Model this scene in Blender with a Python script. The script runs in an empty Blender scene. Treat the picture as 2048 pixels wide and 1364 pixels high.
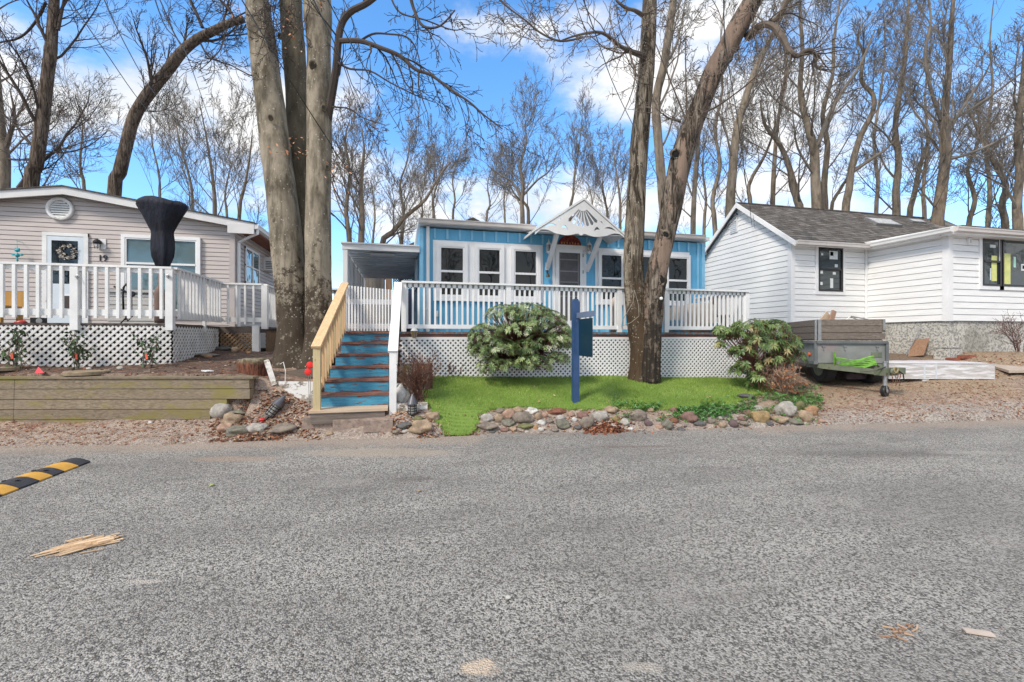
import bpy, math, random
import numpy as np
from mathutils import Vector, noise
C = bpy.context.scene.collection
SC = bpy.context.scene
# ------------------------------------------------------------------ camera
A = math.radians(13.7); SA, CA = math.sin(A), math.cos(A)
F, HX, HY, E = 920.0, 1024.0, 675.0, 1.40
cam = bpy.data.cameras.new('camera'); camo = bpy.data.objects.new('camera', cam); C.objects.link(camo)
camo.location = (0, 0, E); camo.rotation_euler = (math.radians(90), 0, -A)
cam.sensor_width = 36; cam.lens = F / 2048 * 36; cam.shift_y = -(682 - HY) / 2048
cam.clip_end = 3000; cam.clip_start = 0.05
SC.camera = camo
# ------------------------------------------------------------------ sun and sky
SUN_EL, SUN_AZ = math.radians(44), math.radians(233)   # azimuth clockwise from +Y: behind the camera, to the left
sun = bpy.data.lights.new('sun', 'SUN'); suno = bpy.data.objects.new('sun', sun); C.objects.link(suno)
sun.energy = 2.0; sun.angle = math.radians(12); sun.color = (1.0, 0.90, 0.76)
sd = Vector((math.sin(SUN_AZ) * math.cos(SUN_EL), math.cos(SUN_AZ) * math.cos(SUN_EL), math.sin(SUN_EL)))
suno.rotation_euler = sd.to_track_quat('Z', 'Y').to_euler()
SC.view_settings.view_transform = 'Standard'; SC.view_settings.look = 'None'
SC.view_settings.exposure = 0.83; SC.view_settings.gamma = 1
def ray(px, py):
    u = (px - HX) / F; v = (HY - py) / F
    return (CA * u + SA, -SA * u + CA, v)
W = bpy.data.worlds.new('World'); SC.world = W; W.use_nodes = True
nt = W.node_tree; nt.nodes.clear()
def wn(t, **k):
    n = nt.nodes.new(t)
    for a, b in k.items(): setattr(n, a, b)
    return n
out = wn('ShaderNodeOutputWorld'); bg = wn('ShaderNodeBackground'); bg.inputs[1].default_value = 0.10
sky = wn('ShaderNodeTexSky', sky_type='NISHITA'); sky.sun_disc = False
sky.sun_elevation = SUN_EL; sky.sun_rotation = SUN_AZ; sky.air_density = 1.0; sky.dust_density = 0.3; sky.ozone_density = 1.2
tc = wn('ShaderNodeTexCoord')
def vmath(op, a, b=None):
    n = wn('ShaderNodeVectorMath', operation=op)
    for i, x in enumerate((a, b)):
        if x is None: continue
        if isinstance(x, (tuple, list, Vector)): n.inputs[i].default_value = x
        elif isinstance(x, float): n.inputs['Scale'].default_value = x
        else: nt.links.new(x, n.inputs[i])
    return n
def fmath(op, a, b=0.0, c=0.0, clamp=False):
    n = wn('ShaderNodeMath', operation=op); n.use_clamp = clamp
    for i, x in enumerate((a, b, c)):
        if isinstance(x, (int, float)): n.inputs[i].default_value = x
        else: nt.links.new(x, n.inputs[i])
    return n.outputs[0]
dirv = tc.outputs['Generated']
nz = wn('ShaderNodeTexNoise'); nz.inputs['Scale'].default_value = 3.4; nz.inputs['Detail'].default_value = 9; nz.inputs['Roughness'].default_value = 0.58
mp = wn('ShaderNodeMapping'); mp.inputs['Scale'].default_value = (1, 1, 1.9); nt.links.new(dirv, mp.inputs[0]); nt.links.new(mp.outputs[0], nz.inputs[0])
acc = None
# (px, py, width px, height px, weight): heaps of cumulus, as directions of the sky
for bx, by, bw, bh, wgt in [(330, 190, 260, 105, 1.0), (80, 230, 240, 110, .85), (500, 270, 110, 80, .8), (985, 60, 130, 45, .8), (1080, 50, 60, 30, .6),
                            (1330, 190, 180, 80, .95), (1560, 210, 240, 100, 1.0), (1800, 240, 200, 60, .8), (1950, 290, 260, 90, .9),
                            (1060, 420, 260, 60, .95), (820, 330, 150, 50, .5), (1450, 20, 220, 50, .75), (1900, 150, 200, 60, .6), (1700, 60, 160, 50, .6), (640, 330, 200, 50, .55), (520, 415, 300, 40, .6), (950, 385, 200, 40, .6), (1320, 425, 250, 50, .75), (1520, 380, 220, 45, .65), (1900, 420, 260, 40, .6), (1180, 30, 90, 40, .6), (60, 40, 120, 50, .5), (230, 60, 190, 80, .75),
                            (1700, 420, 300, 40, .7), (450, 400, 160, 40, .5), (-500, 200, 500, 200, .9), (2600, 250, 500, 200, .9)]:
    d = Vector(ray(bx, by)).normalized()
    rt = Vector((CA, -SA, 0)); up = d.cross(rt).normalized(); up = up if up.z > 0 else -up
    k = 1 / math.hypot(1, (bx - HX) / F, (HY - by) / F)
    sx, sy = bw / F * k, bh / F * k
    df = vmath('SUBTRACT', dirv, tuple(d))
    a = vmath('DOT_PRODUCT', df.outputs[0], tuple(rt / sx)).outputs['Value']
    b = vmath('DOT_PRODUCT', df.outputs[0], tuple(up / sy)).outputs['Value']
    c = vmath('DOT_PRODUCT', dirv, tuple(d)).outputs['Value']
    r2 = fmath('ADD', fmath('MULTIPLY', a, a), fmath('MULTIPLY', b, b))
    g = fmath('MULTIPLY', fmath('MULTIPLY', fmath('EXPONENT', fmath('MULTIPLY', r2, -1.0)), wgt), fmath('GREATER_THAN', c, 0.0))
    acc = g if acc is None else fmath('MAXIMUM', acc, g)
# outside the view: unseen white cloud added for neutral light, from a coarse noise
nb = wn('ShaderNodeTexNoise'); nb.inputs['Scale'].default_value = 1.6; nb.inputs['Detail'].default_value = 3; nt.links.new(mp.outputs[0], nb.inputs[0])
back = fmath('LESS_THAN', vmath('DOT_PRODUCT', dirv, (SA, CA, 0)).outputs['Value'], 0.55)
acc = fmath('MAXIMUM', acc, fmath('MULTIPLY', back, fmath('MULTIPLY', fmath('SUBTRACT', nb.outputs[0], 0.30), 6.0, clamp=True)))
dens = fmath('ADD', fmath('MULTIPLY', acc, 0.62), fmath('MULTIPLY', fmath('SUBTRACT', nz.outputs[0], 0.5), 1.9))
mask = wn('ShaderNodeMapRange', interpolation_type='SMOOTHSTEP'); nt.links.new(dens, mask.inputs[0])
mask.inputs[1].default_value = 0.13; mask.inputs[2].default_value = 0.60
shade = wn('ShaderNodeMapRange', interpolation_type='SMOOTHSTEP'); nt.links.new(nz.outputs[0], shade.inputs[0])
shade.inputs[1].default_value = 0.40; shade.inputs[2].default_value = 0.62
cc = wn('ShaderNodeMixRGB'); cc.inputs[1].default_value = (4.3, 4.8, 5.5, 1); cc.inputs[2].default_value = (6.2, 6.2, 6.2, 1); nt.links.new(shade.outputs[0], cc.inputs[0])
mx = wn('ShaderNodeMixRGB'); nt.links.new(mask.outputs[0], mx.inputs[0])
hs = wn('ShaderNodeHueSaturation'); hs.inputs['Hue'].default_value = 0.485; hs.inputs['Saturation'].default_value = 1.2; hs.inputs['Value'].default_value = 1.42
tn = wn('ShaderNodeMixRGB', blend_type='MULTIPLY'); tn.inputs[0].default_value = 1; tn.inputs[2].default_value = (1.0, 1.08, 1.34, 1)
nt.links.new(sky.outputs[0], hs.inputs['Color']); nt.links.new(hs.outputs[0], tn.inputs[1]); nt.links.new(tn.outputs[0], mx.inputs[1]); nt.links.new(cc.outputs[0], mx.inputs[2])
nt.links.new(mx.outputs[0], bg.inputs[0]); nt.links.new(bg.outputs[0], out.inputs[0])

# ------------------------------------------------------------------ points from the picture, each at its own real distance
def PD(px, py, t): d = ray(px, py); return Vector((d[0] * t, d[1] * t, E + d[2] * t))
def PY(px, py, Y): d = ray(px, py); return PD(px, py, Y / d[1])
def PX(px, py, X): d = ray(px, py); return PD(px, py, X / d[0])
def PZ(px, py, z): d = ray(px, py); return PD(px, py, (z - E) / d[2])
def XY(px, Y): return PY(px, HY, Y).x       # X where the column px meets the plane Y
def ZY(px, py, Y): return PY(px, py, Y).z
def YX(px, X): return PX(px, HY, X).y
def ss(a, b, x): t = min(1, max(0, (x - a) / (b - a))); return t * t * (3 - 2 * t)

# ------------------------------------------------------------------ mesh builder
class MB:
    def __init__(s): s.v = []; s.f = []; s.c = []; s.m = []
    def face(s, ids, c=0.5, m=0): s.f.append(ids); s.c.append(c); s.m.append(m)
    def poly(s, pts, c=0.5, m=0):
        n = len(s.v); s.v.extend(tuple(p) for p in pts); s.face(list(range(n, n + len(pts))), c, m)
    def box(s, a, b, c=0.5, m=0):
        x0, y0, z0 = (min(a[i], b[i]) for i in range(3)); x1, y1, z1 = (max(a[i], b[i]) for i in range(3))
        n = len(s.v)
        s.v += [(x0, y0, z0), (x1, y0, z0), (x1, y1, z0), (x0, y1, z0), (x0, y0, z1), (x1, y0, z1), (x1, y1, z1), (x0, y1, z1)]
        for q in ((0, 3, 2, 1), (4, 5, 6, 7), (0, 1, 5, 4), (1, 2, 6, 5), (2, 3, 7, 6), (3, 0, 4, 7)): s.face([n + i for i in q], c, m)
        return s
    def bar(s, p, q, w, h, up=(0, 0, 1), c=0.5, m=0):
        p, q, up = Vector(p), Vector(q), Vector(up); d = (q - p).normalized()
        a = d.cross(up)
        if a.length < 1e-4: a = d.cross(Vector((1, 0, 0)))
        a.normalize(); b = a.cross(d).normalized(); a = a * w / 2; b = b * h / 2
        n = len(s.v)
        for o in (p, q):
            for k in (-a - b, a - b, a + b, -a + b): s.v.append(tuple(o + k))
        for qd in ((0, 3, 2, 1), (4, 5, 6, 7), (0, 1, 5, 4), (1, 2, 6, 5), (2, 3, 7, 6), (3, 0, 4, 7)): s.face([n + i for i in qd], c, m)
        return s
    def tube(s, pts, rad, n=6, c=0.5, m=0, cap=True, wob=None):
        base = len(s.v); L = len(pts); sv = s.v
        cs = [(math.cos(2 * math.pi * k / n), math.sin(2 * math.pi * k / n)) for k in range(n)]
        px = py = pz = None
        for i in range(L):
            p = pts[i]; a = pts[max(0, i - 1)]; b = pts[min(L - 1, i + 1)]
            tx, ty, tz = b[0] - a[0], b[1] - a[1], b[2] - a[2]
            l = math.sqrt(tx * tx + ty * ty + tz * tz) or 1; tx /= l; ty /= l; tz /= l
            if px is None:
                if abs(tz) < .9: ux, uy, uz = ty, -tx, 0.0
                else: ux, uy, uz = 0.0, tz, -ty
            else:
                dt = px * tx + py * ty + pz * tz; ux, uy, uz = px - dt * tx, py - dt * ty, pz - dt * tz
            l = math.sqrt(ux * ux + uy * uy + uz * uz) or 1; ux /= l; uy /= l; uz /= l
            px, py, pz = ux, uy, uz
            wx, wy, wz = ty * uz - tz * uy, tz * ux - tx * uz, tx * uy - ty * ux
            r = rad[i] if hasattr(rad, '__len__') else rad
            for k, (co, si) in enumerate(cs):
                rr = r if wob is None else r * wob(i, k, p, co, si)
                sv.append((p[0] + (ux * co + wx * si) * rr, p[1] + (uy * co + wy * si) * rr, p[2] + (uz * co + wz * si) * rr))
        for i in range(L - 1):
            o = base + i * n
            for k in range(n):
                k2 = (k + 1) % n
                s.f.append([o + k, o + k2, o + n + k2, o + n + k]); s.c.append(c); s.m.append(m)
        if cap:
            s.face([base + k for k in reversed(range(n))], c, m); s.face([base + (L - 1) * n + k for k in range(n)], c, m)
        return s
    def lathe(s, o, prof, n=24, ax=Vector((0, 0, 1)), c=0.5, m=0, wob=None):
        o = Vector(o); ax = Vector(ax).normalized(); u = ax.cross(Vector((0.3, 1, 0.1))).normalized(); w = ax.cross(u)
        base = len(s.v)
        for i, (r, h) in enumerate(prof):
            for k in range(n):
                t = 2 * math.pi * k / n; rr = r * (wob(i, t) if wob else 1)
                s.v.append(tuple(o + ax * h + (u * math.cos(t) + w * math.sin(t)) * rr))
        for i in range(len(prof) - 1):
            for k in range(n):
                a, b = base + i * n + k, base + i * n + (k + 1) % n
                s.face([a, b, b + n, a + n], c, m)
        s.face([base + k for k in reversed(range(n))], c, m); s.face([base + (len(prof) - 1) * n + k for k in range(n)], c, m)
        return s
    def prism(s, poly, d, c=0.5, m=0):
        n = len(s.v); k = len(poly); d = Vector(d)
        s.v += [tuple(Vector(p)) for p in poly] + [tuple(Vector(p) + d) for p in poly]
        s.face([n + i for i in range(k)], c, m); s.face([n + k + i for i in reversed(range(k))], c, m)
        for i in range(k): j = (i + 1) % k; s.face([n + i, n + k + i, n + k + j, n + j], c, m)
        return s
    def blob(s, o, r, seed=0, sub=2, amp=.25, c=0.5, flat=0, rot=0, fr=1.3):
        import bmesh
        bm = bmesh.new(); bmesh.ops.create_icosphere(bm, subdivisions=sub, radius=1.0)
        o = Vector(o); base = len(s.v); sd_ = Vector((seed * 3.7, seed * 1.3, seed * 7.1)); cr, sr = math.cos(rot), math.sin(rot)
        for v in bm.verts:
            p = v.co.copy(); k = 1 + amp * noise.noise(p * fr + sd_) * 1.6 + amp * .35 * noise.noise(p * fr * 3 + sd_)
            p = p * k
            if flat: p.z = max(p.z, -flat)
            x, y, z = p.x * r[0], p.y * r[1], p.z * r[2]
            s.v.append((o.x + x * cr - y * sr, o.y + x * sr + y * cr, o.z + z))
        for f in bm.faces: s.face([base + v.index for v in f.verts], c)
        bm.free(); return s

ORG = {}
def build(name, mb, mat, parent=None, loc=None, smooth=False):
    me = bpy.data.meshes.new(name)
    if loc is None: loc = ORG[parent.name] if parent else Vector((0, 0, 0))
    loc = Vector(loc)
    v = np.array(mb.v, dtype=np.float64) - np.array(loc)
    me.from_pydata(v.tolist(), [], mb.f)
    mats = mat if isinstance(mat, (list, tuple)) else [mat]
    for m_ in mats: me.materials.append(m_)
    if len(mats) > 1: me.polygons.foreach_set('material_index', mb.m)
    at = me.attributes.new('v', 'FLOAT', 'FACE'); at.data.foreach_set('value', mb.c)
    if smooth: me.polygons.foreach_set('use_smooth', [True] * len(mb.f))
    me.update()
    o = bpy.data.objects.new(name, me); C.objects.link(o)
    if parent: o.parent = parent; ORG[o.name] = ORG[parent.name]
    else: o.location = loc; ORG[o.name] = loc
    return o
def pieces(name, mb, mat, parent, smooth=False):
    """every loose piece of the mesh becomes an object of its own"""
    par = list(range(len(mb.v)))
    def find(i):
        while par[i] != i: par[i] = par[par[i]]; i = par[i]
        return i
    for f in mb.f:
        for j in f[1:]: par[find(j)] = find(f[0])
    gr_ = {}
    for k, f in enumerate(mb.f): gr_.setdefault(find(f[0]), []).append(k)
    r = []
    for ks in gr_.values():
        m = MB(); mp_ = {}
        for k in ks:
            ids = []
            for i in mb.f[k]:
                if i not in mp_: mp_[i] = len(m.v); m.v.append(mb.v[i])
                ids.append(mp_[i])
            m.face(ids, mb.c[k])
        r.append(build(name, m, mat, parent, smooth=smooth))
    return r
def thing(name, label, cat, loc, group=None, kind=None):
    o = bpy.data.objects.new(name, None); C.objects.link(o); o.location = loc; o.empty_display_size = .2
    ORG[o.name] = Vector(loc); tag(o, label, cat, group, kind); return o
def tag(o, label=None, cat=None, group=None, kind=None):
    if label: o['label'] = label
    if cat: o['category'] = cat
    if group: o['group'] = group
    if kind: o['kind'] = kind
    return o
def solo(name, mb, mat, label, cat, group=None, smooth=False, kind=None):
    v = np.array(mb.v); lo, hi = v.min(0), v.max(0)
    o = build(name, mb, mat, None, ((lo[0] + hi[0]) / 2, (lo[1] + hi[1]) / 2, lo[2]), smooth)
    return tag(o, label, cat, group, kind)
def copy_tree(o, parent=None):
    c = o.copy(); C.objects.link(c)
    if parent: c.parent = parent
    for ch in list(o.children): copy_tree(ch, c)
    return c
def plate(outline, holes, thick, o, ux, uz, nrm, seg=None):
    """flat shape with holes, extruded: outline and holes in 2-D, laid in the plane o + ux*x + uz*y"""
    cu = bpy.data.curves.new('tmp', 'CURVE'); cu.dimensions = '2D'; cu.fill_mode = 'BOTH'; cu.extrude = thick / 2
    for ring in [outline] + list(holes):
        sp = cu.splines.new('POLY'); sp.points.add(len(ring) - 1); sp.use_cyclic_u = True
        for i, p in enumerate(ring): sp.points[i].co = (p[0], p[1], 0, 1)
    ob = bpy.data.objects.new('tmp', cu); C.objects.link(ob)
    dg = bpy.context.evaluated_depsgraph_get(); me = bpy.data.meshes.new_from_object(ob.evaluated_get(dg))
    mb = MB(); o = Vector(o); ux = Vector(ux); uz = Vector(uz); nrm = Vector(nrm)
    mb.v = [tuple(o + ux * v.co.x + uz * v.co.y + nrm * v.co.z) for v in me.vertices]
    for f in me.polygons: mb.face(list(f.vertices))
    bpy.data.objects.remove(ob); bpy.data.curves.remove(cu); bpy.data.meshes.remove(me)
    return mb
def text_mb(s, size, o, ux, uz, nrm, depth=.008):
    cu = bpy.data.curves.new('tmp', 'FONT'); cu.body = s; cu.size = size; cu.extrude = depth; cu.align_x = 'CENTER'
    ob = bpy.data.objects.new('tmp', cu); C.objects.link(ob)
    dg = bpy.context.evaluated_depsgraph_get(); me = bpy.data.meshes.new_from_object(ob.evaluated_get(dg))
    mb = MB(); o = Vector(o); ux = Vector(ux); uz = Vector(uz); nrm = Vector(nrm)
    mb.v = [tuple(o + ux * v.co.x + uz * v.co.y + nrm * v.co.z) for v in me.vertices]
    for f in me.polygons: mb.face(list(f.vertices))
    bpy.data.objects.remove(ob); return mb

# ------------------------------------------------------------------ materials
class NT:
    def __init__(s, name):
        s.m = bpy.data.materials.new(name); s.m.use_nodes = True; s.t = s.m.node_tree; s.b = s.t.nodes['Principled BSDF']
        s.tc = s.t.nodes.new('ShaderNodeTexCoord')
    def n(s, ty, ins=None, **k):
        n = s.t.nodes.new(ty)
        for a, b in k.items(): setattr(n, a, b)
        for a, b in (ins or {}).items():
            if hasattr(b, 'links') or isinstance(b, bpy.types.NodeSocket): s.t.links.new(b, n.inputs[a])
            else: n.inputs[a].default_value = b
        return n
    def vec(s, stretch=(1, 1, 1), rot=(0, 0, 0), src='Object'):
        return s.n('ShaderNodeMapping', {0: s.tc.outputs[src], 'Scale': stretch, 'Rotation': rot}).outputs[0]
    def noise(s, scale, detail=4, rough=.55, vec=None, dist=0):
        return s.n('ShaderNodeTexNoise', {'Vector': vec or s.tc.outputs['Object'], 'Scale': scale, 'Detail': detail, 'Roughness': rough, 'Distortion': dist}).outputs[0]
    def rng(s, x, a, b, c=0., d=1.): return s.n('ShaderNodeMapRange', {0: x, 1: a, 2: b, 3: c, 4: d}, interpolation_type='SMOOTHSTEP').outputs[0]
    def mix(s, f, a, b, mode='MIX'):
        n = s.t.nodes.new('ShaderNodeMixRGB'); n.blend_type = mode
        for i, x in enumerate((f, a, b)):
            if isinstance(x, bpy.types.NodeSocket): s.t.links.new(x, n.inputs[i])
            elif i == 0: n.inputs[0].default_value = x
            else: n.inputs[i].default_value = (x[0], x[1], x[2], 1)
        return n.outputs[0]
    def math(s, op, a, b=0.): return s.n('ShaderNodeMath', {0: a, 1: b}, operation=op).outputs[0]
    def col(s, x):
        if isinstance(x, bpy.types.NodeSocket): s.t.links.new(x, s.b.inputs['Base Color'])
        else: s.b.inputs['Base Color'].default_value = (x[0], x[1], x[2], 1)
    def bump(s, h, st=.5, dist=.01):
        b = s.n('ShaderNodeBump', {'Height': h, 'Strength': st, 'Distance': dist}); s.t.links.new(b.outputs[0], s.b.inputs['Normal'])
    def rough(s, r):
        if isinstance(r, bpy.types.NodeSocket): s.t.links.new(r, s.b.inputs['Roughness'])
        else: s.b.inputs['Roughness'].default_value = r
    def attr(s, nm='v'): return s.n('ShaderNodeAttribute', attribute_name=nm).outputs['Fac']
def mul(c, k): return tuple(x * k for x in c)
def mat(name, col, rough=.7, var=.12, vs=3, bump=0, bs=60, stretch=(1, 1, 1), col2=None, mk=(2, .5, .6), metal=0, spec=.5, attrvar=0, det=4):
    """painted or plain surface: noise varies its tone, col2 shows through where the stain mask says so"""
    N = NT(name); v = N.vec(stretch)
    a = N.noise(vs, det, .6, v)
    c = N.mix(N.rng(a, .3, .7), mul(col, 1 - var), mul(col, 1 + var))
    if attrvar:
        c = N.mix(N.attr(), mul(col, 1 - attrvar), mul(col, 1 + attrvar)) if not var else N.mix(.5, c, N.mix(N.attr(), mul(col, 1 - 2 * attrvar), mul(col, 1 + 2 * attrvar)))
    if col2:
        m = N.rng(N.noise(mk[0], 7, .62, v), mk[1], mk[2]); c = N.mix(m, c, col2)
    N.col(c); N.rough(rough); N.b.inputs['Metallic'].default_value = metal; N.b.inputs['Specular IOR Level'].default_value = spec
    if bump: N.bump(N.noise(bs, 3, .6, v), bump, .01)
    return N.m
G = {}
G['white'] = mat('white_paint', (.78, .78, .78), .5, .05, 2, .15, 40)
G['white_worn'] = mat('weathered_white_paint', (.74, .74, .73), .6, .08, 3, .2, 60, col2=(.45, .42, .37), mk=(5, .62, .74))
G['white_sid'] = mat('white_siding_paint', (.80, .80, .79), .55, .04, 1.2, .25, 25, (1, 1, 8), col2=(.68, .68, .65), mk=(1.1, .52, .8))
G['trim_grey'] = mat('pale_grey_trim', (.70, .70, .69), .5, .05, 2)
G['taupe'] = mat('taupe_vinyl_siding', (.50, .445, .42), .55, .05, 1.5, .1, 80, (1, 1, 6), col2=(.42, .37, .34), mk=(1.3, .55, .75))
G['taupe_trim'] = mat('taupe_corner_trim', (.46, .41, .39), .5, .05, 2)
G['fascia'] = mat('pale_fascia', (.66, .65, .64), .5, .06, 2, col2=(.45, .42, .38), mk=(3, .62, .8))
G['gutter'] = mat('beige_gutter', (.56, .52, .49), .45, .08, 3, col2=(.35, .29, .25), mk=(4, .6, .8))
G['blue'] = mat('sky_blue_boards', (.12, .42, .65), .55, .10, 2, .2, 30, (1, 1, .4), col2=(.18, .50, .72), mk=(2, .5, .75))
G['deckblue'] = mat('blue_deck_stain', (.05, .24, .36), .6, .15, 4, col2=(.18, .08, .05), mk=(6, .52, .6))
G['brown'] = mat('worn_brown_board', (.20, .085, .06), .75, .3, 6, .4, 40, (1, 6, 6), col2=(.10, .07, .055), mk=(5, .5, .65))
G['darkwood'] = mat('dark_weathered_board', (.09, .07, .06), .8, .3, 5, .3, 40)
G['black'] = mat('black_plastic', (.012, .012, .014), .45, .2, 4)
G['blackmetal'] = mat('black_metal', (.02, .02, .022), .4, .2, 8, metal=.3)
G['winblack'] = mat('black_window_frame', (.012, .010, .012), .35, .1, 4)
G['darkin'] = mat('dark_interior', (.008, .008, .009), .9, .1, 2)
G['foam'] = mat('dark_screen', (.10, .095, .10), .7, .15, 6)
G['rust'] = mat('red_brown_soffit', (.22, .07, .035), .7, .25, 6, .2, 40)
G['grey_metal'] = mat('galvanised_metal', (.35, .35, .35), .4, .15, 8, metal=.6)
G['grey_frame'] = mat('grey_painted_frame', (.58, .61, .65), .5, .08, 3)
G['ceilpan'] = mat('grey_ceiling_panel', (.80, .83, .86), .5, .12, 1.5)
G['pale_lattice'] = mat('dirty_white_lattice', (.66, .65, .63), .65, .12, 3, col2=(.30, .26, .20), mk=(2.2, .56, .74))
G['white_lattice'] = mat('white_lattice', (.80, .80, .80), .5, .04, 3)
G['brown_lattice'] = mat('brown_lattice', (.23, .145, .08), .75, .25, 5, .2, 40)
def wood(name, a, b, axis=0, sc=1.0, rough=.65, knots=True, moss=None):
    N = NT(name); st = [14, 14, 14]; st[axis] = 1.2
    g = N.noise(2.2 * sc, 6, .65, N.vec(tuple(st)), .6)
    c = N.mix(N.rng(g, .32, .68), a, b)
    big = N.noise(1.6, 3, .5); c = N.mix(N.rng(big, .35, .7, 0, .5), c, mul(b, .75))
    if knots:
        vo = N.n('ShaderNodeTexVoronoi', {'Vector': N.vec(tuple(3 if i == axis else 7 for i in range(3))), 'Scale': 1.1}).outputs['Distance']
        c = N.mix(N.rng(vo, .0, .09, .8, 0), c, mul(a, .3))
    if moss:
        ms = N.rng(N.noise(2.1, 5, .6, N.vec(tuple(.6 if i == axis else 2.2 for i in range(3)))), .48, .68); c = N.mix(N.math('MULTIPLY', ms, .85), c, moss)
    rnd_ = N.n('ShaderNodeObjectInfo').outputs['Random']; c = N.mix(rnd_, N.mix(1.0, c, (.80, .79, .78), 'MULTIPLY'), c)
    N.col(c); N.rough(rough); N.bump(g, .35, .006); return N.m
G['pine'] = wood('new_pine', (.62, .40, .21), (.74, .52, .30), 2)
G['pine_x'] = wood('new_pine_cap', (.60, .39, .20), (.74, .52, .30), 1)
G['pine_green'] = wood('treated_pine', (.50, .40, .22), (.62, .50, .28), 2)
G['timber'] = wood('mossy_timber', (.15, .115, .08), (.31, .25, .175), 0, 1.6, .85, True, (.235, .205, .05))
G['plank'] = wood('brown_plank', (.22, .12, .07), (.34, .20, .12), 2)
G['old_plank'] = wood('grey_brown_plank', (.11, .09, .075), (.23, .19, .16), 0, 1.4, .85)
G['tan_wood'] = wood('tan_wood', (.55, .40, .27), (.70, .56, .42), 0)
G['shedwood'] = wood('weathered_shed_board', (.25, .21, .17), (.37, .33, .28), 2)
G['yellow_wood'] = wood('yellow_wood', (.42, .22, .05), (.55, .32, .09), 2)
def glass(name, base=(.008, .011, .012), ior=1.5, rough=.02):
    N = NT(name); N.col(base); N.rough(rough); N.b.inputs['IOR'].default_value = ior
    N.bump(N.noise(1.7, 2, .5), .12, .05); return N.m
G['glass'] = glass('window_glass'); G['glass_green'] = glass('window_glass_with_blind', (.07, .11, .105), 1.7)
G['glass_wh'] = glass('new_window_glass', (.025, .04, .045), 1.7)
def siding(mb, P0, ax, nrm, w, z0, z1, ex, clip=None, lap=.012, c=.5):
    """lapped boards on a wall that starts at P0 and runs along ax; clip(zmid) -> (s0, s1)"""
    P0, ax, nrm = Vector(P0), Vector(ax), Vector(nrm); z = z0
    while z < z1 - 1e-4:
        zt = min(z + ex, z1); s0, s1 = 0, w
        a0, a1, b0, b1 = 0, w, 0, w
        if clip:
            r = clip(z); r2 = clip(zt)
            if r is None: z = zt; continue
            a0, a1 = r; b0, b1 = r2 if r2 else ((r[0] + r[1]) / 2,) * 2
        def q(s, zz, o): p = P0 + ax * s + nrm * o; return (p.x, p.y, zz)
        if a1 - a0 > .005:
            cc_ = random.random()
            g_ = .012
            mb.poly([q(a0, z + g_, lap), q(a1, z + g_, lap), q(b1, zt, 0.004), q(b0, zt, 0.004)], cc_)
            mb.poly([q(a0, z + g_, -.018), q(a1, z + g_, -.018), q(a1, z + g_, lap), q(a0, z + g_, lap)], cc_)
            mb.poly([q(a0, z, -.018), q(a1, z, -.018), q(a1, z + g_, -.018), q(a0, z + g_, -.018)], cc_)
            mb.poly([q(a0, z, .004), q(a1, z, .004), q(a1, z, -.018), q(a0, z, -.018)], cc_)
        z = zt
    return mb
def lattice(mb, P0, ax, nrm, w, zb, zt, sp, sw, th=.008, c=.5):
    """two layers of diagonal strips filling a panel; zb, zt may be functions of s"""
    P0, ax, nrm = Vector(P0), Vector(ax), Vector(nrm)
    fb = zb if callable(zb) else (lambda s: zb); ft = zt if callable(zt) else (lambda s: zt)
    zlo = min(fb(0), fb(w)); zhi = max(ft(0), ft(w)); H = zhi - zlo
    for layer, sg in ((0, 1), (1, -1)):
        s = -H if sg > 0 else 0
        end = w if sg > 0 else w + H
        while s < end:
            # strip: position along wall = s + sg*(z-zlo)
            za, zb_ = zlo, zhi
            if sg > 0: za = max(za, zlo - s); zb_ = min(zb_, zlo + (w - s))
            else: za = max(za, zlo + (s - w)); zb_ = min(zb_, zlo + s)
            m_ = s + sg * ((za + zb_) / 2 - zlo)
            za2 = max(za, fb(min(max(m_, 0), w))) ; zb2 = min(zb_, ft(min(max(m_, 0), w)))
            if zb2 - za2 > .02:
                o = nrm * (th * (1.5 if layer == 0 else .4))
                p = P0 + ax * (s + sg * (za2 - zlo)) + o; q = P0 + ax * (s + sg * (zb2 - zlo)) + o
                mb.bar((p.x, p.y, za2), (q.x, q.y, zb2), sw, th, up=nrm, c=random.random())
            s += sp
    return mb
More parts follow.
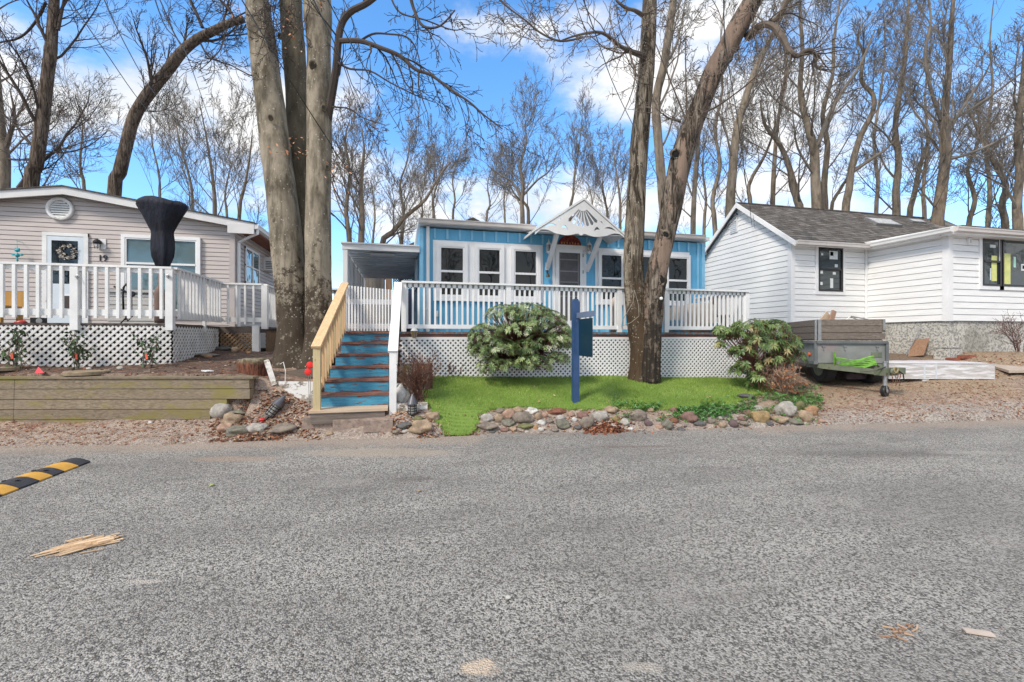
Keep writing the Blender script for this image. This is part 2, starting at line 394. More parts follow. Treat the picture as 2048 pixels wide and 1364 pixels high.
# ------------------------------------------------------------------ ground heights
random.seed(7)
def road_t(px, py): p = PD(px, py, E * 920 / (py - HY)); return (p.x, p.y)
EDGE = [road_t(*q) for q in [(-500, 905), (0, 892), (200, 890), (440, 884), (600, 878), (800, 876), (910, 872), (1000, 866), (1200, 862), (1400, 858), (1600, 850), (1800, 846), (2048, 838), (2500, 826)]]
def edge_y(x):
    if x <= EDGE[0][0]: return EDGE[0][1]
    for (x0, y0), (x1, y1) in zip(EDGE, EDGE[1:]):
        if x <= x1: return y0 + (y1 - y0) * (x - x0) / (x1 - x0)
    return EDGE[-1][1]
def cp(px, py, t): p = PD(px, py, t); return (p.x, p.y, p.z)
front_pts = [(x, y, 0.0) for x, y in EDGE] + [(x, y - 1.2, -0.06) for x, y in EDGE] + [(x, -1, -.08) for x in (-12, -5, 0, 5, 12)] + [
    cp(0, 842, 6.55), cp(250, 838, 6.55), cp(490, 832, 6.58), cp(700, 862, 6.45), cp(560, 822, 6.75), cp(800, 845, 6.5),
    cp(960, 818, 7.15), cp(1200, 812, 7.45), cp(1400, 808, 7.8), cp(1560, 797, 8.2), cp(810, 752, 8.38), cp(1000, 752, 8.9), cp(1200, 752, 9.3),
    cp(1480, 757, 10), cp(880, 850, 6.6), cp(850, 815, 6.9), cp(860, 770, 7.9), cp(1655, 768, 9.6), cp(1772, 793, 8.3), cp(1650, 826, 7.9),
    cp(1900, 764, 9), cp(1895, 715, 10.9), cp(2040, 702, 10.3), cp(1700, 728, 11.2), cp(2048, 780, 8.6), cp(1760, 815, 8.0), cp(2048, 740, 9.5)]
far_pts = [(-14, 14, 1.1), (-14, 18, 1.1), (-6, 12, 1.15), (-6, 18, 1.1), (0, 14, .9), (4, 11, .7), (4, 18, .9), (8, 12, .8), (9, 18, 1.0), (15, 12, 1.0), (16, 18, 1.0), (16, 8.2, .95), (0, 10.5, .9)]
left_pts = [cp(0, 752, 6.62), cp(250, 752, 6.62), cp(480, 752, 6.62), cp(350, 728, 7.6), cp(0, 725, 7.1), cp(430, 700, 9.4), cp(520, 702, 9.8), cp(600, 730, 8.2), cp(560, 748, 7.4),
            cp(-400, 752, 6.3), cp(620, 765, 7.4), (-12, 8.6, 1.0), (-1.2, 8.8, .9)]
far_left = far_pts
def rbf(pts):
    P = np.array(pts, float); n = len(P); D = np.linalg.norm(P[:, None, :2] - P[None, :, :2], axis=2) + np.eye(n) * 0.02
    Mx = np.block([[D, np.ones((n, 1))], [np.ones((1, n)), np.zeros((1, 1))]])
    w = np.linalg.solve(Mx, np.append(P[:, 2], 0)); return P, w
RF = rbf(front_pts + far_pts + [cp(600, 735, 8.2)]); RL = rbf(left_pts + far_left + [cp(720, 800, 7.2)])
def ev(R, x, y):
    P, w = R; d = np.hypot(P[:, 0] - x, P[:, 1] - y); return float(d @ w[:-1] + w[-1])
WA, WB = PD(500, HY, 6.6), PD(-60, HY, 6.55)      # timber wall: right end, and a point far to its left
wd = (WB - WA).normalized(); wn_ = Vector((wd.y, -wd.x, 0)); wn_ = wn_ if wn_.y > 0 else -wn_
def gz(x, y):
    x = min(16, max(-12, x)); y = min(18, max(-1, y))
    d = (x - WA.x) * wn_.x + (y - WA.y) * wn_.y; u = (x - WA.x) * wd.x + (y - WA.y) * wd.y   # d > 0 behind the wall
    if x > .3: k = 0
    else:
        soft = .04 if u > 0 else .04 + .5 * min(1, -u * 1.2)
        k = (ss(.06, .11, d) if u > 0 else ss(.06 - soft * .6, .07 + soft * 1.1, d)) * (1 - ss(-1.25, -.9, x))
    zf = ev(RF, x, y) if k < 1 else 0; zl = ev(RL, x, y) if k > 0 else 0
    z = zf * (1 - k) + zl * k
    rel = y - edge_y(x)
    if rel < 0: z = min(z, -.012)
    nz_ = noise.noise((x * 1.9, y * 1.9, 0)) * .018 + noise.noise((x * 6, y * 6, 3)) * .010
    return z + nz_ * ss(-.3, .5, rel)
gz_exact = gz; _gc = {}
def gz(x, y):
    x = min(16, max(-12, x)); y = min(18, max(-1, y)); s = .07
    i = math.floor(x / s); j = math.floor(y / s); fx = x / s - i; fy = y / s - j
    r = []
    for a, b in ((i, j), (i + 1, j), (i, j + 1), (i + 1, j + 1)):
        z = _gc.get((a, b))
        if z is None: z = _gc[(a, b)] = gz_exact(a * s, b * s)
        r.append(z)
    return (r[0] * (1 - fx) + r[1] * fx) * (1 - fy) + (r[2] * (1 - fx) + r[3] * fx) * fy
def PG(px, py):
    d = ray(px, py); t = 3.5 if py > 900 else 5.6; pt = t
    while t < 40:
        if E + d[2] * t < gz(d[0] * t, d[1] * t): break
        pt = t; t += .06
    for _ in range(8):
        m_ = (t + pt) / 2
        if E + d[2] * m_ < gz(d[0] * m_, d[1] * m_): t = m_
        else: pt = m_
    return PD(px, py, t)
LAWN = [PG(*q) for q in [(866, 755), (853, 770), (850, 800), (860, 820), (876, 846), (890, 864), (918, 872), (946, 866), (957, 850), (955, 834), (975, 822), (1019, 815),
                         (1101, 818), (1210, 818), (1358, 820), (1446, 816), (1480, 802), (1520, 790), (1555, 776), (1530, 760), (1480, 757.5), (1300, 753.5), (1000, 752.5)]]
def inpoly(x, y, P):
    c = False; j = len(P) - 1
    for i in range(len(P)):
        if (P[i].y > y) != (P[j].y > y) and x < (P[j].x - P[i].x) * (y - P[i].y) / (P[j].y - P[i].y) + P[i].x: c = not c
        j = i
    return c
def axis_grid(a, b, st, lo, hi):
    g = list(np.arange(a, b + 1e-6, st)); s = st; x = a
    while x > lo: s *= 1.35; x -= s; g.insert(0, x)
    s = st; x = b
    while x < hi: s *= 1.35; x += s; g.append(x)
    return g
gx = axis_grid(-7, 11.5, .11, -900, 900); gy = axis_grid(5.0, 11.5, .085, -900, 900)
gr = MB()
for y in gy:
    for x in gx: gr.v.append((x, y, gz_exact(x, y)))
nx = len(gx)
for j in range(len(gy) - 1):
    for i in range(nx - 1): gr.face([j * nx + i, j * nx + i + 1, (j + 1) * nx + i + 1, (j + 1) * nx + i])
N = NT('earth_with_litter')
fine = N.noise(38, 6, .75); mid = N.noise(7, 5, .65); big = N.noise(1.1, 3, .5)
peb = N.n('ShaderNodeTexVoronoi', {'Scale': 55.0, 'Vector': N.tc.outputs['Object']})
c = N.mix(N.rng(fine, .35, .65), (.15, .095, .072), (.42, .31, .245))
c = N.mix(N.rng(mid, .42, .6), c, (.46, .35, .27))
c = N.mix(N.math('MULTIPLY', N.rng(N.noise(15, 4, .7), .55, .66), .8), c, (.28, .10, .055))
straw = N.attr('straw'); c = N.mix(straw, c, N.mix(N.rng(N.noise(60, 4, .7, N.vec((1, .35, 1))), .38, .62), (.19, .11, .055), (.48, .35, .215)))
grv = N.attr('gravel'); cellc = N.n('ShaderNodeSeparateColor', {0: peb.outputs['Color']}).outputs[0]
c = N.mix(grv, c, N.mix(cellc, (.21, .185, .165), (.60, .55, .50)))
drk = N.attr('mulch'); c = N.mix(drk, c, N.mix(N.rng(fine, .35, .65), (.045, .03, .025), (.17, .12, .10)))
N.col(c); N.rough(.95); N.b.inputs['Specular IOR Level'].default_value = .1
N.bump(N.math('ADD', fine, N.math('MULTIPLY', peb.outputs['Distance'], .6)), .9, .03)
G['earth'] = N.m
ground = build('ground', gr, G['earth'], smooth=True); tag(ground, kind='structure')
lam = {}
sx0 = []; gv0 = []; ml0 = []
cA, cB, cC = PG(1850, 800), PG(1700, 830), PG(250, 745)
for v in gr.v:
    x, y = v[0], v[1]; p = Vector((x, y, 0)); rel = y - edge_y(x); n1 = noise.noise((x * 1.5, y * 1.5, 5)) * .4
    sx0.append(ss(4.9, 5.6, x + n1) * ss(.35, 1.2, rel + n1) * (1 - ss(10.2, 11, y)) * (1 if x < 14 else 0) * .9)
    gv0.append(max((1 - ss(.1, .75, rel + n1 * .8)) * (.55 if x < 4.9 else .85), ss(5.4, 6, x) * ss(.2, .7, rel) * .25))
    d = (x - WA.x) * wn_.x + (y - WA.y) * wn_.y
    ml0.append(ss(.02, .25, d) * (1 - ss(-2.6, -1.8, x + n1)) * .8 + (ss(8.1, 8.5, y) * ss(8.3, 9, x) * (1 - ss(13, 16, x)) * .5))
for nm, arr in (('straw', sx0), ('gravel', gv0), ('mulch', ml0)):
    a = ground.data.attributes.new(nm, 'FLOAT', 'POINT'); a.data.foreach_set('value', arr)
# ------------------------------------------------------------------ road
rx = axis_grid(-8, 11.5, .2, -900, 900); rd = MB()
rows = [-900, -300, -100, -30, -10, -4, -1, 0.5, 1.5, 2.5, 3.5, 4.2, 4.8, 5.2]
relr = [-1.2, -.9, -.6, -.4, -.2, 0, .15]
for k in range(len(rows) + len(relr)):
    for x in rx:
        rd.v.append((x, rows[k] if k < len(rows) else max(5.3 + .001 * k, edge_y(x) + relr[k - len(rows)]), 0.0))
nx = len(rx)
for j in range(len(rows) + len(relr) - 1):
    for i in range(nx - 1): rd.face([j * nx + i, j * nx + i + 1, (j + 1) * nx + i + 1, (j + 1) * nx + i])
N = NT('worn_asphalt')
vo = N.n('ShaderNodeTexVoronoi', {'Scale': 125.0, 'Vector': N.tc.outputs['Object']}); vo2 = N.n('ShaderNodeTexVoronoi', {'Scale': 64.0, 'Vector': N.tc.outputs['Object']})
g1 = N.n('ShaderNodeSeparateColor', {0: vo.outputs['Color']}).outputs[0]; g2 = N.n('ShaderNodeSeparateColor', {0: vo2.outputs['Color']}).outputs[1]
fn = N.noise(52, 5, .75)
agg = N.math('ADD', N.math('MULTIPLY', g1, .55), N.math('ADD', N.math('MULTIPLY', g2, .35), N.math('MULTIPLY', N.rng(fn, .3, .7), .35)))
c = N.mix(N.rng(agg, .28, .92), (.070, .067, .062), (.53, .505, .465))
c = N.mix(N.math('MULTIPLY', N.rng(g1, .86, .95), .6), c, (.50, .48, .46))
c = N.mix(N.math('MULTIPLY', N.rng(N.noise(28, 3, .6), .66, .74), .55), c, (.26, .17, .13))
big = N.noise(.55, 4, .6, N.vec((1, 2.2, 1))); c = N.mix(N.rng(big, .36, .66, .42, 0), c, (.17, .16, .15))
pale = N.noise(.9, 5, .6, N.vec((1, 1.6, 1), src='Object')); c = N.mix(N.math('MULTIPLY', N.rng(pale, .54, .76), .35), c, (.46, .43, .39))
wet = N.rng(N.noise(1.3, 3, .5, N.vec((.5, 2.4, 1), (0, 0, .25))), .60, .72); c = N.mix(N.math('MULTIPLY', wet, .22), c, (.08, .075, .07))
for px_, py_, rx_, ry_, cl_, st_ in ((958, 1335, .07, .05, (.62, .50, .38), .9), (1285, 1335, .10, .03, (.50, .45, .39), .6), (290, 1163, .09, .022, (.52, .47, .42), .8), (827, 958, .2, .08, (.08, .068, .06), .35), (1760, 908, 1.1, .16, (.085, .075, .068), .28), (1950, 905, .55, .10, (.50, .47, .42), .3), (470, 918, .5, .12, (.42, .30, .22), .5), (760, 905, .9, .22, (.46, .38, .30), .6), (1270, 893, .5, .06, (.16, .10, .08), .4)):
    q_ = PZ(px_, py_, 0); d_ = N.n('ShaderNodeVectorMath', {0: N.tc.outputs['Object'], 1: (q_.x, q_.y, 0)}, operation='SUBTRACT').outputs[0]
    d_ = N.n('ShaderNodeMapping', {0: d_, 'Rotation': (0, 0, A), 'Scale': (1, 1, 0)}, vector_type='POINT').outputs[0]; d_ = N.n('ShaderNodeVectorMath', {0: d_, 1: (1 / rx_, 1 / ry_, 0)}, operation='MULTIPLY').outputs[0]
    l_ = N.n('ShaderNodeVectorMath', {0: d_}, operation='LENGTH').outputs['Value']; l_ = N.math('ADD', l_, N.math('MULTIPLY', N.math('SUBTRACT', N.noise(14, 4, .7), .5), 1.6))
    c = N.mix(N.math('MULTIPLY', N.rng(l_, .7, 1.25, 1, 0), st_), c, cl_)
dust = N.attr('dust'); dm = N.rng(N.math('ADD', dust, N.math('MULTIPLY', N.math('SUBTRACT', N.noise(3.4, 6, .7), .5), 1.1)), .35, .85)
c = N.mix(N.math('MULTIPLY', dm, .62), c, N.mix(N.rng(N.noise(45, 4, .7), .35, .65), (.26, .20, .155), (.58, .47, .385)))
N.col(c); N.rough(.9); N.b.inputs['Specular IOR Level'].default_value = .25
N.bump(N.math('ADD', N.math('MULTIPLY', vo.outputs['Distance'], -1.2), fn), .75, .012)
G['asphalt'] = N.m
road = build('road', rd, G['asphalt']); tag(road, kind='structure')
a = road.data.attributes.new('dust', 'FLOAT', 'POINT')
a.data.foreach_set('value', [ss(-1.25, .1, v[1] - edge_y(v[0])) * (.95 if v[0] < 1.2 or v[0] > 5.2 else .55) for v in rd.v])

# ------------------------------------------------------------------ lawn
def leafmat(name, a, b, rough=.5, spec=.4, c3=None, trans=.15):
    N = NT(name); c = N.mix(N.attr(), a, b)
    if c3: c = N.mix(N.rng(N.math('FRACT', N.math('MULTIPLY', N.attr(), 7.3)), .86, .95), c, c3)
    c = N.mix(N.rng(N.noise(1.4, 3), .35, .65, 0, .35), c, mul(a, .8))
    N.col(c); N.rough(rough); N.b.inputs['Specular IOR Level'].default_value = spec
    N.b.inputs['Transmission Weight'].default_value = 0; N.b.inputs['Subsurface Weight'].default_value = 0
    return N.m
G['grass'] = leafmat('lawn_grass', (.095, .19, .022), (.38, .53, .11), .6, .25, (.52, .48, .24))
gb = MB(); rnd = random.Random(3)
xs = [p.x for p in LAWN]; ys = [p.y for p in LAWN]
st = .07; x = min(xs)
while x < max(xs):
    y = min(ys)
    while y < max(ys):
        if inpoly(x + st / 2, y + st / 2, LAWN):
            gb.poly([(x, y, gz(x, y) + .012), (x + st, y, gz(x + st, y) + .012), (x + st, y + st, gz(x + st, y + st) + .012), (x, y + st, gz(x, y + st) + .012)], .12)
            z0_ = gz(x, y) + .008
            for _ in range(34):
                bx, by = x + rnd.random() * st, y + rnd.random() * st; h = rnd.uniform(.022, .05); an = rnd.random() * 6.283; w = rnd.uniform(.0025, .0042)
                bz = z0_; lx, ly = rnd.gauss(0, .014), rnd.gauss(0, .014); cx_, sx_ = math.cos(an) * w, math.sin(an) * w
                n = len(gb.v); gb.v += [(bx - cx_, by - sx_, bz), (bx + cx_, by + sx_, bz), (bx + lx, by + ly, bz + h)]
                q = .5 + .5 * noise.noise((bx * 2.2, by * 2.2, 0)); gb.face([n, n + 1, n + 2], min(1, max(0, rnd.random() * .75 + q * .45 - .1)))
        y += st
    x += st
# ragged fringe of longer tufts along the edge
for i in range(len(LAWN)):
    p, q = LAWN[i], LAWN[(i + 1) % len(LAWN)]
    for _ in range(int((q - p).length * 260)):
        k = rnd.random(); b = p.lerp(q, k); bx, by = b.x + rnd.gauss(0, .03), b.y + rnd.gauss(0, .025); bz = gz(bx, by); h = rnd.uniform(.02, .06); an = rnd.random() * 6.283; w = .004
        n = len(gb.v); gb.v += [(bx - math.cos(an) * w, by - math.sin(an) * w, bz), (bx + math.cos(an) * w, by + math.sin(an) * w, bz), (bx + rnd.gauss(0, .02), by + rnd.gauss(0, .02), bz + h)]
        gb.face([n, n + 1, n + 2], rnd.random())
tag(build('grass', gb, G['grass']), 'short bright green lawn in front of the white lattice deck skirt', 'grass', None, 'stuff')
# ------------------------------------------------------------------ fallen leaves, straw and twigs
def leafquad(mb, p, s, rnd, c, flat=.3, asp=.55):
    a = rnd.random() * 6.283; tx, ty = math.cos(a), math.sin(a); ti = rnd.uniform(-flat, flat); cu = rnd.uniform(0, .35) * s
    n = len(mb.v); u = (tx * s, ty * s, ti * s); w = (-ty * s * asp, tx * s * asp, rnd.uniform(-flat, flat) * s)
    mb.v += [(p[0] - u[0] / 2, p[1] - u[1] / 2, p[2]), (p[0] + w[0] / 2, p[1] + w[1] / 2, p[2] + w[2] / 2 + cu), (p[0] + u[0] / 2, p[1] + u[1] / 2, p[2] + max(0, u[2])), (p[0] - w[0] / 2, p[1] - w[1] / 2, p[2] - w[2] / 2 + cu)]
    mb.face([n, n + 1, n + 2, n + 3], c)
N = NT('dead_leaves'); ra = N.n('ShaderNodeValToRGB', {0: N.attr()}); cr = ra.color_ramp
cr.elements[0].color = (.07, .035, .022, 1); cr.elements[1].color = (.52, .38, .25, 1)
for pos, cl in ((.25, (.18, .06, .03, 1)), (.5, (.36, .13, .06, 1)), (.72, (.40, .23, .13, 1))): e = cr.elements.new(pos); e.color = cl
N.col(ra.outputs[0]); N.rough(.8); G['deadleaf'] = N.m
lt = MB(); rnd = random.Random(11)
def scatter(n, pxr, pyr, s, test=None, cr_=(0, 1), flat=.3):
    k = 0; tries = 0
    while k < n and tries < n * 6:
        tries += 1
        p = PG(rnd.uniform(*pxr), rnd.uniform(*pyr))
        if inpoly(p.x, p.y, LAWN) and rnd.random() < .995: continue
        if test and not test(p): continue
        leafquad(lt, (p.x, p.y, p.z + .004), rnd.uniform(*s), rnd, rnd.uniform(*cr_), flat); k += 1
scatter(1500, (420, 640), (780, 885), (.03, .075))
scatter(600, (780, 960), (800, 885), (.03, .07))
scatter(900, (940, 1660), (815, 872), (.025, .065))
scatter(1300, (-20, 620), (840, 900), (.02, .05), cr_=(.25, 1), flat=.1)
scatter(600, (-20, 560), (700, 756), (.025, .06), cr_=(0, .9))
scatter(1700, (1560, 2060), (765, 850), (.02, .055), cr_=(.15, .95), flat=.15)
scatter(300, (1900, 2060), (700, 760), (.03, .07))
scatter(260, (400, 1700), (860, 910), (.02, .05), cr_=(.2, .8))
for _ in range(70):
    p = PG(rnd.uniform(860, 1500), rnd.uniform(765, 860))
    if inpoly(p.x, p.y, LAWN): leafquad(lt, (p.x, p.y, p.z + .035), rnd.uniform(.025, .055), rnd, rnd.uniform(.3, 1), .5)
scatter(60, (20, 2040), (900, 1300), (.012, .035), cr_=(.3, .9))
tag(build('fallen_leaves', lt, G['deadleaf']), 'dry reddish leaves and bark bits littering the roadside', 'leaf litter', None, 'stuff')
lp = MB()
pc = PG(1215, 862)
for _ in range(900):
    r = abs(rnd.gauss(0, 1)); a = rnd.random() * 6.283; x = pc.x + math.cos(a) * r * .22; y = pc.y + math.sin(a) * r * .11 + .02
    leafquad(lp, (x, y, max(gz(x, y), 0) + .05 * math.exp(-r * r / 1.5) * rnd.random() + .004), rnd.uniform(.03, .07), rnd, rnd.uniform(0, .65), .6)
tag(build('leaf_pile', lp, G['deadleaf']), 'low heap of dark red leaves swept against the rock edging', 'leaf pile', None, 'stuff')
sw = MB()
for px0, px1, py0, py1, n in ((1580, 2048, 770, 840, 500), (0, 560, 848, 895, 260), (440, 640, 790, 880, 160), (0, 520, 712, 755, 160)):
    for _ in range(n):
        p = PG(rnd.uniform(px0, px1), rnd.uniform(py0, py1)); a = rnd.gauss(0, .6) + A; l = rnd.uniform(.04, .2)
        if inpoly(p.x, p.y, LAWN): continue
        q = (p.x + math.cos(a) * l, p.y + math.sin(a) * l); sw.tube([(p.x, p.y, p.z + .006), (q[0], q[1], gz(*q) + rnd.uniform(.006, .02))], [.0025, .0015], 3, rnd.uniform(.2, 1))
tag(build('pine_straw', sw, G['deadleaf']), 'thin dry straw and twigs strewn on the gravel drive and verge', 'straw', None, 'stuff')
# ================================================================== BLUE HOUSE
YB, YD = 10.5, 8.6; R = (1, 0, 0); FR = (0, -1, 0); UP = (0, 0, 1)
DZ = E + .108
BX0, BX1 = XY(839, YB), XY(1409, YB); BT = E + 2.46; BD = 5.6
def B(px, py=HY): return PY(px, py, YB)
house = thing('blue_house', 'small sky blue board-and-batten house with white windows behind the deck', 'house', ((BX0 + BX1) / 2, YB, 1.0))
w = MB(); w.box((BX0, YB, .3), (BX1, YB + BD, BT)); build('wall', w, G['blue'], house)
# battens: a surface pattern in one mesh, kept off the openings
bt = MB(); x = BX0 + .03; openings = [(XY(864, YB), XY(1087, YB), E + .80, E + 2.23), (XY(1101, YB), XY(1173, YB), DZ, E + 2.26), (XY(1188, YB), XY(1380, YB), E + .78, E + 2.23)]
while x < BX1 - .02:
    seg = [(DZ - .1, BT)]
    for a, b, z0, z1 in openings:
        if a - .05 < x < b + .01: seg = [(DZ - .1, z0), (z1, BT)] if z0 > DZ else [(z1, BT)]
    for z0, z1 in seg:
        if z1 > z0: bt.box((x, YB - .032, z0), (x + .05, YB + .01, z1), random.random())
    x += .282
bt.box((BX0, YB - .02, .5), (BX0 + .09, YB, BT)); bt.box((BX1 - .09, YB - .02, .5), (BX1, YB, BT))
pieces('batten', bt, mat('pale_blue_battens', (.24, .54, .74), .5, .08, 4), house)
s_ = MB(); s_.box((XY(867, YB), YB - .006, E + 2.23), (XY(870.5, YB), YB - .001, BT)); build('rust_strip', s_, G['rust'], house)
rf = MB(); zt = E + 2.60
rf.prism([(BX0 - .04, YB - .16, zt), (BX0 - .04, YB + BD + .2, zt + .05), (BX0 - .04, YB + BD + .2, zt - .12), (BX0 - .04, YB - .16, zt - .10)], (BX1 - BX0 + .08, 0, 0))
roof = build('roof', rf, G['trim_grey'], house)
for (a, b) in ((838, 1071), (1246, 1409)):
    g = MB(); xa, xb = XY(a, YB - .2), XY(b, YB - .2)
    prof = [(-.02, .0), (-.14, .0), (-.14, -.015), (-.125, -.03), (-.115, -.09), (-.095, -.115), (-.02, -.115)]
    g.prism([(xa, YB - .14 + p[0], zt + .015 + p[1]) for p in prof], (xb - xa, 0, 0)); g.box((xa, YB - .175, zt - .05), (xb, YB - .165, zt - .04))
    build('gutter', g, G['gutter'], house)
g = MB(); g.box((XY(852.5, YB), YB - .10, DZ), (XY(858.5, YB), YB - .03, BT + .02)); g.box((XY(851.5, YB), YB - .11, E + .62), (XY(859.5, YB), YB - .02, E + .66)); build('downspout', g, G['trim_grey'], house)
g = MB(); g.box((XY(872, YB), YB - .07, E + .47), (XY(876, YB), YB - .005, E + .60)); g.tube([(XY(874, YB), YB - .03, E + .47), (XY(874, YB), YB - .03, E + .2)], .008, 5); build('outlet_box', g, G['trim_grey'], house)
def casing(px0, px1, z0, z1, Y, wd_=.075, dp=.05):
    m = MB(); x0, x1 = XY(px0, Y), XY(px1, Y); return m, x0, x1
def sash_window(parent, x0, x1, z0, z1, Y, frame, gl, cas=.09, dp=.05, midz=None, fill=None, split=True, casm=None):
    m = MB(); y0, y1 = Y - dp, Y + .02
    m.box((x0 - cas, y0, z1), (x1 + cas, y1, z1 + cas)); m.box((x0 - cas, y0, z0 - cas), (x1 + cas, y1, z0)); m.box((x0 - cas, y0, z0), (x0, y1, z1)); m.box((x1, y0, z0), (x1 + cas, y1, z1))
    m.box((x0 - cas - .02, y0 - .02, z0 - cas - .03), (x1 + cas + .02, y1, z0 - cas))
    wnd = build('window', m, casm or frame, parent)
    f = MB(); t = .032; ya, yb = Y - dp + .012, Y + .015; midz = midz or (z0 + z1) / 2
    for a, b, c_, d_ in ((x0, x0 + t, z0, z1), (x1 - t, x1, z0, z1), (x0 + t, x1 - t, z0, z0 + t * 1.3), (x0 + t, x1 - t, z1 - t, z1)): f.box((a, ya, c_), (b, yb, d_))
    if split: f.box((x0 + t, ya - .012, midz - .025), (x1 - t, yb, midz + .022))
    build('sash', f, frame, wnd)
    p = MB(); p.box((x0 + t * .8, Y - .005, z0 + t * .8), (x1 - t * .8, Y + .012, z1 - t * .8)); build('pane', p, gl, wnd)
    return wnd
cas_m = G['white']
pn = MB(); pn.box((XY(866, YB), YB - .022, E + .83), (XY(1085, YB), YB, E + 2.20)); build('window_surround', pn, G['white'], house)
for a, b in ((879, 928), (955, 1001), (1027, 1073.5)): sash_window(house, XY(a, YB), XY(b, YB), E + .93, E + 2.06, YB - .025, G['white'], G['glass'], .075, .045, E + 1.50)
pn = MB(); pn.box((XY(1190, YB), YB - .022, E + .80), (XY(1378, YB), YB, E + 2.20)); build('window_surround', pn, G['white'], house)
for a, b, sp in ((1199.5, 1243.5, 1), (1258, 1319, 0), (1333, 1374, 1)): sash_window(house, XY(a, YB), XY(b, YB), E + .90, E + 2.06, YB - .025, G['white'], G['glass'], .06, .045, E + 1.46, split=bool(sp))
# door with its storm door
x0, x1 = XY(1104, YB), XY(1171, YB); zt_ = E + 2.21
m = MB(); m.box((x0, YB - .05, DZ), (x0 + .07, YB, zt_)); m.box((x1 - .10, YB - .05, DZ), (x1, YB, zt_)); m.box((x0, YB - .052, zt_ - .07), (x1, YB, zt_ + .02))
frm = build('door_frame', m, G['white_worn'], house)
d0, d1 = x0 + .075, x1 - .105
m = MB(); m.box((d0, YB - .075, DZ + .03), (d0 + .08, YB - .035, zt_ - .075)); m.box((d1 - .06, YB - .075, DZ + .03), (d1, YB - .035, zt_ - .075)); m.box((d0 + .08, YB - .075, zt_ - .17), (d1 - .06, YB - .035, zt_ - .075)); m.box((d0 + .08, YB - .075, DZ + .03), (d1 - .06, YB - .035, DZ + .30))
door = build('door', m, G['white'], house)
m = MB(); m.box((d0 + .07, YB - .055, DZ + .25), (d1 - .05, YB - .045, zt_ - .15)); build('screen', m, G['foam'], door)
m = MB()
for z in (E + 1.32, E + 1.58, E + 1.86, E + .98): m.box((d0 + .11, YB - .065, z), (d1 - .12, YB - .056, z + .028))
m.box((d0 + .085, YB - .065, DZ + .28), (d0 + .11, YB - .056, zt_ - .19)); m.box((d1 - .12, YB - .065, DZ + .28), (d1 - .095, YB - .056, zt_ - .19)); pieces('glazing_bar', m, mat('dull_grey_bar', (.22, .21, .21), .5, .1), door)
m = MB(); m.tube([(d0 + .03, YB - .08, E + 1.24), (d0 + .03, YB - .12, E + 1.24), (d0 + .05, YB - .125, E + 1.24)], .012, 6); build('handle', m, G['blackmetal'], door)
m = MB(); 
for z in (E + 1.55, E + 1.95): m.box((d1 - .005, YB - .09, z), (d1 + .025, YB - .052, z + .08))
pieces('hinge', m, G['grey_metal'], door)
m = MB(); m.box((d0 + .09, YB - .05, E + 1.15), (d0 + .2, YB - .048, E + 2.0)); build('curtain', m, mat('pale_curtain', (.35, .35, .36), .9, .25, 9), door)
# red half-round sign over the door
sx_, szb = (XY(1115.5, YB) + XY(1161, YB)) / 2, zt_ + .022; rr_ = (XY(1161, YB) - XY(1115.5, YB)) / 2
ring = [(math.cos(a) * rr_, math.sin(a) * rr_ * .82) for a in [math.pi * k / 20 for k in range(21)]]
sg = thing('door_sign', 'dark red half-round plaque with small yellow marks above the front door', 'sign', (sx_, YB - .03, szb))
build('board', plate(ring, [], .02, (sx_, YB - .035, szb), R, UP, FR), mat('dark_red_painted_wood', (.16, .012, .008), .5, .5, 14, col2=(.30, .05, .02), mk=(14, .5, .6)), sg)
m = MB(); rn = random.Random(5)
for k in range(7):
    xx = sx_ - rr_ * .72 + k * rr_ * .24; h = rn.uniform(.03, .045)
    m.box((xx - .004, YB - .052, szb + .02), (xx + .004, YB - .046, szb + .02 + h))
    if k % 2: m.box((xx - .014, YB - .052, szb + .02), (xx + .014, YB - .046, szb + .027))
    else: m.box((xx - .014, YB - .052, szb + .012 + h), (xx + .012, YB - .046, szb + .02 + h))
build('marks', m, mat('yellow_marks', (.65, .45, .10), .5, .1), sg)
# coach lanterns
def coach(px, py, lab):
    p = PY(px, py, YB - .12); t = thing('wall_lantern', lab, 'lantern', (p.x, YB - .05, p.z - .1), 'white coach lanterns beside the blue house door')
    m = MB(); m.lathe((p.x, p.y, p.z - .10), [(.015, -.03), (.035, 0), (.05, .015), (.05, .03)], 8); m.lathe((p.x, p.y, p.z + .09), [(.062, 0), (.05, .03), (.02, .07), (.008, .09), (.008, .13)], 8)
    for k in range(4): a = k * math.pi / 2 + .78; m.bar((p.x + .045 * math.cos(a), p.y + .045 * math.sin(a), p.z - .07), (p.x + .055 * math.cos(a), p.y + .055 * math.sin(a), p.z + .09), .008, .008)
    m.box((p.x - .035, YB - .03, p.z - .09), (p.x + .035, YB - .018, p.z + .06)); m.tube([(p.x, YB - .03, p.z - .02), (p.x, YB - .07, p.z - .06), (p.x, p.y, p.z - .1)], .01, 6)
    build('housing', m, G['white_worn'], t)
    m = MB(); m.lathe((p.x, p.y, p.z - .07), [(.036, 0), (.044, .16)], 8); build('lantern_glass', m, glass('lantern_glass', (.18, .14, .09), 1.6, .1), t)
coach(1097.5, 497, 'white coach lantern on the blue wall by the window side of the door'); coach(1178.5, 498, 'white coach lantern on the blue wall by the hinge side of the door')
p = PY(1096, 548, YB - .09); bl = thing('door_bell', 'small dark hanging bell on a bracket left of the front door', 'bell', (p.x, YB - .02, p.z - .08))
m = MB(); m.lathe((p.x, p.y, p.z - .07), [(.05, 0), (.045, .015), (.03, .05), (.022, .08), (.006, .09)], 14); build('bell_body', m, mat('dark_bronze', (.09, .055, .03), .4, .2, metal=.8), bl)
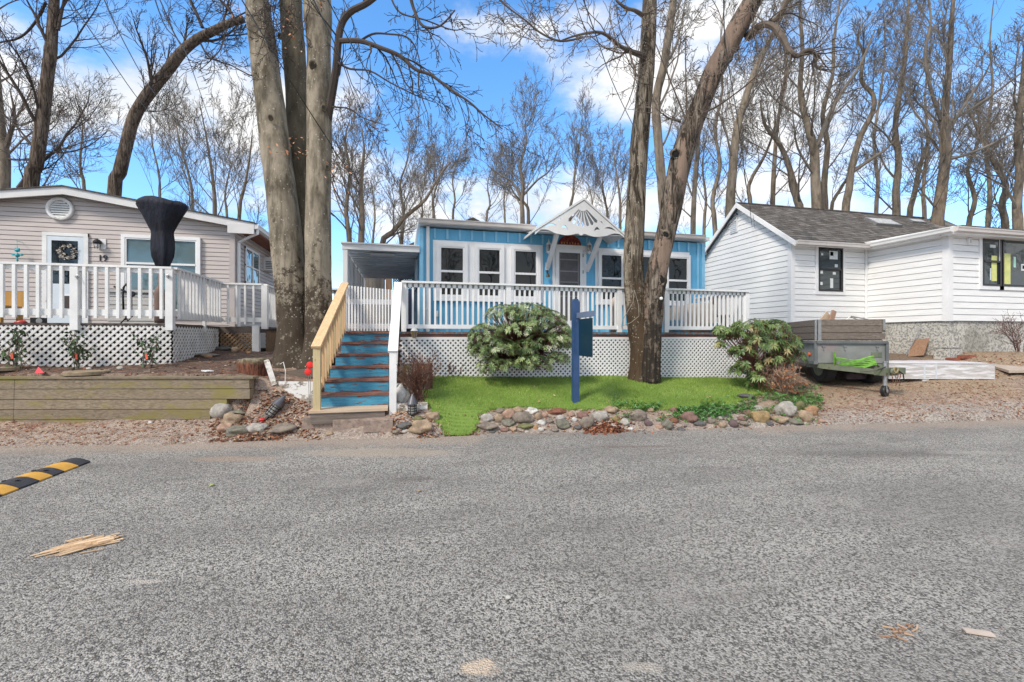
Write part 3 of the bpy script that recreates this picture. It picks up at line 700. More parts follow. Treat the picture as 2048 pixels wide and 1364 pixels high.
m = MB(); m.tube([(p.x, p.y, p.z + .02), (p.x, p.y, p.z + .08), (p.x, YB - .01, p.z + .08)], .007, 6); m.tube([(p.x, YB - .02, p.z + .0), (p.x, YB - .02, p.z + .14)], .01, 6); build('bracket', m, G['blackmetal'], bl)
# gingerbread canopy
YC = 9.6; cx0, cx1, cax = XY(1070, YC), 4.98, XY(1167.5, YC); cz0, cz1 = E + 2.33, E + 3.05
can = thing('door_canopy', 'pale grey gabled canopy with cut-out sunburst trim over the front door', 'canopy', ((cx0 + cx1) / 2, YB, cz0 - .8))
W2, H2 = cx1 - cx0, cz1 - cz0; ax_ = cax - cx0
ol = [(0, -.07), (.04, .02), (ax_, H2), (W2 - .04, .02), (W2, -.02), (W2 - .1, -.05)]
sc_ = []; NS = 5; xa, xb = W2 - .12, .12
pts_b = []
for k in range(61):
    s = k / 60; xx = xa + (xb - xa) * s; u = abs(xx - W2 / 2) / (W2 / 2)
    z = -.02 + .05 * math.cos(u * math.pi * 2.15 + .9) - .07 * math.exp(-((xx - W2 / 2) / .05) ** 2) - .02 * math.exp(-((abs(xx - W2 / 2) - .62) / .1) ** 2)
    pts_b.append((xx, z))
ol = [(0, -.09), (0, -.02), (ax_, H2), (W2, -.02), (W2, -.06)] + pts_b
holes = []; fc = (W2 / 2 + .04, H2 * .93 - .06)
def hh(x): return (H2 * x / ax_ if x < ax_ else H2 * (W2 - x) / (W2 - ax_)) - .14
nw = 9
for k in range(nw):
    a0 = math.radians(-148 + 118 * (k + .14) / nw); a1 = math.radians(-148 + 118 * (k + .86) / nw)
    ro = .44 if 0 < k < nw - 1 else .46
    ring = []
    for r, a in ((.12, a0), (.12, a1)): ring.append((fc[0] + r * math.cos(a) * 1.15, fc[1] + r * math.sin(a)))
    for j in range(5): a = a1 + (a0 - a1) * j / 4; r = ro + .03 * math.sin(math.pi * j / 4); ring.append((fc[0] + r * math.cos(a) * 1.15, fc[1] + r * math.sin(a)))
    if all(-.0 < y < hh(x) + .06 for x, y in ring): holes.append(ring)
def leafhole(xa, ya, xb, yb, b):
    up_, dn = [], []
    for k in range(9): s = k / 8; up_.append((xa + (xb - xa) * s, ya + (yb - ya) * s + b * math.sin(math.pi * s))); 
    for k in range(1, 8): s = 1 - k / 8; dn.append((xa + (xb - xa) * s, ya + (yb - ya) * s + b * .35 * math.sin(math.pi * s)))
    return up_ + dn
for mirror in (0, 1):
    for xa_, ya_, xb_, yb_, b in ((.20, .07, .50, .13, .07), (.60, .08, .76, .05, .09), (.52, .20, .60, .27, .05)):
        q = leafhole(xa_, ya_, xb_, yb_, b)
        if mirror: q = [(W2 - x_, y_) for x_, y_ in q]
        holes.append(q)
build('gingerbread_trim', plate(ol, holes, .03, (cx0, YC, cz0), R, UP, FR), G['trim_grey'], can)
m = MB(); t = .05
for xa_, xb_, za, zb in ((cx0 - .03, cax, cz0 - .03, cz1 + .02), (cx1 + .03, cax, cz0 - .03, cz1 + .02)):
    m.prism([(xa_, YC - .03, za), (xb_, YC - .03, zb), (xb_, YC - .03, zb + t), (xa_, YC - .03, za + t)], (0, YB - YC + .02, 0))
build('roof', m, G['trim_grey'], can)
m = MB(); m.prism([(cx0 + .05, YC + .03, cz0 - .01), (cx1 - .05, YC + .03, cz0 - .01), (cx1 - .05, YB - .02, E + 2.47), (cx0 + .05, YB - .02, E + 2.47)], (0, 0, .02)); build('soffit', m, G['white'], can)
for pxa, pya, pxb, pyb in ((1117, 456, 1096, 535), (1203, 467, 1174, 538)):
    a = PY(pxa, pya, YC + .05); b = PY(pxb, pyb, YB - .06); m = MB(); m.bar((a.x, a.y, a.z), (a.x, b.y, b.z), .085, .085, up=(1, 0, 0)); m.bar((a.x, YB - .03, b.z - .06), (a.x, YB - .03, b.z + .12), .085, .03, up=(0, 1, 0)); build('bracket', m, G['white'], can)

# ------------------------------------------------------------------ blue house deck
DX0, DX1 = XY(803, YD), XY(1497, YD); TX0, TX1 = XY(1262, YD), XY(1318, YD)
deck = thing('front_deck', 'raised front deck with white railing and white lattice skirt before the blue house', 'deck', ((DX0 + DX1) / 2, YD + .9, .6))
m = MB(); z0, z1 = DZ - .045, DZ
y = YD - .03
while y < YB - .01:
    y2 = min(y + .137, YB - .005)
    if y < YD + .45:
        m.box((DX0 - .06, y, z0), (TX0, y2, z1), random.random()); m.box((TX1, y, z0), (DX1 + .06, y2, z1), random.random())
    else: m.box((-1.2, y, z0), (DX1 + .06, y2, z1), random.random())
    y += .142
build('deck_boards', m, mat('brown_edged_blue_boards', (.16, .10, .085), .75, .3, 5, .2, 40, (6, 1, 6), col2=(.06, .22, .32), mk=(3, .5, .6)), deck)
m = MB(); m.box((DX0 - .02, YD, DZ - .14), (TX0, YD + .035, DZ - .047)); m.box((TX1, YD, DZ - .14), (DX1, YD + .035, DZ - .047)); build('rim_board', m, G['brown'], deck)
def zlat(px0, px1):
    return lambda s, x0=None: 0
for a, b in ((DX0 - .02, TX0), (TX1, DX1 + .02)):
    zb = lambda s, a=a: gz(a + s, YD) - .02
    m = MB(); lattice(m, (a, YD - .02, 0), R, FR, b - a, zb, DZ - .13, .094, .033, .007)
    build('lattice', m, G['white_lattice'], deck)
    m = MB(); n = 12
    m.box((a, YD - .038, DZ - .15), (b, YD - .018, DZ - .10)); build('lattice_frame', m, G['white'], deck)
# solid gloom under the deck is only real shade: joists and posts
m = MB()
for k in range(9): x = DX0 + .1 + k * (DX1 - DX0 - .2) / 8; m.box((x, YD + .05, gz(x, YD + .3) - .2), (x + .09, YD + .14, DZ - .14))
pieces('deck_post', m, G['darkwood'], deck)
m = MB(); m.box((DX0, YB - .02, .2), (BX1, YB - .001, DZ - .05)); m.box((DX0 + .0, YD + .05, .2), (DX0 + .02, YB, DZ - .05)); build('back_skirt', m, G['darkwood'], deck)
bal0 = None
def railing(parent, P, Q, ztop, zbot, sp, mat_, post=(), cap=.14, bw=.035, capt=.035, bal_lo=None, bal_hi=None, post_lo=None, bd=None, sub=.02, bot_h=.075, top_h=.07, off=.0, postw=.10):
    """P->Q base line; ztop(s), zbot(s) are heights (numbers or functions) of the cap top and the bottom rail's underside"""
    P, Q = Vector((P[0], P[1], 0)), Vector((Q[0], Q[1], 0)); L = (Q - P).length; d = (Q - P) / L
    ft = ztop if callable(ztop) else (lambda s: ztop); fb = zbot if callable(zbot) else (lambda s: zbot)
    def at(s, z, o=0): v = P + d * s + Vector((-d.y, d.x, 0)) * o; return Vector((v.x, v.y, z))
    m = MB(); m.bar(at(0, ft(0) - capt / 2), at(L, ft(L) - capt / 2), cap, capt); r = build('rail', m, mat_, parent)
    m = MB(); m.bar(at(0, ft(0) - capt - top_h / 2 - .002), at(L, ft(L) - capt - top_h / 2 - .002), .035, top_h)
    m.bar(at(0, fb(0) + bot_h / 2), at(L, fb(L) + bot_h / 2), .04, bot_h); pieces('cross_rail', m, mat_, parent)
    n = int(L / sp); first = None
    for k in range(1, n):
        s = k * L / n
        if any(abs(s - q) < .06 for q in post): continue
        lo, hi = fb(s) - (bal_lo or 0), ft(s) - capt - (0 if bal_hi is None else bal_hi)
        if first is None:
            m = MB(); c0 = at(s, 0, off); h = hi - lo; m.bar(c0 + Vector((0, 0, lo)), c0 + Vector((0, 0, hi)), bw, bw, up=(d.x, d.y, 0)); first = build('baluster', m, mat_, parent); fs, flo = s, lo
        else:
            o = first.copy(); C.objects.link(o); o.location = d * (s - fs) + Vector((0, 0, lo - flo))
    for q in post:
        m = MB(); b0 = at(q, (post_lo if post_lo is not None else fb(q) - .02)); m.bar(b0, at(q, ft(q) - capt - .001), postw, postw, up=(d.x, d.y, 0)); build('post', m, mat_, parent)
    return r
rt_, rb_ = E + 1.03, E + .165
railing(deck, (DX0, YD + .02), (XY(1268, YD), YD + .02), rt_, rb_, .1, G['white'], post=(.04, XY(1017, YD) - DX0, XY(1239, YD) - DX0), post_lo=DZ, postw=.09)
railing(deck, (XY(1329, YD), YD + .02), (DX1, YD + .02), rt_, rb_, .1, G['white'], post=(.04, DX1 - XY(1329, YD) - .04), post_lo=DZ, postw=.09)
railing(deck, (DX1 - .02, YD + .1), (DX1 - .02, YB - .1), rt_ - .005, rb_, .1, G['white'], post=(), post_lo=DZ)
railing(deck, (-2.0, YB - .2), (-1.22, YB - .2), rt_, rb_, .1, G['white'], post=(.04,), post_lo=.9)
m = MB(); m.box((DX1 + .01, YD + .02, .2), (DX1 + .02, YB, DZ - .06)); build('side_skirt', m, G['white'], deck)

# ------------------------------------------------------------------ stairs
def stl(k): return XY([687, 684.4, 673, 662.5, 651.6, 642][k] if k < 6 else 640, YD - k * .27) - .03
def str_(k): return XY([779, 776, 776, 776, 776, 776][k] if k < 6 else 776, YD - k * .27) + .02
st = thing('stairs', 'flight of worn blue wooden steps with chipped brown treads up to the gate', 'stairs', (-.65, 7.6, .3))
N = NT('chipped_blue_step'); v = N.vec((1.2, 5, 9)); ch = N.noise(3.2, 7, .68, v)
gen = N.n('ShaderNodeSeparateXYZ', {0: N.tc.outputs['Generated']}).outputs[2]
eg = N.math('POWER', N.math('ABSOLUTE', N.math('MULTIPLY', N.math('SUBTRACT', gen, .5), 2.0)), 5.0); mk_ = N.rng(N.math('ADD', ch, N.math('MULTIPLY', eg, .13)), .575, .60); c = N.mix(N.rng(N.noise(3, 3, .5, v), .3, .7), (.035, .20, .33), (.06, .29, .43)); c = N.mix(mk_, c, (.15, .055, .035)); N.col(c); N.rough(.6); N.bump(ch, .3, .01); G['step_blue'] = N.m
ZK = [DZ - k * .19 for k in range(8)]
for k in range(1, 7):
    # tread k with the riser above it
    m = MB(); xa, xb = (stl(k), str_(k)) if k < 6 else (stl(5), str_(5)); yf = YD - k * .27 if k < 6 else 0
    if k < 6:
        m.box((xa, yf, ZK[k] - .032), (xb, yf + .285, ZK[k])); build('tread', m, G['brown'], st)
    m = MB(); yr = YD - (k - 1) * .27 + .02; xa, xb = stl(k - 1) + .01, str_(k - 1) - .01
    m.box((xa, yr, ZK[k] + .001), (xb, yr + .02, ZK[k - 1] - .033)); build('riser', m, G['step_blue'], st)
m = MB(); m.box((XY(683, YD), YD - .02, DZ - .038), (XY(783, YD), YD + .3, DZ + .001)); build('top_board', m, G['brown'], st)
xs_ = (stl(5) - .03, str_(5) + .0)
m = MB(); m.prism([(xs_[1], YD + .0, DZ - .3), (xs_[1], YD, DZ - .04), (xs_[1], YD - 5 * .27 - .1, ZK[6] + .14), (xs_[1], YD - 5 * .27 - .1, ZK[6])], (.035, 0, 0)); build('stringer', m, G['white'], st)
yb_ = YD - 5 * .27
zp = ZK[6] + .005; xp0, xp1 = XY(617, yb_ - .33), XY(775.5, yb_ - .33)
m = MB(); m.box((xp0, yb_ - .33, zp - .038), (xp1, yb_ + .02, zp)); build('bottom_step', m, G['tan_wood'], st)
m = MB(); m.box((xp0 + .02, yb_ - .31, zp - .19), (xp1 - .04, yb_ - .27, zp - .04)); m.box((xp0 + .02, yb_ - .27, zp - .19), (xp0 + .05, yb_ + .01, zp - .04)); build('step_skirt', m, G['plank' if 0 else 'old_plank'], st)
# natural pine handrail on the left
hx = -1.13; ya_, yb2 = yb_ - .25, YD + .0
lr = thing('pine_handrail', 'new unpainted pine stair handrail beside the blue steps', 'handrail', (hx, 7.4, zp))
def hxx(y): return -1.145 + (y - ya_) / (yb2 - ya_) * .20
ztA, ztB = PY(632, 690, ya_).z, PY(689, 567, yb2).z
def zc(y): return ztA + (ztB - ztA) * (y - ya_) / (yb2 - ya_)
m = MB(); m.bar((hxx(ya_ - .05), ya_ - .05, zc(ya_ - .05)), (hxx(yb2), yb2, zc(yb2)), .13, .038); build('rail', m, G['pine_x'], lr)
zbA, zbB = zc(ya_) - .76, zc(yb2) - .80
def zb3(y): return zbA + (zbB - zbA) * (y - ya_) / (yb2 - ya_) + .05
m = MB(); m.bar((hxx(ya_), ya_ + .03, zb3(ya_) + .02), (hxx(yb2), yb2, zb3(yb2) + .02), .038, .085); m.bar((hxx(ya_), ya_ + .03, zc(ya_) - .07), (hxx(yb2), yb2, zc(yb2) - .07), .038, .085); pieces('cross_rail', m, G['pine_x'], lr)
m = MB(); m.bar((hxx(ya_), ya_ + .02, zp), (hxx(ya_), ya_ + .02, zc(ya_) - .02), .095, .095, up=(0, 1, 0)); build('post', m, G['pine_green'], lr)
for k in range(1, 12):
    y = ya_ + .06 + (yb2 - ya_ - .08) * k / 12; m = MB(); m.bar((hxx(y) + .03, y, zb3(y) - .03), (hxx(y) + .03, y, zc(y) - .03), .034, .034, up=(0, 1, 0)); build('baluster', m, G['pine'] if k % 3 else G['pine_green'], lr)
# white handrail on the right
rx_ = -.07; rr2 = thing('white_handrail', 'white painted stair handrail on the lawn side of the blue steps', 'handrail', (rx_, 7.4, zp))
ztA, ztB = PY(784, 702, ya_).z, PY(799, 566, yb2).z
m = MB(); m.bar((rx_ - .03, ya_ - .06, ztA - .01), (rx_ + .04, yb2, ztB), .14, .04); build('rail', m, G['white'], rr2)
m = MB(); m.bar((rx_ - .03, ya_, zp - .1), (rx_ - .03, ya_, ztA - .03), .10, .10, up=(0, 1, 0)); build('post', m, G['white_worn'], rr2)
m = MB(); m.bar((rx_ - .03, ya_ + .05, ztA - .72), (rx_ + .03, yb2, ztB - .82), .038, .12); m.bar((rx_ - .03, ya_ + .05, ztA - .07), (rx_ + .03, yb2, ztB - .07), .038, .09); pieces('cross_rail', m, G['white_worn'], rr2)
for k in range(1, 12):
    s = k / 12; y = ya_ + .06 + (yb2 - ya_ - .1) * s; z_ = ztA + (ztB - ztA) * s; m = MB(); m.bar((rx_ + .0 + .04 * s, y, z_ - .78), (rx_ + .04 * s, y, z_ - .03), .034, .034, up=(0, 1, 0)); build('baluster', m, G['white'], rr2)
# picket gate
gx0, gx1 = XY(690, YD + .05), XY(797, YD + .05)
gt = thing('picket_gate', 'white picket gate closing the top of the blue steps', 'gate', ((gx0 + gx1) / 2, YD + .06, DZ))
gzt = E + .93
for k in range(18):
    x = gx0 + .012 + (gx1 - gx0 - .03) * k / 17; m = MB(); m.box((x - .015, YD + .045, DZ + .01), (x + .015, YD + .063, gzt - .004 * k)); build('picket', m, G['white'], gt)
for z in (E + .60, E + .16):
    m = MB(); m.box((gx0, YD + .065, z), (gx1, YD + .09, z + .09)); build('rail', m, G['white'], gt)
m = MB(); m.box((gx0 - .05, YD + .02, DZ - .0), (gx0 - .012, YD + .10, E + .98)); build('post', m, G['white'], gt)
# pavers in front of the steps
rn = random.Random(9)
for k, (a, b, lab) in enumerate(((604, 666, 'brown paver slab at the pine rail end of the row before the steps'), (665.5, 727, 'middle brown paver slab of the row before the steps'), (726.5, 786, 'brown paver slab at the lawn end of the row before the steps'))):
    p0, p1 = PG(a, 861 + k), PG(b, 862 + k); y0 = p0.y; m = MB(); zt3 = gz((p0.x + p1.x) / 2, y0 + .1) + .075
    m.box((p0.x + .004, y0 - .01 - .02 * k, zt3 - .16), (p1.x - .004, y0 + .30, zt3), rn.random()); solo('paver', m, mat('brown_paver_%d' % k, (.30, .225, .185), .85, .2, 14, .5, 60, col2=(.20, .16, .13), mk=(12, .52, .62)), lab, 'paver', 'pavers before the steps')
# ------------------------------------------------------------------ covered side porch
YP = 10.46; px0_ = XY(687, YP); zr = E + 2.02; YPE = 15.9
pc_ = thing('carport', 'white flat-roofed side porch with lattice wall left of the blue house', 'porch', ((px0_ + BX0) / 2, YP + 2, DZ))
m = MB(); m.box((px0_ - .02, YP, DZ - .05), (px0_ + .08, YP + .1, zr - .12)); build('post', m, G['white'], pc_)
m = MB(); m.box((px0_ - .03, YP - .01, zr - .12), (BX0 - .002, YP + .06, zr)); m.box((px0_ - .05, YP - .05, zr), (BX0 - .002, YPE, zr + .03)); build('roof', m, G['white'], pc_)
m = MB(); y = YP + .07
while y < YPE: m.box((px0_ + .02, y, zr - .06), (BX0 - .01, y + .05, zr - .02)); m.box((px0_ + .02, y + .05, zr - .03), (BX0 - .01, y + .34, zr - .01)); y += .35
build('ceiling', m, G['ceilpan'], pc_)
for k, (py_, pxa, pxb) in enumerate(((510, 741, 790), (530.5, 753, 795))):
    q = PZ((pxa + pxb) / 2, py_, zr - .09); m = MB(); m.box((PY(pxa, py_, q.y).x, q.y - .06, zr - .11), (PY(pxb, py_, q.y).x, q.y + .06, zr - .062)); build('ceiling_light', m, mat('white_tube_light_%d' % k, (.85, .87, .88), .3, .02), pc_)
m = MB(); lattice(m, (px0_ + .03, YP + .1, 0), (0, 1, 0), (1, 0, 0), YPE - YP - .1, E + .1, zr - .12, .085, .035, .007); build('side_lattice', m, G['grey_frame'], pc_)
m = MB()
for k in range(6): y = YP + .75 + k * .95; m.box((px0_ + .0, y, DZ), (px0_ + .06, y + .07, zr - .06))
pieces('stud', m, G['grey_frame'], pc_)
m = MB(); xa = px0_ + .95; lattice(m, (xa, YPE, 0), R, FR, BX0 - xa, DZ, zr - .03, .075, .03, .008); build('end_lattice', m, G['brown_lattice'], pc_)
m = MB(); m.box((px0_, YP, DZ - .06), (BX0, YPE, DZ - .01)); build('porch_floor', m, mat('grey_porch_floor', (.38, .37, .36), .7, .15), pc_)
m = MB(); m.box((BX0 - .06, YP + .9, E + 1.2), (BX0 - .005, YP + 1.6, E + 1.9)); m.box((BX0 - .08, YP + .85, E + 1.15), (BX0 - .06, YP + 1.65, E + 1.22)); build('side_window', m, G['grey_frame'], pc_)
# dark clutter seen through the gate
rn = random.Random(4)
cl_ = [('storage_bin', 'dark storage bin behind the gate beside the blue wall', 'bin', (-.1, 11.5), (.5, .45, .75), 'black'), ('covered_bundle', 'dark blue covered bundle at the corner of the blue house', 'bundle', (.18, 9.9), (.24, .3, .9), 'navy')]
G['navy'] = mat('navy_cover', (.012, .02, .06), .6, .3, 6, .3, 10)
for nm, lab, ct, (x, y), (a, b, h), mt in cl_:
    m = MB(); m.lathe((x, y, DZ), [(a * .45, 0), (a * .52, h * .1), (a * .5, h * .7), (a * .45, h * .92), (a * .2, h)], 14, wob=lambda i, t: 1 + .08 * math.sin(5 * t + i)); solo(nm, m, G[mt], lab, ct, smooth=True)
# weathered shed behind the porch
p0, p1 = PD(729, 550, 17.5), PD(768, 549, 17.5); m = MB(); sh = thing('garden_shed', 'weathered grey board shed seen through the side porch', 'shed', (p0.x + .6, p0.y + .5, .9))
for k in range(7): x = p0.x - .3 + (p1.x - p0.x + .3) * k / 7; m.box((x, p0.y, .9), (x + (p1.x - p0.x + .3) / 7 - .008, p0.y + .03, p0.z - .02 * (k % 2)), rn.random())
m.box((p0.x - .3, p0.y + .03, .9), (p1.x, p0.y + 1.2, p0.z - .05)); build('wall', m, G['shedwood'], sh)
m = MB(); m.box((p0.x - .35, p0.y - .06, p0.z), (p1.x + .08, p0.y + 1.3, p0.z + .05)); build('roof', m, G['darkwood'], sh)
m = MB(); m.box((p1.x + .06, p0.y - .2, .9), (p1.x + .30, p0.y - .05, p0.z + .12)); build('corner_post', m, G['plank'], sh)
# things stored on the right end of the deck, behind the railing
def lumpy(x, y, z, a, b, h, sd_, n=20): 
    m = MB(); m.lathe((x, y, z), [(1, 0), (1.0, h * .35), (.96, h * .7), (.82, h * .93), (.35, h)], n, wob=lambda i, t: 1 / max(abs(math.cos(t)), abs(math.sin(t))) ** .8 * (1 + .05 * math.sin(3 * t + i * 1.7 + sd_)))
    m.v = [(x + (v[0] - x) * a, y + (v[1] - y) * b, v[2]) for v in m.v]; return m
G['tarp'] = mat('beige_cover', (.50, .42, .36), .7, .15, 4, .4, 8); G['ltblue'] = mat('pale_blue_plastic', (.30, .55, .72), .4, .1)
x = XY(1358, 9.3); solo('furniture_cover', lumpy(x, 9.35, DZ, .22, .2, .62, 1), G['tarp'], 'beige covered chair at the tree end behind the right deck railing', 'furniture cover', 'covered furniture on the deck', True)
x = XY(1402, 9.4); solo('furniture_cover', lumpy(x, 9.5, DZ, .42, .3, .70, 2), G['tarp'], 'wide beige covered table in the middle behind the right deck railing', 'furniture cover', 'covered furniture on the deck', True)
x = XY(1448, 9.5)
ch = thing('deck_chair', 'dark brown slatted chair near the corner post behind the deck railing', 'chair', (x, 9.4, DZ))
m = MB(); m.box((x - .25, 9.15, DZ + .38), (x + .25, 9.65, DZ + .42)); build('seat', m, G['plank'], ch)
m = MB(); [m.box((x - .25 + .085 * k, 9.66, DZ + .42), (x - .19 + .085 * k, 9.69, DZ + .85)) for k in range(6)]; build('backrest', m, G['plank'], ch)
for a, b in ((-.23, 9.17), (.2, 9.17), (-.23, 9.62), (.2, 9.62)): m = MB(); m.box((x + a, b, DZ), (x + a + .04, b + .04, DZ + .38)); build('leg', m, G['plank'], ch)
x = XY(1350, 9.0); m = MB(); m.lathe((x, 8.95, DZ), [(.12, 0), (.15, .26), (.16, .27), (.13, .27), (.11, .05)], 18); solo('plastic_tub', m, G['ltblue'], 'small pale blue tub on the deck beside the right tree', 'tub', smooth=True)
x = XY(1424, 9.0); m = MB(); m.lathe((x, 8.9, DZ), [(.10, 0), (.12, .2), (.13, .21), (.11, .21), (.09, .04)], 18); solo('plastic_tub', m, G['ltblue'], 'small pale blue tub on the deck before the covered table', 'tub', smooth=True)
x = XY(1231, 8.95); solo('draped_towel', lumpy(x, 8.95, DZ, .1, .1, .75, 4), G['tarp'], 'beige cover standing on the deck by the left side of the tree', 'cover', smooth=True)

# ------------------------------------------------------------------ far house roof peak
p = PD(945, 436, 26); fh = thing('distant_house', 'grey gable peak of a house beyond the blue roof', 'house', (p.x, p.y, 1))
a = .95; m = MB(); m.prism([(p.x - 3.2, p.y, 1), (p.x + 3.2, p.y, 1), (p.x + 3.2, p.y, p.z - 1.62), (p.x, p.y, p.z - .1), (p.x - 3.2, p.y, p.z - 1.62)], (0, 4, 0)); build('wall', m, mat('grey_far_wall', (.25, .23, .22), .8, .15), fh)
m = MB()
for sg_ in (-1, 1): m.prism([(p.x, p.y - .2, p.z), (p.x + sg_ * 3.5, p.y - .2, p.z - 1.68), (p.x + sg_ * 3.5, p.y - .2, p.z - 1.84), (p.x, p.y - .2, p.z - .16)], (0, 4.4, 0))
build('roof', m, G['darkwood'], fh)
# ================================================================== LEFT HOUSE
YL = 12.9; LX = XY(468, YL); SM = lambda px, py: PY(px, py, YL)
lpk = SM(125, 388); lev = SM(505, 462)          # underside of rake at the peak and at the eave
lh = thing('grey_house', 'taupe vinyl-sided house with a low gable and round vent', 'house', (lpk.x, YL, 1.0))
ex = .107; xl = lpk.x - (lev.x - lpk.x); WLX = LX - xl
slope = (lpk.z - lev.z) / (lev.x - lpk.x)
def rake(x): return lpk.z - slope * abs(x - lpk.x)
def clipL(z):
    a, b = 0, LX - xl
    if z > rake(LX):
        if z >= lpk.z - .02: return None
        dx = (lpk.z - z) / slope; a = max(0, lpk.x - dx - xl); b = min(b, lpk.x + dx - xl)
    return a, b
m = MB(); siding(m, (xl, YL, 0), R, FR, LX - xl, .95, lpk.z, ex, clipL, .014); build('front_siding', m, G['taupe'], lh)
m = MB(); siding(m, (LX, YL, 0), (0, 1, 0), R, 9.0, .95, lev.z + .12, ex, None, .014); build('side_siding', m, G['taupe'], lh)
m = MB(); m.prism([(xl, YL + .03, .9), (LX - .03, YL + .03, .9), (LX - .03, YL + .03, rake(LX) + .05), (lpk.x, YL + .03, lpk.z + .02), (xl, YL + .03, rake(xl))], (0, 9, 0)); build('wall_core', m, G['taupe_trim'], lh)
m = MB(); m.box((LX - .10, YL - .022, .9), (LX + .022, YL + .10, rake(LX) + .02)); build('corner_board', m, G['taupe_trim'], lh)
YO = YL - .25; pk2, ev2 = PY(125, 373, YO), PY(508, 447, YO); th_ = .17
m = MB()
for sg_ in (1, -1):
    xe = pk2.x + sg_ * (ev2.x - pk2.x); m.prism([(pk2.x, YO, pk2.z), (xe, YO, ev2.z), (xe, YO, ev2.z - .17), (pk2.x, YO, pk2.z - th_)], (0, .05, 0))
build('rake_board', m, G['fascia'], lh)
m = MB(); a0, a1 = PY(455, 452, YO - .004), PY(510, 452, YO - .004); m.box((a0.x, YO - .012, ev2.z - .26), (ev2.x - .0, YO + .05, ev2.z - .03)); build('eave_return', m, G['fascia'], lh)
m = MB()
for sg_ in (1, -1):
    xe = pk2.x + sg_ * (ev2.x - pk2.x + .02); m.prism([(pk2.x, YO - .03, pk2.z + .03), (xe, YO - .03, ev2.z + .03), (xe, YO - .03, ev2.z), (pk2.x, YO - .03, pk2.z)], (0, 9.4, 0))
N = NT('dark_shingle'); N.col(N.mix(N.rng(N.noise(8, 5, .7), .35, .65), (.045, .04, .038), (.14, .12, .11))); N.rough(.95); N.bump(N.noise(40, 3), .6, .02); G['shingle_dark'] = N.m
build('roof', m, G['shingle_dark'], lh)
xe = ev2.x; m = MB(); m.prism([(LX + .02, YO + .05, ev2.z - .11), (xe, YO + .05, ev2.z - .17), (xe, YO + .05, ev2.z - .15), (LX + .02, YO + .05, ev2.z - .09)], (0, 9.0, 0)); build('soffit', m, G['rust'], lh)
m = MB(); prof = [(0, 0), (.11, 0), (.11, -.02), (.095, -.05), (.09, -.10), (.0, -.12)]; m.prism([(xe + a, YO - .0, ev2.z - .02 + b) for a, b in prof][::-1], (0, 6.0, 0)); build('gutter', m, G['fascia'], lh)
m = MB(); gxx = xe + .05; m.tube([(gxx, YO + .1, ev2.z - .1), (gxx, YO + .1, ev2.z - .22), (LX + .07, YL + .12, ev2.z - .42), (LX + .07, YL + .12, 1.2)], .042, 8); build('downspout', m, G['white'], lh)
def LP(px, py): return PY(px, py, YL)
# round vent
vc = LP(122.5, 418.5); vr = LP(150, 418).x - vc.x
m = MB(); prof = [(vr, 0), (vr, .05), (vr * .95, .065), (vr * .80, .07), (vr * .73, .045), (vr * .73, .0)]
b0 = len(m.v); n = 40
for r_, h in prof:
    for k in range(n): t = 2 * math.pi * k / n; m.v.append((vc.x + r_ * math.cos(t), YL - .014 - h, vc.z + r_ * math.sin(t)))
for i in range(len(prof) - 1):
    for k in range(n): m.face([b0 + i * n + k, b0 + i * n + (k + 1) % n, b0 + (i + 1) * n + (k + 1) % n, b0 + (i + 1) * n + k])
vent = build('round_vent', m, G['white_worn'], lh, smooth=False)
m = MB()
for k in range(7):
    z = vc.z + vr * (-.60 + .2 * k); hw = math.sqrt(max(.01, (vr * .75) ** 2 - (z - vc.z) ** 2)) - .01; m.prism([(vc.x - hw, YL - .055, z - .022), (vc.x - hw, YL - .02, z + .022), (vc.x - hw, YL - .014, z + .016), (vc.x - hw, YL - .050, z - .03)], (2 * hw, 0, 0))
build('louvre', m, G['white_worn'], vent)
m = MB(); m.lathe((vc.x, YL - .012, vc.z), [(vr * .74, 0), (vr * .74, .004)], 30, ax=(0, -1, 0)); build('backing', m, G['black'], vent)
# door
LD = PY(300, 647, 8.73).z
x0, x1 = LP(87, 0).x, LP(178.5, 0).x; zt_ = LP(130, 466).z
m = MB(); m.box((x0, YL - .05, LD), (x0 + .09, YL, zt_)); m.box((x1 - .09, YL - .05, LD), (x1, YL, zt_)); m.box((x0, YL - .052, zt_ - .08), (x1, YL, zt_)); build('door_frame', m, G['white_worn'], lh)
d0, d1 = x0 + .095, x1 - .095; g0, g1 = LP(105.5, 0).x, LP(158.5, 0).x; gzt_, gzb = LP(130, 482).z, LP(130, 568).z
m = MB(); m.box((d0, YL - .045, LD + .02), (g0, YL - .005, zt_ - .09)); m.box((g1, YL - .045, LD + .02), (d1, YL - .005, zt_ - .09)); m.box((g0, YL - .045, gzt_), (g1, YL - .005, zt_ - .09)); m.box((g0, YL - .045, LD + .02), (g1, YL - .005, gzb)); m.box((g0, YL - .047, LP(0, 527).z - .03), (g1, YL - .006, LP(0, 527).z + .03))
dr = build('door', m, mat('pale_blue_grey_door', (.62, .68, .73), .45, .04), lh)
m = MB(); m.box((g0, YL - .036, gzb), (g1, YL - .03, gzt_)); build('pane', m, G['glass'], dr)
m = MB(); m.box((LP(122, 0).x, YL - .055, LP(130, 619).z), (LP(146, 0).x, YL - .046, LP(130, 589).z)); pf = build('pet_flap', m, G['white'], dr)
m = MB(); m.box((LP(124.5, 0).x, YL - .060, LP(130, 617).z), (LP(143.5, 0).x, YL - .056, LP(130, 592).z)); build('flap', m, mat('dark_flap', (.05, .035, .03), .6, .1), pf)
wc = LP(138.5, 505); wr = .145; m = MB(); rn = random.Random(2)
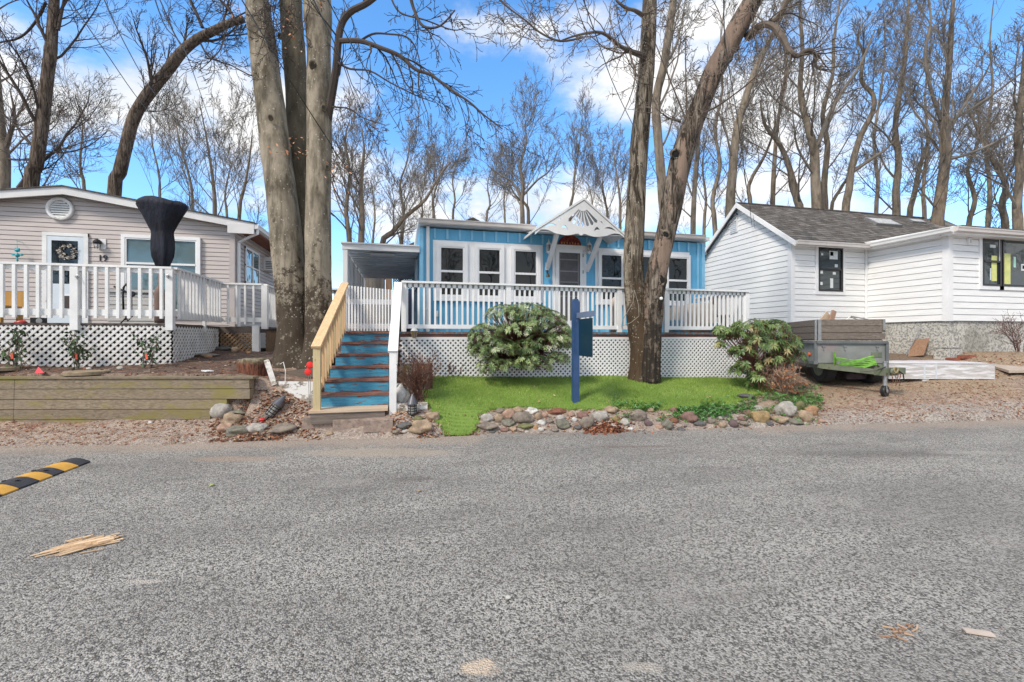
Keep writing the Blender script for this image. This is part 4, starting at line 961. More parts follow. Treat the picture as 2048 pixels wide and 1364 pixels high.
for k in range(130):
    a = rn.random() * 6.283; r_ = wr + rn.gauss(0, .026); p = (wc.x + r_ * math.cos(a), YL - .07 + rn.gauss(0, .01), wc.z + r_ * math.sin(a)); s = rn.uniform(.006, .020)
    m.box((p[0] - s, p[1] - .008, p[2] - s * .7), (p[0] + s, p[1] + .008, p[2] + s * .7), rn.random())
solo('door_wreath', m, leafmat('wreath_twigs', (.05, .035, .03), (.62, .56, .48)), 'small pale twig wreath hanging on the glass of the taupe house door', 'wreath')
# lamp by the door
p = LP(200, 488); m = MB(); m.box((p.x - .02, YL - .03, p.z - .13), (p.x + .13, YL - .014, p.z + .12)); lmp = build('wall_lamp', m, G['white'], lh)
m = MB(); m.lathe((p.x - .0, YL - .10, p.z - .02), [(.05, 0), (.085, .03), (.085, .06), (.05, .10), (.015, .12)], 16); m.tube([(p.x + .05, YL - .03, p.z + .04), (p.x, YL - .1, p.z + .09)], .015, 6)
for k in range(6): a = k * math.pi / 3; m.tube([(p.x + .075 * math.cos(a), YL - .1 + .075 * math.sin(a), p.z), (p.x + .05 * math.cos(a), YL - .1 + .05 * math.sin(a), p.z - .13)], .005, 4)
build('lamp_cage', m, G['black'], lmp)
m = MB(); m.lathe((p.x, YL - .10, p.z - .12), [(.02, 0), (.045, .04), (.045, .1)], 12); build('lamp_glass', m, mat('frosted_glass', (.6, .6, .58), .3, .05), lmp)
p = LP(206.5, 522); m = text_mb('19', .20, (p.x, YL - .02, p.z), R, UP, FR, .01); build('house_number', m, G['blackmetal'], lh)
# front window
x0, x1 = LP(253, 0).x, LP(396, 0).x
sash_window(lh, x0, x1, LP(300, 622).z, LP(300, 478).z, YL - .035, G['white'], G['glass_green'], .075, .05, LP(300, 528).z)
# side windows (looking along the side wall)
def side_win(pxa, pxb, pyt, pyb, lab=None):
    y0, y1 = YX(pxa, LX), YX(pxb, LX); zt2, zb2 = PX(pxa, pyt, LX).z, PX(pxa, pyb, LX).z; y1 = min(y1, y0 + 2.2)
    m = MB(); X = LX + .02; c = .06; m.box((X, y0, zb2), (X + .03, y0 + c, zt2)); m.box((X, y1 - c, zb2), (X + .03, y1, zt2)); m.box((X, y0, zt2 - c), (X + .031, y1, zt2)); m.box((X, y0, zb2), (X + .031, y1, zb2 + c)); m.box((X, (y0 + y1) / 2 - .03, zb2), (X + .029, (y0 + y1) / 2 + .03, zt2)); m.box((X, y0, (zt2 + zb2) / 2 - .02), (X + .028, y1, (zt2 + zb2) / 2 + .02))
    w_ = build('window', m, G['white'], lh); m = MB(); m.box((X - .005, y0 + .03, zb2 + .03), (X + .01, y1 - .03, zt2 - .03)); build('pane', m, G['glass_green'], w_)
side_win(488, 516, 492, 566)
ay = YX(527, LX); m = MB(); zt2, zb2 = PX(527, 514, LX).z, PX(527, 540, LX).z; m.box((LX, ay, zb2), (LX + .35, ay + .6, zt2)); ac = solo('air_conditioner', m, G['white'], 'white window air conditioner on the side wall of the taupe house', 'air conditioner')
m = MB(); [m.box((LX + .06, ay - .006, zb2 + .05 + k * .05), (LX + .30, ay - .001, zb2 + .07 + k * .05)) for k in range(5) if zb2 + .07 + k * .05 < zt2]; o = build('grille', m, G['black'], ac)
# hanging turquoise ornament
p = PY(34.5, 505, YL - .15); m = MB(); m.tube([(p.x, p.y, p.z + .26), (p.x, p.y, p.z + .08)], .004, 4); m.tube([(p.x, YL, p.z + .26), (p.x, p.y - .02, p.z + .26)], .006, 5)
m.blob((p.x, p.y, p.z + .05), (.055, .04, .045), 1, 1, .1); m.blob((p.x - .03, p.y, p.z + .09), (.018, .012, .02), 2, 1); m.blob((p.x + .03, p.y, p.z + .09), (.018, .012, .02), 2, 1); m.blob((p.x, p.y, p.z - .06), (.05, .04, .06), 3, 1, .1); m.blob((p.x - .07, p.y, p.z - .05), (.05, .02, .02), 4, 1); m.blob((p.x + .07, p.y, p.z - .05), (.05, .02, .02), 5, 1); m.blob((p.x, p.y, p.z - .15), (.02, .02, .06), 6, 1)
solo('hanging_ornament', m, mat('turquoise_glaze', (.03, .32, .38), .35, .25, 12), 'small turquoise ornament hanging on a cord on the taupe siding', 'ornament', smooth=True)

# ------------------------------------------------------------------ left deck
YF = 8.73; LF = XY(343, YF); LXL = -9.5
ld = thing('side_deck', 'raised deck with weathered white railing and lattice before the taupe house', 'deck', (-6, YF + 1.5, .9))
m = MB(); y = YF - .02
while y < YL - .02: m.box((LXL, y, LD - .04), (LF + .03, y + .135, LD), random.random()); y += .14
m.box((LF + .03, 10.7, LD - .04), (-2.75, 17, LD)); build('deck_boards', m, G['darkwood'], ld)
m = MB(); m.box((LXL, YF, LD - .13), (LF, YF + .03, LD - .042)); m.box((LF - .03, YF + .03, LD - .13), (LF, 10.7, LD - .042)); m.box((LF, 10.7, LD - .13), (-2.8, 10.73, LD - .042)); m.box((-2.83, 10.73, LD - .13), (-2.80, 17, LD - .042)); build('rim_board', m, G['darkwood'], ld)
xlat = LXL
zb = lambda s: gz(LXL + s, YF) - .03
m = MB(); lattice(m, (LXL, YF - .012, 0), R, FR, LF - LXL, zb, LD - .05, .107, .036, .009); build('front_lattice', m, G['pale_lattice'], ld)
m = MB(); lattice(m, (LF + .012, YF, 0), (0, 1, 0), R, 10.7 - YF, lambda s: gz(LF + .05, YF + s) - .03, LD - .05, .107, .036, .009); build('side_lattice', m, G['pale_lattice'], ld)
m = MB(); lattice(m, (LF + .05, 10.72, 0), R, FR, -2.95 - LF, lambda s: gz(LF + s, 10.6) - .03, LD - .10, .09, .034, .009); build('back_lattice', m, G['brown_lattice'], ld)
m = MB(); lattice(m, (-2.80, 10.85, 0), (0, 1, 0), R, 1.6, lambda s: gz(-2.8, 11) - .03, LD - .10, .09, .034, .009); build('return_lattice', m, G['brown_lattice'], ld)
m = MB(); m.box((-3.0, 10.62, gz(-2.9, 10.6) - .1), (-2.87, 10.74, LD + .02)); m.box((-2.78, 12.5, 1), (-2.7, 12.6, LD)); pieces('support_post', m, G['white_worn'], ld)
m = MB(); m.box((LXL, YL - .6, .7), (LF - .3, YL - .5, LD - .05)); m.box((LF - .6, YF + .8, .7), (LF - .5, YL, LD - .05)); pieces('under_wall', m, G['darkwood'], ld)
rt2 = PY(343, 535, YF).z; rb2 = PY(343, 633, YF).z
railing(ld, (LXL, YF - .04), (LF + .04, YF - .04), rt2, rb2, .148, G['white_worn'], post=(XY(155, YF) - LXL, LF - LXL), cap=.12, bw=.042, bal_lo=.04, off=-.035, postw=.105, post_lo=LD - .11, bot_h=.10)
railing(ld, (LF + .04, YF - .04), (LF + .04, 10.74), rt2, rb2, .135, G['white_worn'], post=(1.25,), cap=.12, bw=.042, bal_lo=.04, off=-.035, post_lo=LD - .12, postw=.05, bot_h=.10)
railing(ld, (LF + .04, 10.72), (-2.83, 10.72), rt2 - .02, rb2 - .02, .14, G['white_worn'], post=(.85,), cap=.12, bw=.035, bal_lo=.05, off=-.03, post_lo=LD - .05, postw=.11, bot_h=.09)
railing(ld, (-2.80, 10.74), (-2.80, 13.2), rt2 - .02, rb2 - .02, .14, G['white_worn'], cap=.12, bw=.035, bal_lo=.05, off=-.03, bot_h=.09)
for px, py in ((155, 553), (336, 552)):
    p = PY(px, py, YF - .11); m = MB(); m.lathe((p.x, p.y, p.z), [(.028, 0), (.03, .01), (.018, .014)], 12, ax=(0, -1, 0)); m.tube([(p.x, p.y - .02, p.z + .01), (p.x + .01, p.y - .04, p.z - .02), (p.x + .02, p.y - .03, p.z - .05)], .008, 5); build('hook', m, G['grey_metal'], ld)
# side ramp rail leaning down behind the trunk
m = MB(); m.bar((-2.72, 13.3, rt2), (-2.2, 14.6, 1.3), .04, .09); build('stair_rail', m, G['white_worn'], ld)
# patio heater under its cover
hp = PY(325, 600, 9.35); hx_, hy_ = hp.x, hp.y
pxm = 9.35 / ray(325, 600)[1] / 920
ht = thing('patio_heater', 'tall patio heater under a flared black cover behind the corner railing', 'patio heater', (hx_, hy_, LD))
def zz(py): return E + (HY - py) * pxm
prof = [(20, 638), (23, 612), (21, 560), (8, 536), (12, 530), (17.5, 514), (20.5, 500), (20.5, 482), (19.5, 468), (20, 463), (27, 448), (36, 430), (44, 415), (45.5, 411), (43, 406), (35, 401), (22, 398), (6, 397)]
def wobH(i, t): return 1 + (.10 * math.sin(6 * t + 1.1) + .05 * math.sin(11 * t + i * .4)) * (1.8 if i in (3, 4, 5) else .9 if i < 8 else .6 if i < 11 else .35)
m = MB(); m.lathe((hx_, hy_, 0), [(r_ * pxm, zz(py)) for r_, py in prof[3:]], 48, wob=lambda i, t: wobH(i + 3, t))
N = NT('black_cloth_cover'); N.col(N.mix(N.rng(N.noise(2.5, 3), .35, .65), (.006, .006, .009), (.017, .019, .032))); N.b.inputs['Specular IOR Level'].default_value = .3; N.rough(.7); N.bump(N.noise(7, 4, .6, N.vec((3, 3, .6))), .6, .05); G['cloth'] = N.m
m.v = [(v[0], hy_ + (v[1] - hy_) * .6, v[2] - max(0, v[2] - zz(470)) * (.035 * (v[0] - hx_) / .4 + .02 * math.sin((v[0] - hx_) * 11)) + .012 * noise.noise((v[0] * 7, v[1] * 7, v[2] * 3))) for v in m.v]
build('cover', m, G['cloth'], ht, smooth=True)
m = MB(); m.lathe((XY(319, 9.35), hy_, 0), [(8 * pxm, zz(646)), (8.5 * pxm, zz(640)), (8.5 * pxm, zz(584)), (6 * pxm, zz(576)), (2 * pxm, zz(570)), (2 * pxm, zz(530))], 20); build('base', m, mat('brown_base_cover', (.17, .11, .09), .7, .2, 3, .3, 12), ht, smooth=True)
# pale storage box and black metal chair frame on the deck
p = PY(282, 600, 10.9); bx_ = thing('storage_box', 'pale grey ribbed storage box under the taupe house window', 'storage box', (p.x, p.y, LD))
m = MB(); hw = .42
for k in range(8): z = LD + .02 + k * .08; m.box((p.x - hw, p.y - .3 - .012 * (k % 2), z), (p.x + hw, p.y + .3, z + .075))
build('body', m, mat('pale_grey_resin', (.52, .51, .49), .5, .08), bx_); m = MB(); m.box((p.x - hw - .03, p.y - .35, LD + .66), (p.x + hw + .03, p.y + .33, LD + .71)); build('lid', m, mat('grey_resin_lid', (.42, .42, .41), .5, .08), bx_)
p = PY(256, 600, 9.6); cf = thing('exercise_frame', 'black bent-tube frame standing behind the deck railing', 'frame', (p.x, p.y, LD)); m = MB(); q = lambda px, py, Y=9.6: tuple(PY(px, py, Y))
m.tube([q(247, 622), q(246, 590), q(247, 575), q(252, 568), q(258, 570)], .016, 7); m.tube([q(263, 622), q(263, 588), q(252, 568)], .014, 7); m.tube([q(228, 573), q(266, 590)], .018, 7); m.tube([q(264, 588), q(300, 588)], .010, 6); m.tube([q(240, 648, 9.9), q(262, 625), q(250, 640)], .012, 6); m.tube([q(247, 622), q(256, 642), q(266, 630)], .016, 6)
build('tubes', m, G['blackmetal'], cf, smooth=True)
m = MB(); m.lathe(q(265, 588, 9.58), [(.04, -.02), (.05, 0), (.04, .03)], 14, ax=(0, -1, 0)); build('hub', m, G['black'], cf)
# yellow wooden chair, red toy, round clock-like dial
p = PY(10, 620, 10.2); yc = thing('wooden_chair', 'yellow-brown wooden chair at the left edge behind the deck railing', 'chair', (p.x, p.y, LD))
m = MB(); m.box((p.x - .35, p.y - .3, LD + .30), (p.x + .12, p.y + .2, LD + .34)); build('seat', m, G['yellow_wood'], yc)
m = MB(); m.box((p.x - .36, p.y + .2, LD + .34), (p.x + .14, p.y + .24, LD + .62)); build('backrest', m, G['yellow_wood'], yc)
for a in (-.34, .06):
    for b in (-.28, .15): m = MB(); m.box((p.x + a, p.y + b, LD), (p.x + a + .07, p.y + b + .06, LD + .30)); build('leg', m, G['yellow_wood'], yc)
p = PY(76, 640, 9.6); m = MB(); m.box((p.x - .1, p.y - .02, LD), (p.x + .07, p.y + .1, LD + .11)); dl = solo('radio', m, G['black'], 'small black radio with a round dial on the deck floor by the door', 'radio'); m = MB(); m.lathe((p.x + .03, p.y - .021, LD + .055), [(.045, 0), (.045, .006), (.03, .008)], 20, ax=(0, -1, 0)); build('dial', m, G['grey_metal'], dl)
p = PY(42, 640, 9.6); m = MB(); m.blob((p.x, p.y, LD + .03), (.09, .05, .035), 3, 2, .3); solo('red_toy', m, mat('red_plastic', (.5, .03, .02), .4, .2), 'small red toy on the deck floor beside the yellow chair', 'toy', smooth=True)

# ================================================================== WHITE HOUSE
WX1, WY1 = 10.16, 10.18; WX2 = 12.7; WY2 = 8.185; WE, WXR = 0.152, 17.5
FZ = PX(1897, 642, WX2).z                 # underside of the siding
wh = thing('white_house', 'white lap-sided house with black windows and grey shingle roof', 'house', (13.5, 11, .9))
EZ1 = PY(1590, 478, WY1).z; rid = PX(1471, 410, WX1 - .2); RZ, RY = rid.z, rid.y
gs = (RZ - EZ1) / (RY - WY1)
yend = RY + (RY - WY1)
def clipW(z):
    if z < EZ1: return 0, yend - WY1
    if z > RZ - .12: return None
    d = (z - EZ1) / gs; return d, yend - WY1 - d
m = MB(); siding(m, (WX1, WY1, 0), (0, 1, 0), (-1, 0, 0), yend - WY1, FZ, RZ, WE, clipW, .016); build('gable_siding', m, G['white_sid'], wh)
m = MB(); siding(m, (WX1, WY1, 0), R, FR, WX2 - WX1, FZ, EZ1 - .02, WE, None, .016); build('front_siding', m, G['white_sid'], wh)
WT = PX(1897, 466, WX2).z
m = MB(); siding(m, (WX2, WY2, 0), (0, 1, 0), (-1, 0, 0), WY1 - WY2, FZ, WT, WE, None, .016); build('wing_side_siding', m, G['white_sid'], wh)
m = MB(); siding(m, (WX2, WY2, 0), R, FR, WXR - WX2, FZ, WT, WE, None, .016); build('wing_front_siding', m, G['white_sid'], wh)
m = MB()
m.prism([(WX1 + .03, WY1 + .03, FZ), (WX1 + .03, yend, FZ), (WX1 + .03, yend, EZ1), (WX1 + .03, RY, RZ - .05), (WX1 + .03, WY1 + .03, EZ1)], (7, 0, 0)); m.box((WX2 + .03, WY2 + .03, FZ), (WXR, 13, WT)); build('wall_core', m, G['white_sid'], wh)
m = MB(); c_ = .022
m.box((WX1 - c_, WY1 - c_, FZ), (WX1 + .11, WY1 + .09, EZ1 - .01)); m.box((WX2 - c_, WY2 - c_, FZ), (WX2 + .12, WY2 + .12, WT)); m.box((WX2 - .06, WY1 - .06, FZ), (WX2 + .0 - .016, WY1 - .016, EZ1 - .02)); pieces('corner_board', m, G['white'], wh)
# foundation
N = NT('stucco_foundation'); v = N.noise(21, 6, .75); c = N.mix(N.rng(v, .48, .55), (.60, .575, .52), (.26, .26, .24)); st_ = N.rng(N.noise(1.2, 4, .6), .45, .7); c = N.mix(N.math('MULTIPLY', st_, .5), c, (.18, .18, .15)); N.col(c); N.rough(.9); N.bump(v, .8, .03); G['stucco'] = N.m
m = MB(); m.box((WX1 + .03, WY1 + .03, .1), (WX1 + 3, yend, FZ - .002)); m.box((WX2 + .03, WY2 + .03, .1), (WXR, 13, FZ - .002)); m.box((WX2 + .02, WY1 - .6, .1), (WX2 + .4, WY1 + .03, FZ - .004)); build('foundation', m, G['stucco'], wh)
# roofs
N = NT('grey_shingles'); v = N.vec((1, 1, 1)); br = N.n('ShaderNodeTexBrick', {'Vector': N.vec((1, 1, 1)), 'Scale': 3.2, 'Color1': (.12, .115, .11, 1), 'Color2': (.25, .235, .225, 1), 'Mortar': (.05, .048, .045, 1), 'Mortar Size': .02, 'Row Height': .4, 'Brick Width': .9, 'Bias': -.1})
nn = N.noise(9, 6, .75, N.vec((1, 2.5, 2.5))); c = N.mix(N.rng(nn, .40, .60), mul((.12, .115, .11), .5), (.30, .28, .265)); c = N.mix(.45, c, br.outputs[0]); c = N.mix(N.math('MULTIPLY', N.rng(N.noise(2.2, 4, .6), .5, .65), .6), c, (.07, .05, .04)); N.col(c); N.rough(.95); N.bump(nn, .9, .03); G['shingle'] = N.m
ov = .30; yE = WY1 - .28; zE = EZ1 - gs * .28 + .09; zR = RZ + .06; xR = 18.5
xg = WX1 - .16
m = MB(); sl = [(yE, zE), (RY, zR)]
m.prism([(xg, yE, zE), (xg, RY, zR), (xg, RY, zR - .05), (xg, yE, zE - .05)], (xR - xg, 0, 0))
m.prism([(xg, 2 * RY - yE, zE), (xg, RY, zR), (xg, RY, zR - .05), (xg, 2 * RY - yE, zE - .05)][::-1], (xR - xg, 0, 0))
rf_ = build('roof', m, G['shingle'], wh)
# courses of shingles as real low steps on the front slope
m = MB(); L = math.hypot(RY - yE, zR - zE); ncr = int(L / .14); rn = random.Random(8)
for k in range(ncr):
    s0, s1 = k / ncr, (k + 1) / ncr; x = xg
    y0, z0, y1, z1 = yE + (RY - yE) * s0, zE + (zR - zE) * s0, yE + (RY - yE) * s1, zE + (zR - zE) * s1
    while x < 17.2:
        w_ = rn.uniform(.14, .30); h = .004 + rn.uniform(.002, .012)
        m.poly([(x, y0, z0 + h + .004), (x + w_ - .006, y0, z0 + h + .004), (x + w_ - .006, y1, z1 + .003), (x, y1, z1 + .003)], rn.random()); m.poly([(x, y0, z0), (x + w_ - .006, y0, z0), (x + w_ - .006, y0, z0 + h + .004), (x, y0, z0 + h + .004)], rn.random() * .3); x += w_
N = NT('shingle_tabs'); c = N.mix(N.attr(), (.04, .036, .033), (.17, .155, .142)); c = N.mix(N.math('MULTIPLY', N.rng(N.noise(2.4, 5, .65), .48, .62), .75), c, (.055, .04, .033)); c = N.mix(N.rng(N.noise(30, 4, .7), .4, .6, 0, .3), c, (.22, .205, .19)); N.col(c); N.rough(.95); N.bump(N.noise(60, 3), .5, .01)
build('shingles', m, N.m, rf_)
m = MB(); m.box((xg, RY - .05, zR - .01), (17.5, RY + .05, zR + .025)); build('ridge_cap', m, G['shingle_dark'], rf_)
m = MB()
m.prism([(xg - .03, yE - .02, zE + .01), (xg - .03, RY, zR + .01), (xg - .03, RY, zR - .14), (xg - .03, yE - .02, zE - .13)], (.03, 0, 0)); m.prism([(xg - .03, 2 * RY - yE, zE), (xg - .03, RY, zR), (xg - .03, RY, zR - .14), (xg - .03, 2 * RY - yE, zE - .14)][::-1], (.03, 0, 0)); build('rake_board', m, G['white'], wh)
m = MB(); m.prism([(xg, yE, zE - .07), (xg, WY1 - .0, EZ1 - .02), (xg, WY1, EZ1 - .05), (xg, yE, zE - .12)], (WX2 - xg, 0, 0)); build('soffit', m, G['white'], wh)
xW, yW = WX2 - .25, WY2 - .26; zW = PX(1916, 452, xW).z
prof = [(0, 0), (-.11, 0), (-.11, -.02), (-.095, -.05), (-.09, -.10), (.0, -.12)]
m = MB(); m.prism([(xg, yE + a, zE + .01 + b) for a, b in prof], (xW - xg + .05, 0, 0)); build('gutter', m, G['gutter'], wh)
m = MB(); m.prism([(xW + a, yW, zW + .0 + b) for a, b in prof][::-1], (0, yE - yW, 0)); build('gutter', m, G['trim_grey'], wh)
m = MB(); m.prism([(xW, yW + a, zW + b) for a, b in prof], (WXR - xW, 0, 0)); build('gutter', m, G['gutter'], wh)
m = MB(); m.box((xW, yW, zW - .15), (WXR, WY2 + .02, zW - .10)); m.box((xW, WY2, zW - .15), (WX2 + .1, yE, zW - .10)); build('wing_soffit', m, G['white'], wh)
m = MB(); m.prism([(xW, yW, zW - .02), (xW, 13, zW + .10), (xW, 13, zW + .14), (xW, yW, zW + .02)], (WXR - xW, 0, 0)); build('wing_roof', m, G['white'], wh)
m = MB(); m.prism([(xW + .25, yW - .02, zW + .03), (xW + .25, 10, zW + .12), (xW + .25, 10, zW + .15), (xW + .25, yW - .02, zW + .06)], (WXR - xW, 0, 0)); build('wing_shingles', m, G['shingle_dark'], wh)
# skylights lying on the slope
for k, (px, py, lab) in enumerate(((1765, 447, ''), (1832, 444, ''))):
    t = .55; zz_ = None
    # meet the slope plane
    d = ray(px, py); s = (zE - E + (0 - yE) * (zR - zE) / (RY - yE)) / (d[2] - d[1] * (zR - zE) / (RY - yE)); p = Vector((d[0] * s, d[1] * s, E + d[2] * s))
    ux_ = Vector((1, 0, 0)); us = Vector((0, RY - yE, zR - zE)).normalized(); nn_ = ux_.cross(us)
    m = MB(); a, b, h = (.52, .24, .08) if k == 0 else (.3, .12, .06)
    P_ = [p + ux_ * x_ + us * y_ for x_, y_ in ((-a, -b), (a, -b), (a, b), (-a, b))]; m.prism([q_ + nn_ * h for q_ in P_][::-1], nn_ * -h * 1.3); sk = build('skylight', m, G['grey_metal'], wh)
    m = MB(); P_ = [p + ux_ * x_ * .86 + us * y_ * .82 + nn_ * (h + .004) for x_, y_ in ((-a, -b), (a, -b), (a, b), (-a, b))]; m.poly(P_); build('skylight_glass', m, mat('skylight_dome_%d' % k, (.50, .50, .49), .3, .3, 16), sk)
# gable louvre and wires
p = PX(1468, 453, WX1 - .02); m = MB(); m.box((WX1 - .04, p.y - .16, p.z - .20), (WX1 - .012, p.y + .16, p.z + .22)); lv = build('gable_louvre', m, G['white'], wh)
m = MB(); [m.box((WX1 - .055, p.y - .13, p.z - .16 + k * .06), (WX1 - .041, p.y + .13, p.z - .135 + k * .06)) for k in range(6)]; build('louvre', m, G['grey_frame'], lv)
m = MB(); q0 = PX(1474, 428, WX1 - .1); 
m.tube([q0, q0 + Vector((0, .5, -.15)), q0 + Vector((0, .9, -.3)), q0 + Vector((0, .5, -.32)), q0 + Vector((0, .05, -.12))], .009, 5); m.blob(q0, (.03, .04, .04), 2, 1); m.tube([PX(1500, 408, WX1 - .3), PX(1501, 430, WX1 - .2), PX(1504, 452, WX1 - .2)], .008, 4); m.tube([PX(1506, 430, WX1 - .25), PX(1510, 458, WX1 - .25)], .007, 4); build('service_wire', m, G['blackmetal'], wh)
p = PX(1409, 507, WX1 - .1); m = MB(); fl = thing('flood_light', 'small black floodlight on the white gable wall beside the blue house', 'light', tuple(p)); m.blob(p, (.05, .09, .07), 1, 2, .15); m.tube([p + Vector((0, .05, .02)), p + Vector((.09, .2, .1))], .02, 6); build('housing', m, G['black'], fl); m = MB(); m.lathe(p + Vector((-.03, -.06, -.01)), [(.05, 0), (.07, .03), (.05, .04)], 12, ax=(-.6, -1, -.1)); build('lens', m, G['grey_metal'], fl)
# black windows with maker's stickers
def bwin(x0, x1, z0, z1, Y, stk, split=True, name='window'):
    m = MB(); c = .09; y0 = Y - .035
    m.box((x0 - c, y0, z1), (x1 + c, Y, z1 + c)); m.box((x0 - c, y0, z0 - c), (x1 + c, Y, z0)); m.box((x0 - c, y0, z0), (x0, Y, z1)); m.box((x1, y0, z0), (x1 + c, Y, z1)); wn2 = build(name, m, G['white'], wh)
    f = MB(); t = .045; ya, yb = Y - .045, Y + .005; mz = (z0 + z1) / 2
    for a, b, c_, d_ in ((x0, x0 + t, z0, z1), (x1 - t, x1, z0, z1), (x0 + t, x1 - t, z0, z0 + t), (x0 + t, x1 - t, z1 - t, z1)): f.box((a, ya, c_), (b, yb, d_))
    if split: f.box((x0 + t, ya - .01, mz - .025), (x1 - t, yb, mz + .02)); f.box((x1 - t - .03, ya - .006, z0 + t), (x1 - t, yb, mz - .03))
    build('frame', f, G['winblack'], wn2)
    m = MB(); m.box((x0 + t * .7, Y - .020, z0 + t * .7), (x1 - t * .7, Y - .008, z1 - t * .7)); build('pane', m, G['glass_wh'], wn2)
    for (u0, v0, u1, v1, mt) in stk:
        m = MB(); m.box((x0 + (x1 - x0) * u0, Y - .023, z0 + (z1 - z0) * v0), (x0 + (x1 - x0) * u1, Y - .0205 - (.0015 if mt == 'st_red' else 0), z0 + (z1 - z0) * v1)); build('sticker', m, G[mt], wn2)
    return wn2
G['st_w'] = mat('white_sticker', (.62, .66, .66), .5, .12, 12); G['st_red'] = mat('dark_red_sticker', (.30, .03, .04), .5, .1); G['st_y'] = mat('yellow_label', (.62, .64, .22), .5, .12, 6); G['st_g'] = mat('pale_green_label', (.35, .58, .48), .5, .1, 6)
W1 = lambda px, py=HY: PY(px, py, WY1); W2_ = lambda px, py=HY: PY(px, py, WY2)
bwin(W1(1635).x, W1(1683.5).x, W1(1660, 583).z, W1(1660, 496).z, WY1, [(.12, .82, .20, .87, 'st_w'), (.46, .74, .80, .93, 'st_w'), (.49, .82, .62, .91, 'st_red'), (.68, .56, .80, .63, 'st_w'), (.09, .40, .19, .47, 'st_w'), (.60, .39, .72, .45, 'st_w'), (.07, .14, .18, .21, 'st_w'), (.49, .08, .61, .30, 'st_w')])
bwin(W2_(1962).x, W2_(1999.5).x, W2_(1980, 572).z, W2_(1980, 474).z, WY2, [(.50, .10, .78, .62, 'st_y'), (.42, .12, .52, .36, 'st_w'), (.42, .78, .72, .84, 'st_w')])
x0 = W2_(2001.5).x; bwin(x0, x0 + 1.35, W2_(1980, 572).z, W2_(1980, 474).z, WY2, [(.03, .05, .22, .68, 'st_y'), (.30, .40, .36, .62, 'st_g'), (.50, .34, .68, .48, 'st_w'), (.53, .38, .6, .45, 'st_red')], split=False)
p = W2_(1936, 484); m = MB(); m.box((p.x - .05, WY2 - .05, p.z - .08), (p.x + .05, WY2 - .012, p.z + .08)); jb = build('junction_box', m, G['white_worn'], wh); m = MB(); m.box((p.x - .0, WY2 - .056, p.z - .03), (p.x + .02, WY2 - .051, p.z + .05)); build('slot', m, G['grey_metal'], jb)
# end board of the white side fence seen past the deck rail corner
# ================================================================== TRAILER
tr_ = thing('utility_trailer', 'grey-green utility trailer with weathered board sides and green straps', 'trailer', tuple(PG(1690, 768)))
pR, pL = PD(1769, HY, 9.0), PD(1635, HY, 9.15); fx = (pR - pL); fx.z = 0; wT = fx.length; fx.normalize(); bk = Vector((-fx.y, fx.x, 0))      # bk points away from the camera
# the long side runs back to the left
bk = (PD(1604, HY, 10.9) - pL); bk.z = 0; bk.normalize(); bk = bk.lerp(Vector((-fx.y, fx.x, 0)), .5).normalized(); LT = 2.3
def T(a, b, z): v = pL + fx * a + bk * b; return (v.x, v.y, z)
def tz(py, t=9.05): return E + (HY - py) / 920 * t
zA, zB, zC_, zD = tz(726), tz(684), tz(681), tz(640)
def panel(mb, a0, b0, a1, b1, z0, z1, th, c=.5):
    p, q = Vector(T(a0, b0, 0)), Vector(T(a1, b1, 0)); d = (q - p).normalized(); n_ = Vector((-d.y, d.x, 0)) * th / 2
    mb.prism([(p.x - n_.x, p.y - n_.y, z0), (q.x - n_.x, q.y - n_.y, z0), (q.x + n_.x, q.y + n_.y, z0), (p.x + n_.x, p.y + n_.y, z0)], (0, 0, z1 - z0), c)
G['trgrey'] = mat('faded_grey_green_steel', (.20, .21, .20), .55, .18, 2.5, .15, 20, col2=(.27, .21, .21), mk=(1.6, .5, .7)); G['olive'] = mat('olive_steel', (.13, .15, .10), .5, .2, 6, col2=(.10, .06, .04), mk=(6, .6, .7))
m = MB(); panel(m, 0, 0, wT, 0, zA, zB, .04); panel(m, 0, 0, 0, LT, zA, zB, .04); panel(m, wT, 0, wT, LT, zA, zB, .04); panel(m, 0, LT, wT, LT, zA, zB, .04); m.prism([T(0, 0, zA), T(wT, 0, zA), T(wT, LT, zA), T(0, LT, zA)], (0, 0, .03)); build('body', m, G['trgrey'], tr_)
m = MB(); panel(m, -.03, -.03, wT + .03, -.03, zB - .03, zB + .02, .07); panel(m, -.03, 0, -.03, LT, zB - .03, zB + .02, .07); panel(m, -.03, -.02, -.03, .02, zA, zB, .06); panel(m, wT + .0, -.03, wT + .05, -.03, zA, zB, .05); panel(m, -.04, -.03, -.04, LT, zA - .03, zA + .03, .07)
build('edge_rail', m, mat('dark_steel_edge', (.12, .13, .135), .5, .15, 5), tr_)
bh = (zD - zC_) / 3
for k in range(3):
    z0 = zC_ + .025 + k * bh; m = MB(); panel(m, 0, 0, wT, 0, z0, z0 + bh - .012, .025, .3); panel(m, 0, .02, 0, LT, z0, z0 + bh - .012, .025); panel(m, wT, 0, wT, LT, z0, z0 + bh - .012, .025); panel(m, 0, LT, wT, LT, z0, z0 + bh - .012, .025); build('side_board', m, G['old_plank'], tr_)
m = MB(); panel(m, -.0, -.025, .06, -.025, zC_, zD + .01, .02); panel(m, -.025, 0, -.025, .05, zC_, zD + .01, .02); panel(m, wT - .04, -.025, wT, -.025, zC_ + .2, zD + .01, .02); build('corner_iron', m, G['grey_metal'], tr_)
m = MB(); p = Vector(T(-.03, .35, tz(709, 9.3))); m.lathe(p, [(.035, 0), (.035, .02), (.02, .03)], 12, ax=tuple(-fx)); build('side_reflector', m, mat('orange_reflector', (.75, .13, .02), .3, .1), tr_)
m = MB(); panel(m, wT * .80, -.027, wT * .95, -.027, zA + .12, zA + .21, .012); build('plate', m, G['olive'], tr_)
